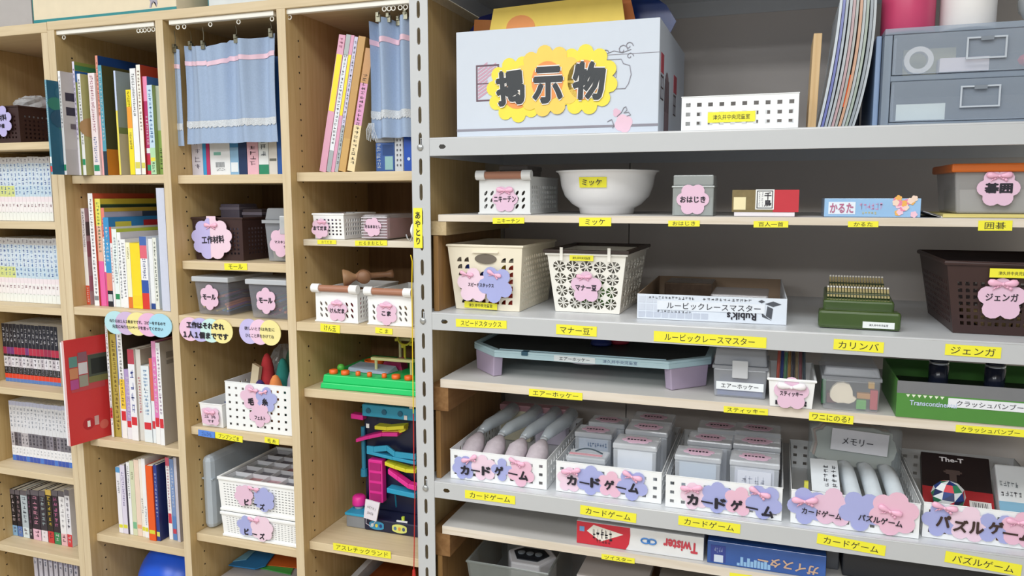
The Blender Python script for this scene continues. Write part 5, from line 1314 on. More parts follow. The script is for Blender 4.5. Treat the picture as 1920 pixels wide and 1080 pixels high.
# third shelf
z = ZA[2]; G3 = 'books on the third shelf of the first column'; RS = (.17, .26, 'd2303a')
RA = math.radians(-10); hh_ = .262
RU = Vector((math.cos(RA), math.sin(RA), 0)); RO = Vector((-.929, -.018, 0))-RU*.008
def red_cover(t, th, h, d):
    # printed pictures on the visible cover (local +x side)
    mb = MB()
    for k, (y0, y1, z0, z1, c) in enumerate(((.06, .52, .50, .84, 'c04a50'), (.30, .58, .56, .83, '4a5348'), (.34, .57, .64, .79, '252b28'), (.30, .58, .56, .62, '7a7a4c'), (.17, .29, .66, .77, 'd6d4d8'), (.05, .16, .74, .84, '5f9088'), (.17, .29, .78, .87, '8a5f6c'), (.05, .16, .63, .73, 'cc8a62'), (.17, .29, .54, .65, '9a9a8c'), (.05, .16, .53, .62, 'b45090'))):
        MB().add([(th+.0004+.00008*k, d*y0, h*z0), (th+.0004+.00008*k, d*y1, h*z0), (th+.0004+.00008*k, d*y1, h*z1), (th+.0004+.00008*k, d*y0, h*z1)], [(0, 1, 2, 3)], M(c, .45)).build('cover_print', t)
    mb = MB()
    for y0, z0, R, c in ((.26, .17, .015, 'b8202c'), (.47, .13, .012, 'd8685c')):
        MB().add([(th+.0006, d*y0+R*math.cos(a), h*z0+R*math.sin(a)) for a in [2*PI*q/16 for q in range(16)]], [tuple(range(16))], M(c, .5)).build('sticker', t)
    mb.add([(th+.0008, d*.24, h*.14), (th+.0008, d*.28, h*.14), (th+.0008, d*.28, h*.2), (th+.0008, d*.24, h*.2)], [(0, 1, 2, 3)], M('f0e8e4', .5))
    mb.add([(th+.0008, d*.34, h*.14), (th+.0008, d*.40, h*.14), (th+.0008, d*.40, h*.23), (th+.0008, d*.34, h*.23)], [(0, 1, 2, 3)], M('d0a8a4', .5))
    mb.build('sticker', t)
book('large red book pulled out at an angle over the shelf front', RO.x, RO.x+.008, RO.y, z, hh_, [(0, 1, 'e4b8b8')], 'd2383a', .19, 0, [(.05, .3, 'f4f0f0', 6)], G3, None, red_cover, rotz=RA)
q = RO-RU*.0064; book('white slim book pulled out beside the large red book', q.x, q.x+.006, q.y, z, hh_*.985, [(0, 1, 'ecebf0')], 'e0d8e4', .19, 0, None, G3, None, None, rotz=RA)
q = RO-RU*.0114; book('teal-edged slim book pulled out at the far side of the red book', q.x, q.x+.0045, q.y+.004, z, hh_*.95, [(0, .25, 'eceef0'), (.25, .75, '2f9088'), (.75, 1, 'ecebf0')], '2a8078', .19, 0, None, G3, None, None, rotz=RA)
row([
 (206, 210.5, 193, 608, W0_, 'b8a048', T('6a5a50', 16, .1, .95), [RS], 'white-spined magazine beside the large red book', .075),
 (211, 222, 201, 626, [(0, 1, 'b8a450')], '7a6a3c', T('5a4428', 14, .05, .95), None, 'gold and brown patterned book', .08, side_blobs(['8a7838', '5a4830'], 8)),
 (222, 226.5, 213, 622, [(0, .5, 'd8d8e4'), (.5, 1, '7488c0')], '5a6a9c', None, None, 'slim blue-grey book', .08),
 (226.5, 236, 220, 622, [(0, .28, 'f0eeec'), (.28, .56, 'f0cc44'), (.56, 1, 'eeeeee')], '4c4034', T('54504c', 14, .3, .97), [RS], 'white book with a yellow middle band', .075),
 (236, 247, 232, 692, [(0, .25, 'e8e6ec'), (.25, 1, 'b09ccc')], '7a6a8c', T('e8e2f0', 8, .3, .9), [RS], 'short lilac book', .075),
 (248, 260, 240, 655, [(0, .25, 'f0f0f2'), (.25, .84, 'eceef4'), (.84, 1, 'b84858')], 'c8c2ba', [(.28, .78, '3c50a0', 4)], [RS], 'white book with bold blue letters', .07),
 (262, 271, 257, 655, [(0, 1, 'd8d4ce')], 'b4a896', T('c84860', 9, .3, .7), None, 'light grey book with red characters', .075),
 (272, 287, 266, 686, [(0, 1, 'e4ecf0')], 'c0ccd4', T('7aa0c8', 9, .35, .95), [RS], 'white book with sky-blue title', .07),
 (288, 294, 280, 672, [(0, .5, 'e6eef2'), (.5, 1, 'd86a5c')], 'c8c0b8', None, [RS], 'slim red-headed book', .07),
 (294, 302, 284, 640, [(0, .2, 'f0f0f0'), (.2, .85, 'dc7cb8'), (.85, 1, 'e89cc8')], 'd07cae', T('f4e8f0', 7, .3, .8), [RS], 'bright pink book', .065),
 (302, 310, 291, 643, W0_, 'b6b0a8', T('885a88', 12, .3, .95), [RS], 'white book with a broad grey cover and red stickers', .062, side_panel([(.1, .5, .84, .90, '8a857e'), (.1, .5, .78, .82, '8a857e'), (.6, .95, .15, .35, 'c84048')])),
], z, .075, ' on the third shelf', G3, .19, -.896, XD1[0]-.0005)
# fourth shelf
z = ZA[3]; G4 = 'books on the fourth shelf of the first column'; YS = (.08, .13, 'dcd840')
row([
 (224, 232, 213, 876, [(0, .92, 'eceaf2'), (.92, 1, '5a9cd0')], 'e2e0ec', T('4a4a54', 5, .6, .8), [YS], 'white-lilac book with blue head', .075),
 (232, 241, 223, 872, [(0, 1, 'dcd6ea')], 'd8d2e6', T('8a80a8', 10, .4, .9), [YS], 'lilac paper-covered book', .075),
 (241, 244, 233, 871, [(0, 1, '3a3444')], '3a3444', None, None, 'slim black book', .075),
 (244, 250, 235, 867, W0_, 'e8e8e6', T(n=10, a=.5), None, 'white book beside the slim black one', .075),
 (250, 258, 241, 864, [(0, 1, 'd4d8b8')], 'd0d4b4', T('8a8c70', 3, .75, .85), [(.09, .18, '7ab890')], 'pale green book', .075),
 (258, 267, 249, 862, [(0, 1, 'ecd4c2')], 'e8d0be', None, [(.1, .15, 'e8a880')], 'peach book', .075),
 (267, 273, 258, 861, [(0, 1, 'efe9de')], 'ece6da', T('8a8890', 5, .3, .5), [YS], 'cream book beside the peach one', .075),
 (273, 280, 265, 860, W0_, 'ecebea', T('7090a0', 6, .15, .4), [YS], 'white book beside the orange one', .073),
 (280.5, 293, 273, 873, [(0, 1, 'e85c20')], 'd85018', None, [(.09, .14, 'd8d840')], 'thick orange book', .065),
 (294, 300.5, 288, 872, [(0, 1, '2a3f8c')], '1f2c66', T('c8d0e8', 8, .3, .9), [(.06, .12, 'd8d860')], 'navy book', .068),
 (318, 325, 309, 858, [(0, .9, 'f0eef0'), (.9, 1, 'd86078')], 'd8d6da', T('b85a6c', 10, .35, .9), [(.2, .32, 'd03c50')], 'white book with red oval sticker', .085),
 (325.5, 333, 320, 861, [(0, .3, '5a84c0'), (.3, 1, '7a94c4')], '8c98b4', T('e8ecf4', 8, .4, .9), [(.08, .14, 'c84050')], 'blue-grey book', .085),
 (333.5, 339, 328, 858, [(0, 1, 'c8c4d0')], 'b4b0b8', None, None, 'light grey file beside the divider', .08),
], z, .075, ' on the fourth shelf', G4, .19, XA[1]+.0005, XD1[0]-.0005)

# ------------------------------------------------------------------ comics in the neighbouring bookcase
def comics(z, xa, xb, n, ytop, Y, bands, txt, labels, group, side='e8e6e2', d=.115, jitter=.0, cols=None):
    x0, x1 = XP(xa, Y, z), XP(xb, Y, z); p = (x1-x0)/n
    h = ZP(ytop, (x0+x1)/2, Y)-z
    src = None
    for k in range(n):
        lb = labels % ORD[k]
        r = random.Random(k+int(z*1000))
        bn = bands(k, r) if callable(bands) else bands
        tx = txt(k, r) if callable(txt) else txt
        book(lb, x0+p*k, x0+p*(k+1)-.0005, Y+jitter*r.uniform(-1, 1), z, h*(1+.006*r.uniform(-1, 1)), bn, side, d, 0, tx, group, None, None, 'comic_book', 'comic')
def bb(k, r):
    c = ('6a9ad0', '7ab4d8', '8aa4d8')[k % 3]; y = 'd8e090' if k < 6 else 'c8dcea'
    return [(0, .13, 'eff2ee'), (.13, .3, 'f2eef0'), (.3, .38, 'f0e4ea'), (.38, .55, y), (.55, .9, 'd4e2ee'), (.9, 1, 'cfcfd2')]
def bt_(k, r): return [(.40, .90, ('4a6cb8', '4c80c0', '3f5ca8')[k % 3], 7), (.2, .27, '8a5a68', 1), (.12, .14, 'a8b4a8', 2), (.91, .98, '8c8490', 1)]
comics(ZU[1], 0-8, 101, 16, 295, .085, bb, bt_, 'white and blue comic in the upper of two matching rows, %s from the far end', 'white and blue comics, upper row')
comics(ZU[2], -8, 114, 17, 447, .085, bb, bt_, 'white and blue comic in the lower of two matching rows, %s from the far end', 'white and blue comics, lower row')
def kb(k, r):
    rd = ('b02c48', '9c2c4c', '7a3a78', 'b8304a')[r.randrange(4)]
    return [(0, .06, '5a80c0'), (.06, .14, 'e0442c'), (.14, .26, '1c1a22'), (.26, .44, ('d8d4d8', 'c8c0c8', 'e0dce4')[k % 3]), (.44, .48, '1c1a22'), (.48, .60, rd), (.60, 1, '20202c')]
comics(ZU[3], 11, 115, 15, 610, .085, kb, lambda k, r: [(.66, .94, 'c4c2c8', 3), (.15, .25, 'b8b6c0', 4), (.28, .42, '4a4450', 2)], 'black comic with red title band, %s from the far end', 'black comics with red bands')
def wb(k, r): return [(0, .09, '3a58b4' if k % 4 else '4a7ad0'), (.09, .25, 'f0f0f4'), (.25, .48, ('8a8490', '5a545c', 'b8b2b8', '74707a')[r.randrange(4)]), (.48, .93, 'dfe0e6'), (.93, 1, 'c0c4dc')]
comics(ZU[4], 24.6, 137, 17, 757, .085, wb, lambda k, r: [(.56, .90, '9aa0ac', 5), (.28, .46, '2c2a32', 3), (.12, .22, 'c8ccd0', 2)], 'white comic with blue foot, %s from the far end', 'white comics with blue feet')
z = ZU[5]; G5 = 'comics and paperbacks on the sixth shelf'
for k, (xl, xr, c1, c2, tc, lb) in enumerate(((25, 34, '1e1c24', '8ab4d8', 'd8c8cc', 'black comic with pale blue foot, first from the far end'), (35, 44, '24222c', '5a7ab8', 'c8a8b0', 'black comic with blue foot and pinkish title'), (45, 57, 'b8c4cc', 'd8e4e8', '2a2a34', 'grey-blue comic with dark title'), (58, 64, '221c28', '2a2230', '8a5a78', 'dark purple comic in the black and pink row'), (65, 80, '2c2230', 'e8b8cc', 'e8a0b8', 'black comic with large pink title'), (81, 93, '38323c', 'e8dfe4', 'b0c0c4', 'grey comic with pale lettering'), (94, 105, '2a2620', 'c83838', 'd8b848', 'black comic with gold head and red foot'), (106, 118, '302430', '3a8a58', 'd878a8', 'black comic with pink title and green foot'), (119, 130, 'eceaec', 'e8b8bc', 'b8b4b8', 'white comic with pink spine print'), (131, 140, 'e4e2e8', 'd03840', '4a4450', 'white comic with red foot'))):
    Y = .085; x0, x1 = XP(xl, Y, z), XP(xr, Y, z); h = ZP(918+.6*k*0, (x0+x1)/2, Y)-z
    book(lb, x0, x1-.0006, Y-.0006*k, z, h*(1-.012*(k % 3)), [(0, .22, c2), (.22, .9, c1), (.9, 1, ('6a646c', 'e0c060')[k == 6])], c1, .115, 0, [(.3, .88, tc, 6), (.05, .2, 'e8e0e0' if k % 2 else '5a3040', 2)], G5, None, None, 'comic_book', 'comic')
z = ZU[6]
for k in range(9):
    Y = .075; x0 = XP(62+9.5*k, Y, .53)
    book('thin-headed comic on the lowest visible shelf, %s from the far end' % ORD[k], x0, x0+.0125, Y, z, .190-.0012*k, [(0, .9, 'c8c4d0'), (.9, 1, 'a8a4b8')], 'b8b4c0', .115, 0, [(.8, .98, '54607c', 2)], 'comics on the lowest visible shelf', None, None, 'comic_book', 'comic')
# ------------------------------------------------------------------ books behind the little curtain
z = ZB[0]; G6 = 'books under the denim curtain'
def bk(xl, xr, hgt, bands, side, txt, lb, Y=.10, st=None, dec=None, nm='book', ct='book'):
    x0, x1 = max(XP(xl, Y, z), XD1[1]+.001), XP(xr, Y, z); return book(lb, x0, x1-.0005, Y, z, hgt, bands, side, .2, 0, txt, G6, st, dec, nm, ct)
bk(361, 382, .19, [(0, 1, 'dcd8e4')], 'c8c4d4', [(.05, .9, '8a8494', 9)], 'pale lilac book under the denim curtain')
bk(382, 388.5, .20, [(0, 1, '3fa0d8')], '3088c0', None, 'cyan book under the denim curtain')
bk(388.5, 395, .20, [(0, 1, 'c83c70')], 'a83058', None, 'crimson book under the denim curtain')
def barcode(t, th, h, d):
    mb = MB()
    for q in range(10): mb.box(th*.28+th*.045*q, th*.30+th*.045*q, -.0006, -.0002, .018, .030, M('707478', .6))
    mb.build('bar_code', t); MB().box(th*.2, th*.55, -.0006, -.0002, .046, .053, M('7ab4a4', .6)).build('green_mark', t)
bk(395.5, 433, .18, [(0, 1, 'eceef0')], 'e0e2e4', [(.05, .09, '9a9ca0', 3)], 'white notebook with a bar code under the curtain', dec=barcode)
bk(433, 449, .18, [(0, .35, '8fb8d8'), (.35, 1, '4a8cc0')], '3a7ab0', None, 'sky-blue book with a white window under the curtain', st=[(.04, .16, 'e8eef2')])
bk(449, 464.5, .20, [(0, 1, '22365c')], '1c2c50', None, 'dark navy book under the denim curtain')
bk(465, 486, .19, [(0, 1, 'eab8c4')], 'd8a4b0', [(.1, .35, '5a4048', 4)], 'pink booklet file under the denim curtain')
bk(486.5, 505, .19, [(0, .12, '2f8a68'), (.12, 1, 'e8ecec')], 'd8dcdc', [(.2, .6, '5a6068', 5)], 'white book with green foot under the curtain')
bk(505.5, 521, .19, [(0, 1, 'ddd8d0')], 'd0cac2', None, 'cream file with a hole under the curtain', st=[(.16, .19, '6a6a60')])
bk(521.5, 531, .26, [(0, 1, '2c5ca8')], '24488c', None, 'tall blue file beside the second divider')
# leaning books in the third column
z = ZC[0]; G7 = 'leaning books in the third column'
row([
 (599, 611, 622, 71, [(0, 1, 'e0a8c0')], 'd890a8', T('9a5a74', 2, .9, .98), [(.45, .86, 'f2e43c')], 'pink leaning book with a long yellow sticker', .085),
 (612, 620.5, 645, 70, [(0, .16, 'a8b0b4'), (.16, .85, 'e8ecf2'), (.85, 1, 'b0b8b8')], 'd89ab0', T('3a3c44', 16, .2, .86), None, 'silver-white leaning book with dark characters', .085),
 (621, 627, 655, 71, [(0, 1, 'e0a4c0')], 'd898b0', None, [(.42, .86, 'f2e43c')], 'second pink leaning book with a yellow sticker', .085),
 (627.5, 634, 665, 74, [(0, .35, 'b0b8bc'), (.35, 1, 'd0cce4')], 'c8a470', T('3a3c48', 18, .05, .97), None, 'lilac-grey leaning book with dark characters', .085),
 (635, 648, 679, 74, [(0, .25, 'd0a868'), (.25, 1, 'c69c60')], 'c09458', None, None, 'tan leaning book', .085),
 (651, 665, 697, 96, [(0, .38, 'f0dcae'), (.38, .72, 'e0a0c8'), (.72, 1, 'c89868')], 'd8c090', T('4a4038', 14, .05, .8), None, 'cream and pink leaning book', .085),
], z, .085, ' in the third column', G7, .2, XD2[1]+.0005, XR[0]-.001)
Y = .085; x0, x1 = XP(705, Y, z), XP(740, Y, z)
t = thing('storage_tin', 'blue and grey printed box under the bunched curtain', 'box', ((x0+x1)/2, Y, z+.0006)); w_ = x1-x0; h_ = ZP(255, x0, Y)-z
mb = MB(); mb.box(-w_/2, w_/2, 0, .12, 0, h_*.80, M('3a5c9c', .35)); mb.box(-w_/2, w_/2, 0, .12, h_*.80, h_, M('a4a8ae', .35)); mb.build('carton', t, bevel=.002)
mb = MB(); scribble(mb, -w_*.45, -w_*.2, h_*.08, h_*.78, 8, M('c4d0e8', .5), -.0006, True, 4); mb.build('lettering', t)
MB().box(0, w_*.42, -.0006, 0, h_*.05, h_*.42, M('8fb8b8', .4)).build('print_panel', t); MB().box(-w_*.12, w_*.45, -.0004, 0, h_*.45, h_*.74, M('24447c', .4)).build('print_panel', t)
x0, x1 = XP(741, Y, z), XP(757, Y, z)
t = thing('card_rack', 'grey card holder with rows of round holes', 'holder', (x0, Y, z+.0006)); mb = MB(); perf(mb, (0, 0, 0), (x1-x0-.001, 0, 0), (x1-x0-.001, 0, h_*.98), (0, 0, h_*.98), (0, .002, 0), 2, 6, hole_slot(.5, .5, .6), M('c8ccd2', .4), .1, .1, .05); mb.box(0, x1-x0-.001, .006, .1, 0, h_*.97, M('f0f0f0', .6)); mb.build('body', t)
x0, x1 = XP(757.5, Y, z), XP(790, Y, z)
t = thing('ring_binder', 'strong blue binder standing behind the slotted post', 'binder', (x0, Y, z+.0006)); MB().box(0, x1-x0, 0, .14, 0, h_*1.0, M('2050b4', .35)).build('cover', t, bevel=.002); MB().cyl((.012, -.0008, h_*.34), (.012, .001, h_*.34), .0035, .0035, 14, M('c8d8f0', .3)).build('finger_ring', t)
# ================================================================== rails, curtains and clips
RAILM = M('f0eee6', .4)
CLOTH = M('9db0cc', .85, var=.10, scale=300, bump=.15)
RIB = M('e8c6d6', .6); LACE = M('d2d7dd', .85, var=.35, scale=500, bump=.8)
METAL = M('8d8a78', .3, .8)
def rail(label, xa, xb, Y, gl):
    za = ZO
    x0, x1 = XP(xa, Y, za), XP(xb, Y, za)
    t = thing('curtain_rail', label, 'rail', ((x0+x1)/2, Y, za-.0105), group='white curtain rails under the top board')
    MB().box(-(x1-x0)/2, (x1-x0)/2, 0, .012, 0, .0102, RAILM).build('track', t, bevel=.001)
    for px in gl:
        x = XP(px, Y, za-.02)-(x0+x1)/2
        mb = MB(); mb.tube([(x+.0045*math.cos(a), .006, -.0055+.0045*math.sin(a)) for a in [2*PI*q/10 for q in range(10)]], .0012, 5, RAILM, True); mb.build('glider', t, smooth=True)
    return t
rail('white curtain rail over the picture books of the first column', 104, 288, .036, (116, 256, 262, 268, 276, 284))
rail('white curtain rail above the spread denim curtain', 316, 512, .036, (330, 342, 391, 444, 507))
rail('white curtain rail above the bunched denim curtain', 530, 768, .036, (540, 718, 727, 735, 748, 758))
def clip(parent, x, y, z0, z1):
    mb = MB(); mb.tube([(x, y, z1), (x+.002, y, (z0+z1)/2+.006), (x, y, z0+.012)], .0008, 5, METAL)
    mb.box(x-.005, x+.005, y-.003, y+.003, z0, z0+.014, METAL); mb.box(x-.003, x+.003, y-.006, y+.001, z0+.010, z0+.018, METAL)
    return mb.build('curtain_clip', parent)
def curtain(label, xs, Y, zt, zb, fold, top, N=60, R=22, lean=0, tatter=False):
    # xs: width ends in metres; fold(u): depth wave; top(u): sag of the upper hem
    x0, x1 = xs; t = thing('curtain', label, 'curtain', ((x0+x1)/2, Y, zb)); cx = (x0+x1)/2
    def P(u, v, o=0):
        zt_ = zt-top(u); z = zb+(zt_-zb)*v-zb
        squeeze = 1-.03*math.sin(v*PI)
        return ((x0+(x1-x0)*u-cx)*squeeze, fold(u)*(.55+.45*v)-o, z)
    def strip(nm, v0, v1, mat, o, n=2, wav=0):
        mb = MB(); vs = []; fs = []
        for i in range(N+1):
            for j in range(n+1):
                v = v0+(v1-v0)*j/n
                if wav and j == 0: v -= wav*abs(math.sin(i*1.1))
                vs.append(P(i/N, v, o))
        for i in range(N):
            for j in range(n): a = i*(n+1)+j; fs.append((a, a+n+1, a+n+2, a+1))
        k = len(vs); vs += [(x, y+.0012, z) for x, y, z in vs]; fs += [tuple(k+q for q in f[::-1]) for f in fs]
        mb.add(vs, fs, mat); return mb.build(nm, t, smooth=True)
    strip('cloth', 0, 1, CLOTH, 0, R)
    strip('ribbon_band', .80, .845, RIB, .0014)
    strip('lace_trim', .180, .235, LACE, .0016, 3, .022)
    return t, P
Y = .058; zt = ZP(68, XP(430, Y, 1.86), Y); zb = ZP(268, XP(430, Y, 1.6), Y)
t, P = curtain('pale denim curtain with pink ribbon and lace hung over the second column', (XP(342, Y, 1.75), XP(515, Y, 1.75)), Y, zt, zb,
   lambda u: .014*math.sin(u*4.6*PI+.5)+.006*math.sin(u*23+1)+.003*math.sin(u*51), lambda u: .010*math.sin(PI*((u*2.0) % 1))**2*(1 if u < .5 else .8)+(.006 if .3 < u < .5 else 0)+.010*(1-u))
for u in (.06, .28, .60, .97):
    p = P(u, 1); clip(t, p[0], p[1]-.001, p[2]-.008, ZO-zb-.018)
x0, x1 = XP(325, Y, 1.75), XP(340, Y, 1.75)
t2, P = curtain('narrow folded end of the denim curtain beside the first divider', (x0, x1), Y, zt-.016, zb-.004, lambda u: .003*math.sin(u*6), lambda u: .004*u, 10)
p = P(.5, 1); clip(t2, p[0], p[1]-.001, p[2]-.008, ZO-zb-.014)
Y = .066; z1_, z0_ = ZP(30, XP(735, Y, 1.86), Y), ZP(258, XP(735, Y, 1.6), Y)
t3, P = curtain('bunched denim curtain with frayed lace beside the slotted post', (XP(694, Y, 1.75), XP(790, Y, 1.75)), Y, z1_, z0_, lambda u: .016*math.sin(u*5.2*PI)+.006*math.sin(u*13), lambda u: .006*math.sin(u*9)**2+.006*(1-u), 64)
for u in (.28, .40, .52, .75):
    p = P(u, 1); clip(t3, p[0], p[1]-.001, p[2]-.008, ZO-z0_-.018)
mb = MB(); xx = XP(697, Y, 1.66)-t3.location.x
for k in range(7): mb.tube([(xx+.002*k, -.012, .030), (xx-.004+.003*k, -.016, .016), (xx-.004+.004*k, -.014, -.004-.002*(k % 3))], .0007, 4, LACE)
mb.build('frayed_thread', t3, kind='stuff')

# ================================================================== boxes on top of the bookcases
def top_box(label, xa, xb, Y, h, cols, d=.24):
    z = ZT+.0006; x0, x1 = XP(xa, Y, z), XP(xb, Y, z)
    t = thing('carton', label, 'box', ((x0+x1)/2, Y, z)); w_ = x1-x0
    MB().box(-w_/2, w_/2, 0, d, 0, h, M(cols[0], .6)).build('carton_body', t, bevel=.0015)
    if cols[1]: MB().box(-w_/2-.0006, w_/2+.0006, -.0008, .0, 0, .009, M(cols[1], .5)).build('edge_strip', t); MB().box(-w_/2-.0006, -w_/2, -.0008, d, 0, h, M(cols[1], .5)).build('edge_strip', t)
    return t, w_
t, w_ = top_box('cream carton with teal edging on top of the first column', 64, 331, .045, .20, ('e6d8bc', '2f8a90'))
mb = MB(); mb.slab([(x*.9, z) for x, z in [(-.012, .0), (-.008, .012), (-.014, .022), (-.004, .020), (.006, .026), (.012, .020), (.014, .008), (.010, .0), (.008, .009), (-.004, .009), (-.006, .0)]], -.0007, 0, M('a8a4b4', .7), (0, .014)); mb.build('printed_animal', t, (w_*.35, 0, .012))
top_box('grey carton at the picture edge on top of the comic bookcase', -60, 61, .05, .18, ('b5b0ae', None))
top_box('brown carton wedged between two boxes on top of the bookcase', 333, 390, .29, .18, ('9a7a4a', None), .07)
t, w_ = top_box('white box with teal foot on top of the second column', 392, 640, .10, .18, ('dfe4e6', '3f9aa8'))

# ================================================================== first column foot: ball
x = XP(262, .19, .47)
t = thing('play_ball', 'big shiny blue ball on the bottom shelf of the first column', 'ball', (-.794, .19, ZA[4]+.0006))
MB().ball((0, 0, .118), .118, M('1f5ad8', .28, var=.03), 36, 24).build('ball', t, smooth=True)
MB().lathe([(0, 0), (.004, .0), (.004, .002), (0, .003)], 10, M('d8dce4', .4)).build('valve', t, (-.02, -.03, .2325))

# cloud signs
def cloud(label, xa, xb, ya, yb, Y, circ, lines, bold=.03, th=.001, cat='sign'):
    A = PY(xa, (ya+yb)/2, Y); B = PY(xb, (ya+yb)/2, Y); c = (A+B)/2; w_ = B.x-A.x
    zt_, zb_ = PY((xa+xb)/2, ya, Y).z, PY((xa+xb)/2, yb, Y).z; h_ = zt_-zb_
    t = thing('cloud_sign', label, cat, (c.x, Y, zb_)); n = len(circ)
    for k, col in enumerate(circ):
        r = w_/(n+1.0)*1.02 if n > 2 else w_*.36; cx = -w_/2+r*.95+(w_-2*r*.95)*k/(n-1) if n > 1 else 0
        sz = (h_/2)/r
        MB().slab([(cx+r*math.cos(a), h_/2+(A.z-B.z)*0-(B.z-A.z)*0+r*sz*math.sin(a)*(.93 if n > 2 else 1)) for a in [2*PI*q/28 for q in range(28)]], -th-.0003*k, 0, M(col, .55), (cx, h_/2)).build('cloud_lobe', t)
    yy = -th-.0003*n-.0006
    for k, (s, wf, hf, zf) in enumerate(lines): letter(t, s, w_*wf, h_*hf, (0, yy, h_*zf), INK, bold)
    return t
cloud('five-lobed pastel cloud sign hanging over the third shelf books', 198, 322, 584, 631, .0285, ['b8e0e8', 'd0b8dc', 'f0e49c', 'e8b8d8', 'a8d8ec'], [('ぬりえは１人２枚までです。コピーをするので', .84, .14, .58), ('先生にぬりたいページを言ってください', .76, .14, .36)], .02)
cloud('pastel cloud sign with bold black writing in the second column', 338, 436, 595, 643, .0285, ['ecc4dc', 'c0b8e8', 'c8e8e4', 'f0e49c'], [('工作はそれぞれ', .72, .26, .68), ('１人１個までです', .86, .27, .30)], .05)
cloud('smaller pastel cloud sign with thin writing in the second column', 450, 526, 597, 648, .0285, ['c4bce8', 'ecc8e0', 'f0e49c'], [('欲しいときは先生に', .74, .13, .62), ('ひとこと声をかけてね', .70, .14, .36)], .01)

# ================================================================== second column, second shelf
z = ZB[1]
x0, x1 = max(XP(361, .09, z), XD1[1]+.009), XP(457, .09, z)
t = thing('storage_basket', 'dark brown basket with a big flower sign in the second column', 'basket', ((x0+x1)/2, .18, z+.0007))
mb = MB(); w0 = x1-x0; basket_body(mb, w0, .18, w0*1.06, .19, .098, DB, hole_square(.5), (12, 7), (13, 7), .0018, (.06, .12, .2), (.1, .12, .2), None, None, (), .003); mb.build('body', t)
l = locate(t, .082)
p = l(399, 448)
fo = flower(9, .058, .0185, .2, 1.0, .86)
f1 = MB().slab(fo, -.0014, 0, PINK2, (0, 0)).build('flower_sign', t, (p[0], -.1005, max(p[1], .0508)))
MB().slab([(x, zz) for x, zz in flower(9, .058, .0185, .2, 1.0, .86) if x < -.004]+[(-.004, .046), (-.004, -.046)][::-1], -.0018, -.0012, LILAC2, (-.03, 0)).build('lilac_half', f1)
letter(f1, '工作材料', .064, .018, (.004, -.0024, -.002), INK, .03, -.06); bow(f1, (.0, -.002, .030), .042)
MB().box(-.013, .013, -.001, 0, .040, .052, PINK2).build('paper_tab', f1)
for k, (x, lb) in enumerate(((-.035, 'dim purple plastic case at the back of the dark brown basket'), (.03, 'dark plastic case at the back of the dark brown basket'))):
    c = thing('storage_case', lb, 'box', (t.location.x+x, .175, z+.006)); MB().box(-.028, .028, 0, .07, 0, .125-.012*k, M(('7a7282', '5c5258')[k], .3, alpha=.8)).build('case', c, bevel=.003); MB().box(-.029, .029, -.001, .071, .110-.012*k, .117-.012*k, M('8a8290', .3)).build('lid', c, bevel=.001)
x0 = XP(496, .085, z); w_ = XD2[0]-.004-x0
t = thing('storage_case', 'clear tall case with a pink tag half hidden by the divider', 'box', (x0+w_/2, .085, z+.0007)); h_ = .122
MB().taper(w_*.9, .14, w_, .15, 0, h_*.72, clear('b8bcc4', .5), 0, .08).build('case', t, bevel=.003); MB().box(-w_/2-.002, w_/2+.001, -.002, .16, h_*.72, h_*.78, clear('c8ccd2', .6)).build('flange', t); MB().taper(w_*.98, .15, w_*.9, .14, h_*.78, h_, clear('b8bcc2', .5), 0, .08).build('lid', t, bevel=.003)
MB().box(w_*.02, w_*.46, -.006, -.002, h_*.52, h_*.86, clear('d0d4d8', .7)).build('latch', t, bevel=.002)
f = petal_tag(t, (XP(529, .082, z+.045)-t.location.x, -.003, .045), .034, PINK, 6, .0145, .3); letter(f, 'マスキン', .030, .0065, (-.004, -.0018, .001), INK, .02); letter(f, 'テ', .006, .006, (.008, -.0018, -.010), INK, .02)
MB().taper(w_*.8, .1, w_*.82, .11, .002, .03, M('b8b49c', .6, var=.3, scale=40), 0, .075).build('filling', t)
tape('モール', (421, 500), (463.5, 500), 12.5, .0503, 'yellow label under the big flower-signed basket', pad=.62)

# third shelf: two clear boxes of pipe cleaners
z = ZB[2]
def moru(label, xl, xr, Y, xmax=None):
    x0 = XP(xl, Y, z); x1 = XP(xr, Y, z)
    if xmax: x1 = min(x1, xmax)
    w_ = x1-x0; d_ = .16; H = .078
    t = thing('storage_case', label, 'box', ((x0+x1)/2, Y, z+.0007), group='clear boxes of pipe cleaners')
    MB().taper(w_*.9, d_*.92, w_, d_, 0, H, clear('b4b6c0', .32), 0, d_/2).build('case', t, bevel=.004)
    MB().box(-w_/2-.004, w_/2+(.004 if not xmax else .0005), -.005, d_+.004, H, H+.012, clear('d4d8de', .75)).build('lid', t, bevel=.002)
    mb = MB(); r = random.Random(xl)
    for k in range(26):
        x = r.uniform(-.40, .40)*w_; zz = r.uniform(.008, .045); c = ('7a4a8a', '3f6aa0', '8a3a5a', '3c7a6a', 'b86a4a', '54406a', 'd8c06a')[k % 7]
        mb.tube([(x, d_*.10, zz), (x*.9+.004, d_*.5, zz+.006), (x*.95, d_*.88, zz)], .0028, 5, M(c, .8))
    mb.build('pipe_cleaner', t, kind='stuff')
    f = petal_tag(t, (-.004, -.0015, .042), .030, PINK, 6, .0125, PI/6, .9, 1); letter(f, 'モール', .037, .013, (0, -.0018, .001), INK, .05)
    return t
moru('clear box of pipe cleaners nearer the first divider', 367, 430, .05)
moru('clear box of pipe cleaners nearer the second divider', 467, 545, .042, XD2[0]-.006)

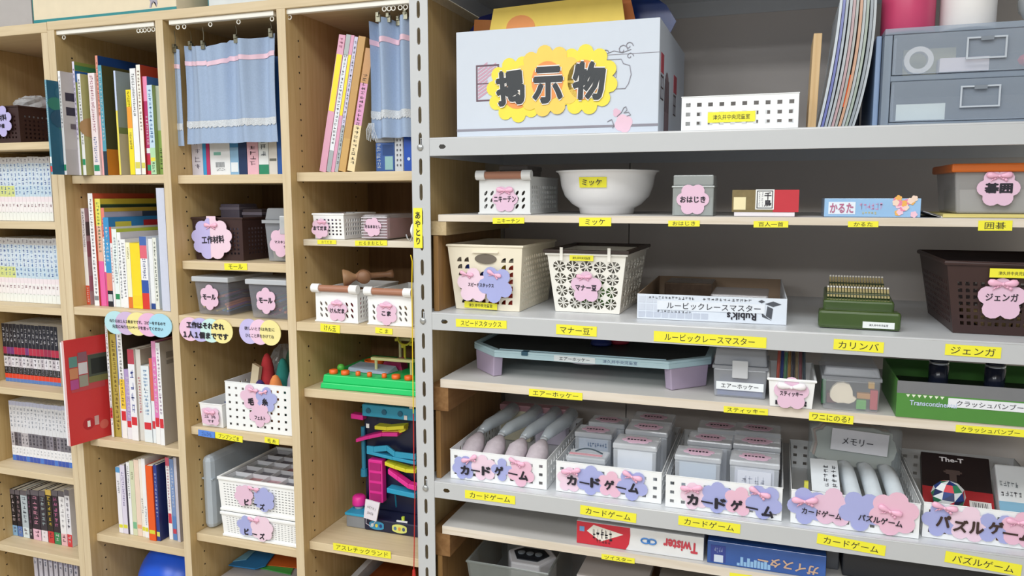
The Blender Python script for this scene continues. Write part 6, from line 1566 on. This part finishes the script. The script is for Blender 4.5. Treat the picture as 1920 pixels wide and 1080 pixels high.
# fourth shelf: wool and felt
z = ZB[3]
Y = .056; x0 = XP(423, Y, z); x1 = min(XP(556, Y, z), XD2[0]-.003); w_ = x1-x0; h_ = ZP(716, x0, Y)-z
t = thing('storage_basket', 'tall white square-holed basket of wool and felt', 'basket', ((x0+x1)/2, Y+.11, z+.0007))
mb = MB(); basket_body(mb, w_, .21, w_, .21, h_, PLW, hole_square(.33), (10, 6), (10, 6), .0016, (.01, .04, .05), (.02, .04, .05), None, None, (), .0012); mb.build('body', t)
l = locate(t, Y); yb_ = -.107
double_tag(t, yb_, [(*l(469, 745), .030, PINK, 5, .5), (*l(498, 750), .030, LILAC, 5, .2), (*l(486, 778), .030, PINK, 5, .9)], [('毛', *l(470, 753), .017, .018, .05, 0), ('糸', *l(496, 754), .017, .018, .05, 0), ('フェルト', *l(487, 784), .030, .0095, .03, .03)], [(*l(474, 732), .032, .1), (*l(493, 736), .028, -.3)])
bx_ = t.location.x
FELT = [('c83a40', 'red felt bundle', -.030, .131, .170), ('2f8a80', 'teal felt bundle', .012, .134, .160), ('2c5a44', 'dark green felt bundle', .004, .180, .175), ('e08a4c', 'orange felt scrap', .022, .090, .130), ('3a2c6a', 'purple wool ball', -.018, .085, .116), ('a8a4b0', 'grey felt roll', .053, .120, .145)]
for k, (c, nm, x, y, zz) in enumerate(FELT):
    f = thing('felt_bundle', nm+' in the tall white basket', 'felt', (bx_+x, y, z+.004), group='wool and felt in the tall basket')
    mb = MB(); mb.ball((0, 0, zz/2), .5, M(c, .9, var=.15, scale=80, bump=.4), 12, 10, .037, .040, zz); mb.build('felt', f, smooth=True)
f = thing('card_bobbin', 'beige folded card standing among the felt', 'card', (bx_-.053, .085, z+.006), rot=(math.radians(-6), math.radians(6), 0)); MB().hexa([(-.011, 0, 0), (.009, 0, 0), (.009, .012, 0), (-.011, .012, 0), (-.011, 0, .148), (.009, 0, .142), (.009, .012, .142), (-.011, .012, .148)], M('d8c8a8', .7)).build('card', f)
f = thing('plastic_bag', 'clear plastic bag bulging out of the felt basket', 'bag', (bx_-.040, .208, z+.006)); mb = MB(); mb.ball((0, 0, .088), .5, M('d4dade', .08, alpha=.35), 18, 12, .066, .10, .172); crinkle(mb, .06, 4); mb.build('film', f)
# small tapered basket
Y = .058; x0 = XP(377.5, Y, z); x1 = XP(419, Y, z); w_ = x1-x0; h_ = ZP(756, x0, Y)-z
t = thing('storage_basket', 'small white tapered basket with a wavy pink tag', 'basket', ((x0+x1)/2-.002, Y+.06, z+.0007)); mb = MB(); basket_body(mb, w_*.93, .11, w_, .12, h_, WHITE, None, (1, 1), (1, 1), .0015, rim=.0018); mb.build('body', t)
fo = [(.024*math.copysign(min(1, abs(math.cos(a))*1.25), math.cos(a))+.0012*math.cos(9*a), .020*math.copysign(min(1, abs(math.sin(a))*1.25), math.sin(a))+.0012*math.sin(8*a)) for a in [2*PI*q/40 for q in range(40)]]
f = MB().slab(fo, -.001, 0, PINK, (0, 0)).build('wavy_tag', t, (0, -.0625, h_*.48)); bow(f, (0, -.0015, .010), .036); letter(f, 'ゴム　ひも', .032, .008, (0, -.0016, 0), INK, .02); letter(f, 'です', .018, .007, (.002, -.0016, -.011), INK, .02)
f = thing('elastic_roll', 'navy elastic roll inside the small tapered basket', 'roll', ((x0+x1)/2+.004, .12, z+.004)); MB().lathe([(.004, 0), (.013, 0), (.013, .045), (.004, .045), (.004, 0)], 16, M('2c3c78', .7)).build('roll', f, smooth=False)
tape('ゴムひも', (372, 811), (403, 816), 12, .0503, 'blue label under the small tapered basket', M('5a8ae0', .5), M('34508c', .5), pad=.6)
tape('ブンブンごま', (404, 815.5), (455, 824), 12, .0503, 'yellow label beside the blue one under the felt basket', pad=.75)
tape('毛 糸', (496.5, 824), (523, 829), 11, .0503, 'small yellow label under the tall felt basket', pad=.6)

# fifth shelf: bead baskets and the translucent case
z = ZB[4]
Y = .058; xl_, xr_ = XP(416, Y, z), XD2[0]-.004
w_ = xr_-xl_; d_ = .23; hB = ZP(957, xl_, Y)-z
hU = ZP(893, xl_, Y)-z-hB
src = None
for k in range(2):
    zz = z+.0007+(hB+.001)*k; hh = (hB, hU)[k]
    t = thing('bead_basket', ('lower', 'upper')[k]+' white woven bead basket of the stack of two', 'basket', ((xl_+xr_)/2-.004*k, Y+d_/2, zz), group='stacked bead baskets')
    mb = MB(); ww = w_-.002; basket_body(mb, ww*.97, d_*.97, ww, d_, hh-.004, WHITE, hole_slot(.62, .30, .2), (22, 9), (24, 9), .0014, (.05, .14, .14), (.04, .14, .14), None, None, (), 0); mb.build('body', t)
    mb = MB()
    for a in ((-ww/2-.002, ww/2+.002, -d_/2-.003, -d_/2+.004), (-ww/2-.002, ww/2+.002, d_/2-.004, d_/2+.003), (-ww/2-.002, -ww/2+.004, -d_/2+.004, d_/2-.004), (ww/2-.004, ww/2+.002, -d_/2+.004, d_/2-.004)): mb.box(a[0], a[1], a[2], a[3], hh-.009, hh-.001, WHITE)
    mb.build('rim', t, bevel=.002)
    mb = MB(); mb.box(-ww*.49, ww*.49, -d_*.49-.003, -d_*.49+.002, 0, .006, WHITE); mb.build('foot_rim', t, bevel=.001)
    l = locate(t, Y)
    items = [(*l(459, 928), .027, PINK, 6, .2), (*l(497, 936), .030, LILAC, 6, .5)] if k else [(*l(463, 985), .026, LILAC, 5, .4), (*l(493, 990), .032, PINK2, 7, .2)]
    items = [(a, max(b, R*.99+.0005), R, m_, n_, r_) for a, b, R, m_, n_, r_ in items]
    double_tag(t, -d_/2-.0035, items, [('ビ', *l(465, 940 if k else 995), .013, .016, .05, 0), ('ー', *l(480, 944 if k else 1000), .013, .003, 0, .1), ('ズ', *l(494, 949 if k else 1004), .0145, .016, .05, .05)], [(*l(478, 915 if k else 973), .036, .1)])
    if k:
        for i in range(4):
            for j in range(5):
                xx = -ww*.45+ww*.9*i/4; yy = -d_*.46+d_*.92*j/5; r = random.Random(i*7+j)
                mb = MB(); a, b = ww*.9/4-.002, d_*.92/5-.002
                mb.box(xx, xx+a, yy, yy+b, hh-.030, hh-.016, M(('b08a90', '6a6870', '9a6a6c', 'b8b4b8', '5a5058', 'c08a94', '8a8e90')[r.randrange(7)], .5, var=.5, scale=180, bump=.5)); mb.build('bead_heap', t, kind='stuff')
        mb = MB()
        for i in range(5): x = -ww*.45+ww*.9*i/4-.001; mb.box(x-.0008, x+.0008, -d_*.46, d_*.46, hh-.032, hh-.006, clear('e8e8ec', .6))
        for j in range(6): y = -d_*.46+d_*.92*j/5-.001; mb.box(-ww*.45, ww*.45, y-.0008, y+.0008, hh-.032, hh-.006, clear('e8e8ec', .6))
        mb.build('divider_grid', t)
Y = .075; x0, x1 = max(XP(371, Y, z), XD1[1]-.001), XP(403, Y, z); h_ = ZP(855, x0, Y)-z
t = thing('storage_case', 'milky rounded translucent case standing beside the bead baskets', 'case', (x0+.003, Y, z+.0007))
MB().box(0, min(x1, xl_-.004)-x0-.006, 0, .24, 0, h_, M('c8d2dc', .35, alpha=.72)).build('shell', t, bevel=.014); MB().box(-.0008, min(x1, xl_-.004)-x0-.0052, .003, .237, h_*.68, h_*.70, M('b0bcc8', .3)).build('seam', t)

# sixth shelf: folders on a clear box
z = ZB[5]
t = thing('storage_case', 'clear lidded box at the bottom of the second column', 'box', (-.475, .06, z+.0007)); MB().box(-.135, .135, 0, .25, 0, .135, clear('c4bcb8', .5)).build('case', t, bevel=.004); MB().box(-.14, .14, -.005, .255, .135, .147, clear('d4d0d0', .7)).build('lid', t, bevel=.003)
zt_ = z+.149
def sheet_on(label, px, c, zz, name='paper_sheet', cat='paper', th=.0016):
    pts = [PZ(x, y, zz) for x, y in px]; cx = sum(p.x for p in pts)/len(pts); cy = sum(p.y for p in pts)/len(pts)
    pts = [(min(max(p.x, XD1[1]+.004), XD2[0]-.004)-cx, min(max(p.y, .035), .345)-cy) for p in pts]
    t = thing(name, label, cat, (cx, cy, zz)); MB().flat(pts, 0, th, M(c, .4)).build('sheet', t); return t
sheet_on('green paper lying on the clear bottom box', [(488, 1066), (545, 1078), (556, 1052), (500, 1046)], '4cae50', zt_+.0005)
sheet_on('orange paper lying on the clear bottom box', [(480, 1058), (558, 1066), (562, 1040), (500, 1030)], 'd8682c', zt_+.003)
sheet_on('blue plastic folder lying on the clear bottom box', [(401, 1056), (478, 1068), (498, 1062), (515, 1040), (440, 1028)], '2c7cb8', zt_+.006, 'plastic_folder', 'folder', .003)
sheet_on('light blue translucent tag lying on the blue folder', [(431, 1052), (462, 1050), (478, 1034), (450, 1030)], '7ab4d0', zt_+.0095, 'plastic_tag', 'tag')
# ================================================================== third column
z = ZC[1]
Y = .078; x0, x1 = XP(588, Y, z), XP(645, Y, z)
t = thing('storage_basket', 'small white slatted basket of beanbags on the thin plywood shelf', 'basket', ((x0+x1)/2, Y+.07, z+.0007)); w_ = x1-x0; h_ = ZP(402, x0, Y)-z
mb = MB(); basket_body(mb, w_*.96, .13, w_, .14, h_, WHITE, hole_square(.5), (7, 5), (12, 4), .0014, (.06, .12, .16), (.04, .12, .16), None, hole_slot(.5, .72), (), .0025); mb.build('body', t)
f = petal_tag(t, (-.018, -.074, .023), .0225, PINK, 6, .0095, .3); letter(f, 'おてだま', .034, .010, (0, -.0016, .001), INK, .05); bow(f, (.006, -.0016, .014), .026)
for k, (x, y, c) in enumerate(((-.012, .11, '6a5a8a'), (.012, .12, 'b8a8a0'), (-.006, .15, '8a3a44'), (.016, .16, '4a4a5c'))):
    b = thing('bean_bag', ('purple', 'beige', 'dark red', 'charcoal')[k]+' cloth beanbag heaped in the small white basket', 'beanbag', (t.location.x+x, y, z+.004), group='cloth beanbags'); MB().ball((0, 0, .027), .024, M(c, .9, var=.4, scale=90), 12, 8, .9, .9, 1.1).build('bag', b, smooth=True)
x0, x1 = XP(677, Y, z), XP(728, Y, z); h_ = ZP(402, x0, Y)-z
t = thing('storage_case', 'clear striped box with rounded corners and a pink tag', 'box', ((x0+x1)/2, Y, z+.0007)); w_ = x1-x0
MB().box(-w_/2, w_/2, 0, .14, 0, h_, clear('c0bcc0', .4)).build('case', t, bevel=.008)
MB().box(-w_*.44, w_*.44, .006, .13, .003, h_*.8, M('b0707c', .6, var=.3, scale=30)).build('filling', t)
for k in range(8): MB().box(-w_*.47, w_*.47, -.0012, -.0002, h_*(.08+.11*k), h_*(.11+.11*k), M('dcd6de', .4)).build('stripe', t)
f = petal_tag(t, (-.002, -.0022, h_*.5), .021, PINK, 6, .009, .2); letter(f, 'だるまおとし', .038, .0068, (0, -.0014, .001), INK, .05)
tape('おてだま', (595.5, 453.5), (630.5, 454), 8, .0663, 'small yellow label under the beanbag basket', ink=M('9a8c30', .6), pad=.55)
tape('だるまおとし', (666, 456), (726, 455.5), 10, .0663, 'yellow label under the clear striped box', ink=M('6a6020', .6), pad=.75)
# third shelf: kendama and spinning tops
z = ZC[2]
t, w_, h_, yf = roll_basket('white roller-handle basket of wooden cup toys in the third column', 593, 671, 545, 597, .05, z, .19, WHITE, '', hole=hole_leaf(.2, .43, .5))
named_tag(t, .004, .026, yf-.003, .025, 'けんだま', .036, .0105, PINK, 5, PI/2, .032, bold=.04)
kx = t.location.x
t2, w_, h_, yf = roll_basket('white roller-handle basket of spinning tops beside the post', 691, 772, 551, 602, .05, z, .19, WHITE, '', hole=hole_leaf(.2, .43, .5))
named_tag(t2, -.006, .026, yf-.003, .026, 'こま', .022, .011, PINK, 6, PI/2, .034, bold=.05)
KW = M('8a6448', .5, var=.15, scale=30)
def kendama(label, x, y, zz, rz, red):
    t = thing('kendama', label, 'toy', (x, y, zz), rot=(0, math.radians(-4), rz), group='wooden cup and ball toys')
    MB().lathe([(0, -.004), (.010, -.006), (.019, -.010), (.020, -.007), (.016, .004), (.009, .014), (.007, .020)], 20, M('a07a58', .5), ax='x').build('big_cup', t, smooth=True)
    MB().lathe([(.007, .018), (.013, .026), (.016, .036), (.013, .046), (.007, .052), (.006, .085), (.009, .095), (.010, .102), (0, .104)], 16, KW, ax='x').build('handle', t, smooth=True)
    MB().lathe([(0, -.026), (.014, -.026), (.015, -.022), (.007, -.008), (.007, .008), (.015, .022), (.014, .026), (0, .026)], 16, KW, (.036, 0, 0), 'y').build('side_cup', t, smooth=True)
    return t
kendama('wooden cup toy lying across the white roller basket', kx-.004, .105, z+h_+.024, .55, False)
b = thing('toy_ball', 'red wooden ball in the basket of cup toys', 'ball', (kx+.012, .088, z+.004)); MB().ball((0, 0, .0275), .0275, M('c02a3c', .35), 18, 12).build('ball', b, smooth=True); MB().cyl((0, -.0268, .030), (0, -.0283, .0305), .003, .003, 10, M('e8dcd8', .5)).build('string_hole', b)
b = thing('kendama_mallet', 'wooden cross piece resting behind the red ball', 'toy', (kx-.02, .17, z+.004)); MB().lathe([(0, 0), (.018, 0), (.016, .02), (.012, .03), (.018, .055), (.016, .058), (0, .05)], 16, KW).build('cup', b, smooth=True)
for k in range(3):
    b = thing('spinning_top', ('first', 'second', 'third')[k]+' wooden spinning top counted from the post inside its basket', 'top', (t2.location.x+.018-.024*k, .12+.03*k, z+.005), group='spinning tops'); MB().lathe([(0, 0), (.003, .004), (.018, .022), (.019, .028), (.005, .032), (.003, .05), (0, .05)], 16, M(('b89a70', '8a6a4a', 'a8825a')[k], .5)).build('body', b, smooth=True)
tape('けん玉', (601, 613.5), (637.5, 617.5), 15, .0298, 'yellow label under the basket of cup toys', pad=.6)
tape('こ ま', (704, 619), (736, 622), 11, .0298, 'yellow label under the basket of spinning tops', pad=.5)

# fourth shelf: green peg board toy
z = ZC[3]
p0 = PZ(602, 726, z); gx0, gx1 = -.268, -.008
t = thing('action_board_toy', 'bright green toy board with orange pegs and seesaws', 'toy', ((gx0+gx1)/2, .062, z+.0007)); w_ = gx1-gx0; h_ = .030
GR = M('1ec86a', .35, var=.02); ORG = M('ee6a24', .4); CRM = M('d8d49c', .5)
mb = MB(); mb.taper(w_, .24, w_*.985, .235, 0, h_*.42, GR, 0, .12); mb.taper(w_*.97, .23, w_*.955, .225, h_*.42, h_, GR, 0, .12); mb.build('board', t, bevel=.002)
for k, px in enumerate((626, 648, 672, 693.5, 721, 743, 767)):
    x = XP(px, .085, z+h_)-t.location.x; r = .0095 if k in (0, 1, 5, 6) else .0055
    MB().lathe([(0, 0), (r, 0), (r*1.03, .003), (r, .009), (r*.7, .010), (0, .010)], 16, ORG).build('peg', t, (x, .022, h_), smooth=True)
MB().lathe([(.020, 0), (.024, .014), (.021, .014), (.017, .002)], 20, ORG).build('ring_cup', t, (-.060, .125, h_), smooth=True)
mb = MB(); mb.hexa([(-.088, .05, h_+.001), (.012, .045, h_+.001), (.02, .09, h_+.001), (-.085, .10, h_+.001), (-.086, .052, h_+.010), (.008, .05, h_+.006), (.015, .088, h_+.012), (-.083, .098, h_+.014)], M('b8c4dc', .15, alpha=.8)); mb.build('film_bag', t)
MB().box(-.03, .075, .055, .067, h_+.030, h_+.036, CRM).build('seesaw', t); MB().cyl((.068, .061, h_), (.068, .061, h_+.03), .0035, .0035, 10, CRM).build('support', t); MB().cyl((-.02, .061, h_), (-.02, .061, h_+.03), .0035, .0035, 10, CRM).build('support', t)
MB().box(-.005, .085, .135, .147, h_+.062, h_+.068, CRM).build('seesaw', t)
for x in (.0, .07): MB().cyl((x, .141, h_), (x, .141, h_+.062), .0035, .0035, 10, CRM).build('support', t)
mb = MB(); mb.tube([(.02+.018*math.cos(a), .125, h_+.072+.018*math.sin(a)) for a in [2*PI*q/20 for q in range(20)]], .0028, 6, M('d8cc38', .4), True)
for q in range(6): a = 2*PI*q/6+.3; mb.box(.02+.022*math.cos(a)-.003, .02+.022*math.cos(a)+.003, .122, .128, h_+.072+.022*math.sin(a)-.003, h_+.072+.022*math.sin(a)+.003, M('d8cc38', .4))
mb.cyl((.02, .125, h_), (.02, .125, h_+.054), .003, .003, 8, M('d8cc38', .4)); mb.build('cog_ring', t)
MB().hexa([(-.03, .10, h_), (.025, .10, h_), (.025, .13, h_), (-.03, .13, h_), (-.02, .10, h_+.018), (.02, .10, h_+.026), (.02, .13, h_+.026), (-.02, .13, h_+.018)], M('b02c64', .4)).build('ramp', t)
MB().hexa([(.07, .09, h_+.036), (.122, .08, h_+.03), (.122, .12, h_+.03), (.07, .12, h_+.036), (.07, .09, h_+.044), (.122, .08, h_+.062), (.122, .12, h_+.062), (.07, .12, h_+.046)], M('c83c28', .4)).build('scoop', t)
MB().cyl((.086, .075, h_), (.086, .075, h_+.05), .010, .008, 14, GR).build('turret', t); MB().hexa([(.10, .06, h_), (.126, .06, h_), (.126, .1, h_), (.10, .1, h_), (.115, .06, h_+.035), (.126, .06, h_+.035), (.126, .1, h_+.035), (.115, .1, h_+.035)], GR).build('slope', t)
MB().ball((-.105, .05, h_+.008), .009, M('5ab848', .4), 12, 8).build('knob', t, smooth=True)
MB().box(.05, .095, .17, .2, h_, h_+.09, M('1c2c78', .4)).build('tower', t)

# fifth shelf: marble run toy
z = ZC[4]
p0 = PZ(637, 977, z); gx0 = -.262; gx1 = -.012; Y = .145
t = thing('marble_run_toy', 'navy tower toy with pink, blue and yellow chutes', 'toy', ((gx0+gx1)/2, Y, z+.0007)); w_ = gx1-gx0
NV = M('1a1f3c', .35); PK = M('e8309c', .4); CY = M('2fa4cc', .4); YL = M('e4dc34', .4); GY = M('8a8e94', .5)
def q2(px, py, yy=0): return (XP(px, Y+yy, ZP(py, -.14, Y+yy))-t.location.x, ZP(py, -.14, Y+yy)-z)
MB().box(-w_*.30, w_/2, 0, .10, 0, .030, NV).build('base', t, bevel=.003); MB().box(-w_/2, -w_*.30, .002, .09, 0, .030, GY).build('battery_box', t, bevel=.002); MB().box(-w_/2-.002, -w_*.28, -.001, .092, .030, .036, CY).build('base_cap', t, bevel=.001)
bl_ = q2(684, 850, .055)[0]
MB().box(bl_, w_/2, .055, .068, .030, .322, NV).build('back_board', t, bevel=.002)
a, b = q2(678, 764, .03), q2(678, 787, .03); MB().box(a[0], w_/2, .03, .055, b[1], a[1], CY).build('top_beam', t, bevel=.003)
for k in range(3): MB().cyl((a[0]+.018+.042*k, .0295, (a[1]+b[1])/2), (a[0]+.018+.042*k, .028, (a[1]+b[1])/2), .0065, .0065, 12, M('1c6a8c', .4)).build('beam_boss', t)
def chute(nm, pts, mat, yy=.03, w2=.026, th=.009):
    P = [q2(x, y, yy) for x, y in pts]; mb = MB()
    for (xa, za), (xb, zb_) in zip(P, P[1:]): mb.hexa([(xa, yy, za-th), (xb, yy, zb_-th), (xb, yy+w2, zb_-th), (xa, yy+w2, za-th), (xa, yy, za), (xb, yy, zb_), (xb, yy+w2, zb_), (xa, yy+w2, za)], mat)
    mb.v = [(min(max(x, -w_/2), w_/2-.001), y_, zz) for x, y_, zz in mb.v]
    return mb.build(nm, t, bevel=.0012)
chute('chute', [(702, 803), (725, 803), (757, 797)], YL); chute('chute', [(716, 812), (745, 808), (760, 800)], YL, .04, .016)
chute('chute', [(667, 832), (690, 823), (715, 815), (745, 812)], PK); chute('chute', [(655, 785), (680, 786)], PK, .035, .02, .012)
chute('deck', [(687, 852), (735, 858), (779, 862)], CY, .03, .04, .008); chute('deck_rail', [(687, 843), (700, 843), (725, 838), (740, 848), (779, 848)], CY, .03, .006, .014)
chute('chute', [(721, 869), (740, 874), (760, 878), (779, 877)], YL, .03); chute('chute', [(727, 882), (745, 893), (765, 905), (780, 907)], PK, .028, .02, .012)
chute('chute', [(725, 918), (779, 922)], CY, .03, .03, .012); chute('chute', [(740, 928), (742, 950)], CY, .03, .006, .004)
a, b = q2(690, 868, .03), q2(718, 948, .03)
mb = MB(); mb.box(a[0], b[0], .03, .05, b[1], a[1], PK); tw = mb.build('lift_tower', t, bevel=.002)
for k in range(4): zz = b[1]+(a[1]-b[1])*(.04+.24*k); MB().box(a[0]+.004, b[0]-.004, .0285, .030, zz, zz+(a[1]-b[1])*.17, M('b01c74', .45)).build('lift_step', tw)
a, b = q2(676, 810, .04), q2(680, 895, .04); MB().cyl(((a[0]+b[0])/2, .05, b[1]), ((a[0]+b[0])/2, .05, a[1]), .0055, .0055, 12, M('2a84a4', .4)).build('side_pole', t); MB().cyl(((a[0]+b[0])/2, .05, b[1]-.012), ((a[0]+b[0])/2, .05, b[1]+.006), .009, .008, 12, M('2a84a4', .4)).build('pole_foot', t)
a = q2(663, 938); MB().lathe([(0, 0), (.016, 0), (.017, .004), (.016, .020), (.012, .024), (0, .024)], 18, PK).build('pump_button', t, (a[0]-.006, .035, .044), smooth=True); MB().lathe([(0, 0), (.011, 0), (.011, .009), (0, .009)], 16, M('c8ccd0', .3)).build('button_collar', t, (a[0]-.006, .035, .0362), smooth=True)
for px, c, mt in ((706, '3f9cc8', 'printed_badge'), (749, 'dce07c', 'printed_badge')):
    x, zz = q2(px, 978 if px < 720 else 984); zz = .015; mb = MB(); mb.slab([(x+.019*math.copysign(min(1, abs(math.cos(a))*1.2), math.cos(a)), zz+.0105*math.sin(a)) for a in [2*PI*q/24 for q in range(24)]], -.0008, 0, M(c, .4), (x, zz)); bd = mb.build(mt, t)
    for k in range(3): MB().slab([(x-.011+.011*k+.0038*math.cos(a), zz+.0045*math.sin(a)) for a in [2*PI*q/10 for q in range(10)]], -.0014, -.0008, M(('e8f0f4', 'f0e060', '2a3c7c')[k] if px < 720 else ('5a7a9c', 'e0a048', '4a5a7c')[k], .4), (x-.011+.011*k, zz)).build('printed_face', bd)
x, zz = q2(752, 962); MB().cyl((x, .01, .031), (x, .01, .041), .004, .004, 12, M('c8e04c', .4)).build('marble_peg', t); MB().box(x-.014, x+.014, .003, .006, .030, .0335, M('e8eaee', .4)).build('name_strip', t)
for px, py in ((678, 811), (750, 788), (760, 766)):
    x, zz = q2(px, py); MB().box(x-.004, x+.004, .028, .0295, zz-.005, zz+.005, M('f0f0f2', .5)).build('number_sticker', t)
g = thing('paper_tag', 'crumpled white paper tag hung on the tower toy', 'tag', (t.location.x+q2(690, 930, -.02)[0], Y-.016, z+.034), rot=(0, math.radians(14), 0)); mb = MB(); mb.hexa([(-.016, 0, 0), (.018, -.002, .004), (.018, .002, .004), (-.016, .003, 0), (-.022, .002, .045), (.016, 0, .050), (.016, .004, .050), (-.022, .005, .045)], M('e4dfe8', .6)); mb.build('paper', g); mb = MB(); scribble(mb, -.012, .012, .028, .036, 5, GREYP, -.0022, False, 3); scribble(mb, -.010, .008, .014, .022, 4, GREYP, -.0022, False, 9); mb.build('small_print', g, kind='stuff'); MB().tube([(-.01, .002, .0), (-.006, -.002, -.010), (.008, 0, -.014), (.014, .002, 0)], .0008, 5, M('d0c8d4', .6)).build('string', g)
tape('アスレチックランド', (625, 1024), (733, 1041), 14, .0503, 'long yellow label under the navy tower toy', ink=M('5a5018', .6), pad=.9)
# sixth shelf
z = ZC[5]
t = thing('wooden_tray', 'reddish brown wooden tray at the bottom of the third column', 'tray', (-.135, .06, z+.0007)); BRN = wood('8a4a22', '743a18', 'y', 3)
MB().box(-.10, .12, 0, .27, 0, .17, BRN).build('tray', t, bevel=.002)
t = thing('metal_rail', 'white metal rail leaning beside the brown tray', 'rail', (-.255, .07, z+.0007)); MB().hexa([(-.012, 0, 0), (.004, 0, 0), (.004, .24, .0), (-.012, .24, .0), (-.012, 0, .172), (.004, 0, .172), (.004, .24, .19), (-.012, .24, .19)], M('dcdfe2', .4)).build('rail', t, bevel=.001)

# ================================================================== far bookcase, top shelf
z = ZU[0]
x1 = XP(43, .075, z); 
t = thing('storage_basket', 'dark brown basket with a lilac flower tag on the comic bookcase', 'basket', (x1-.075, .165, z+.0007)); mb = MB(); basket_body(mb, .15, .19, .156, .197, .092, DB, hole_square(.45), (12, 6), (14, 6), .0018, (.06, .12, .22), (.06, .12, .2), None, None, (), .003); mb.build('body', t)
l = locate(t, .068); p = l(2, 228)
f = petal_tag(t, (p[0]+.004, -.1035, p[1]), .043, LILAC2, 8, .0125, .35, 1, .95); letter(f, '工作材料', .060, .016, (-.004, -.0018, .008), INK, .03, -.05); letter(f, '予備', .022, .011, (.006, -.0018, -.012), INK, .03); bow(f, (-.012, -.002, .030), .036)
b = thing('plastic_bag', 'crinkled clear plastic bag on the dark basket of the comic bookcase', 'bag', (t.location.x+.03, .16, z+.07)); mb = MB(); mb.ball((0, 0, .03), .5, M('d8dade', .08, alpha=.55, var=.3, scale=60, bump=1), 20, 12, .085, .12, .06); crinkle(mb, .09, 2); mb.build('film', b)
b = thing('storage_box', 'dusky pink box behind the dark basket of the comic bookcase', 'box', (-1.165, .275, z+.0007)); MB().box(-.115, .115, 0, .07, 0, .135, M('c86a80', .6)).build('body', b, bevel=.002); MB().box(-.117, .117, -.002, .072, .120, .137, M('c0607a', .6)).build('lid', b, bevel=.002)
b = thing('paint_tube', 'thin yellow and black stick leaning by the bookcase side', 'stick', (XU[1]-.010, .05, z+.0007)); MB().cyl((0, 0, 0), (.002, 0, .11), .003, .003, 10, YEL).build('yellow_half', b); MB().cyl((.002, 0, .11), (.004, 0, .19), .003, .0025, 10, M('3a3420', .5)).build('black_half', b)

# ================================================================== on the slotted post
A = PY(784, 390, -.0004); B = PY(784, 465, -.0004); xl, xr = PY(776, 428, -.0004).x, PY(792, 428, -.0004).x
t = thing('post_label', 'upright yellow label on the slotted steel post', 'label', ((xl+xr)/2, -.0004, B.z)); h_ = A.z-B.z
MB().box(-(xr-xl)/2, (xr-xl)/2, -.0012, 0, 0, h_, YEL).build('tape', t, (0, 0, 0))
letter(t, 'あ\nや\nと\nり', .0115, h_*.82, (0, -.0018, h_*.5), INK, .015, lines=1.05)
c = PY(769, 432, .012)
t = thing('wall_hook', 'white round suction hook on the side of the post', 'hook', (-.001, .014, c.z)); MB().lathe([(0, 0), (.016, 0), (.015, -.004), (.008, -.008), (0, -.009)], 20, WHITE, (0, 0, 0), 'x').build('disc', t, smooth=True)
MB().tube([(-.006, -.004, -.012), (-.009, -.006, -.022), (-.014, -.008, -.016), (-.017, -.008, -.008)], .0014, 6, M('d8dade', .2, .8)).build('hook_wire', t)
SY = M('e8c81c', .7); SR = M('c02c22', .7)
p = [PY(x, y, -.004) for x, y in ((770, 478), (773, 490), (772, 540), (773, 600), (774, 700), (775, 775))]
t = thing('play_string', 'thin yellow play cord hanging along the post', 'cord', (p[0].x, p[0].y, p[-1].z)); MB().tube([tuple(q-t.location) for q in p], .0011, 5, SY).build('cord', t)
p = [PY(x, y, -.004) for x, y in ((775, 776), (776, 860), (778, 930), (777, 1000), (776, 1068))]
t = thing('play_string', 'thin red play cord hanging low along the post', 'cord', (p[0].x, p[0].y, p[-1].z)); MB().tube([tuple(q-t.location) for q in p], .0011, 5, SR).build('cord', t); MB().cyl(tuple(p[-1]-t.location), tuple(p[-1]-t.location-Vector((0, 0, .014))), .003, .004, 8, SR).build('tassel', t)
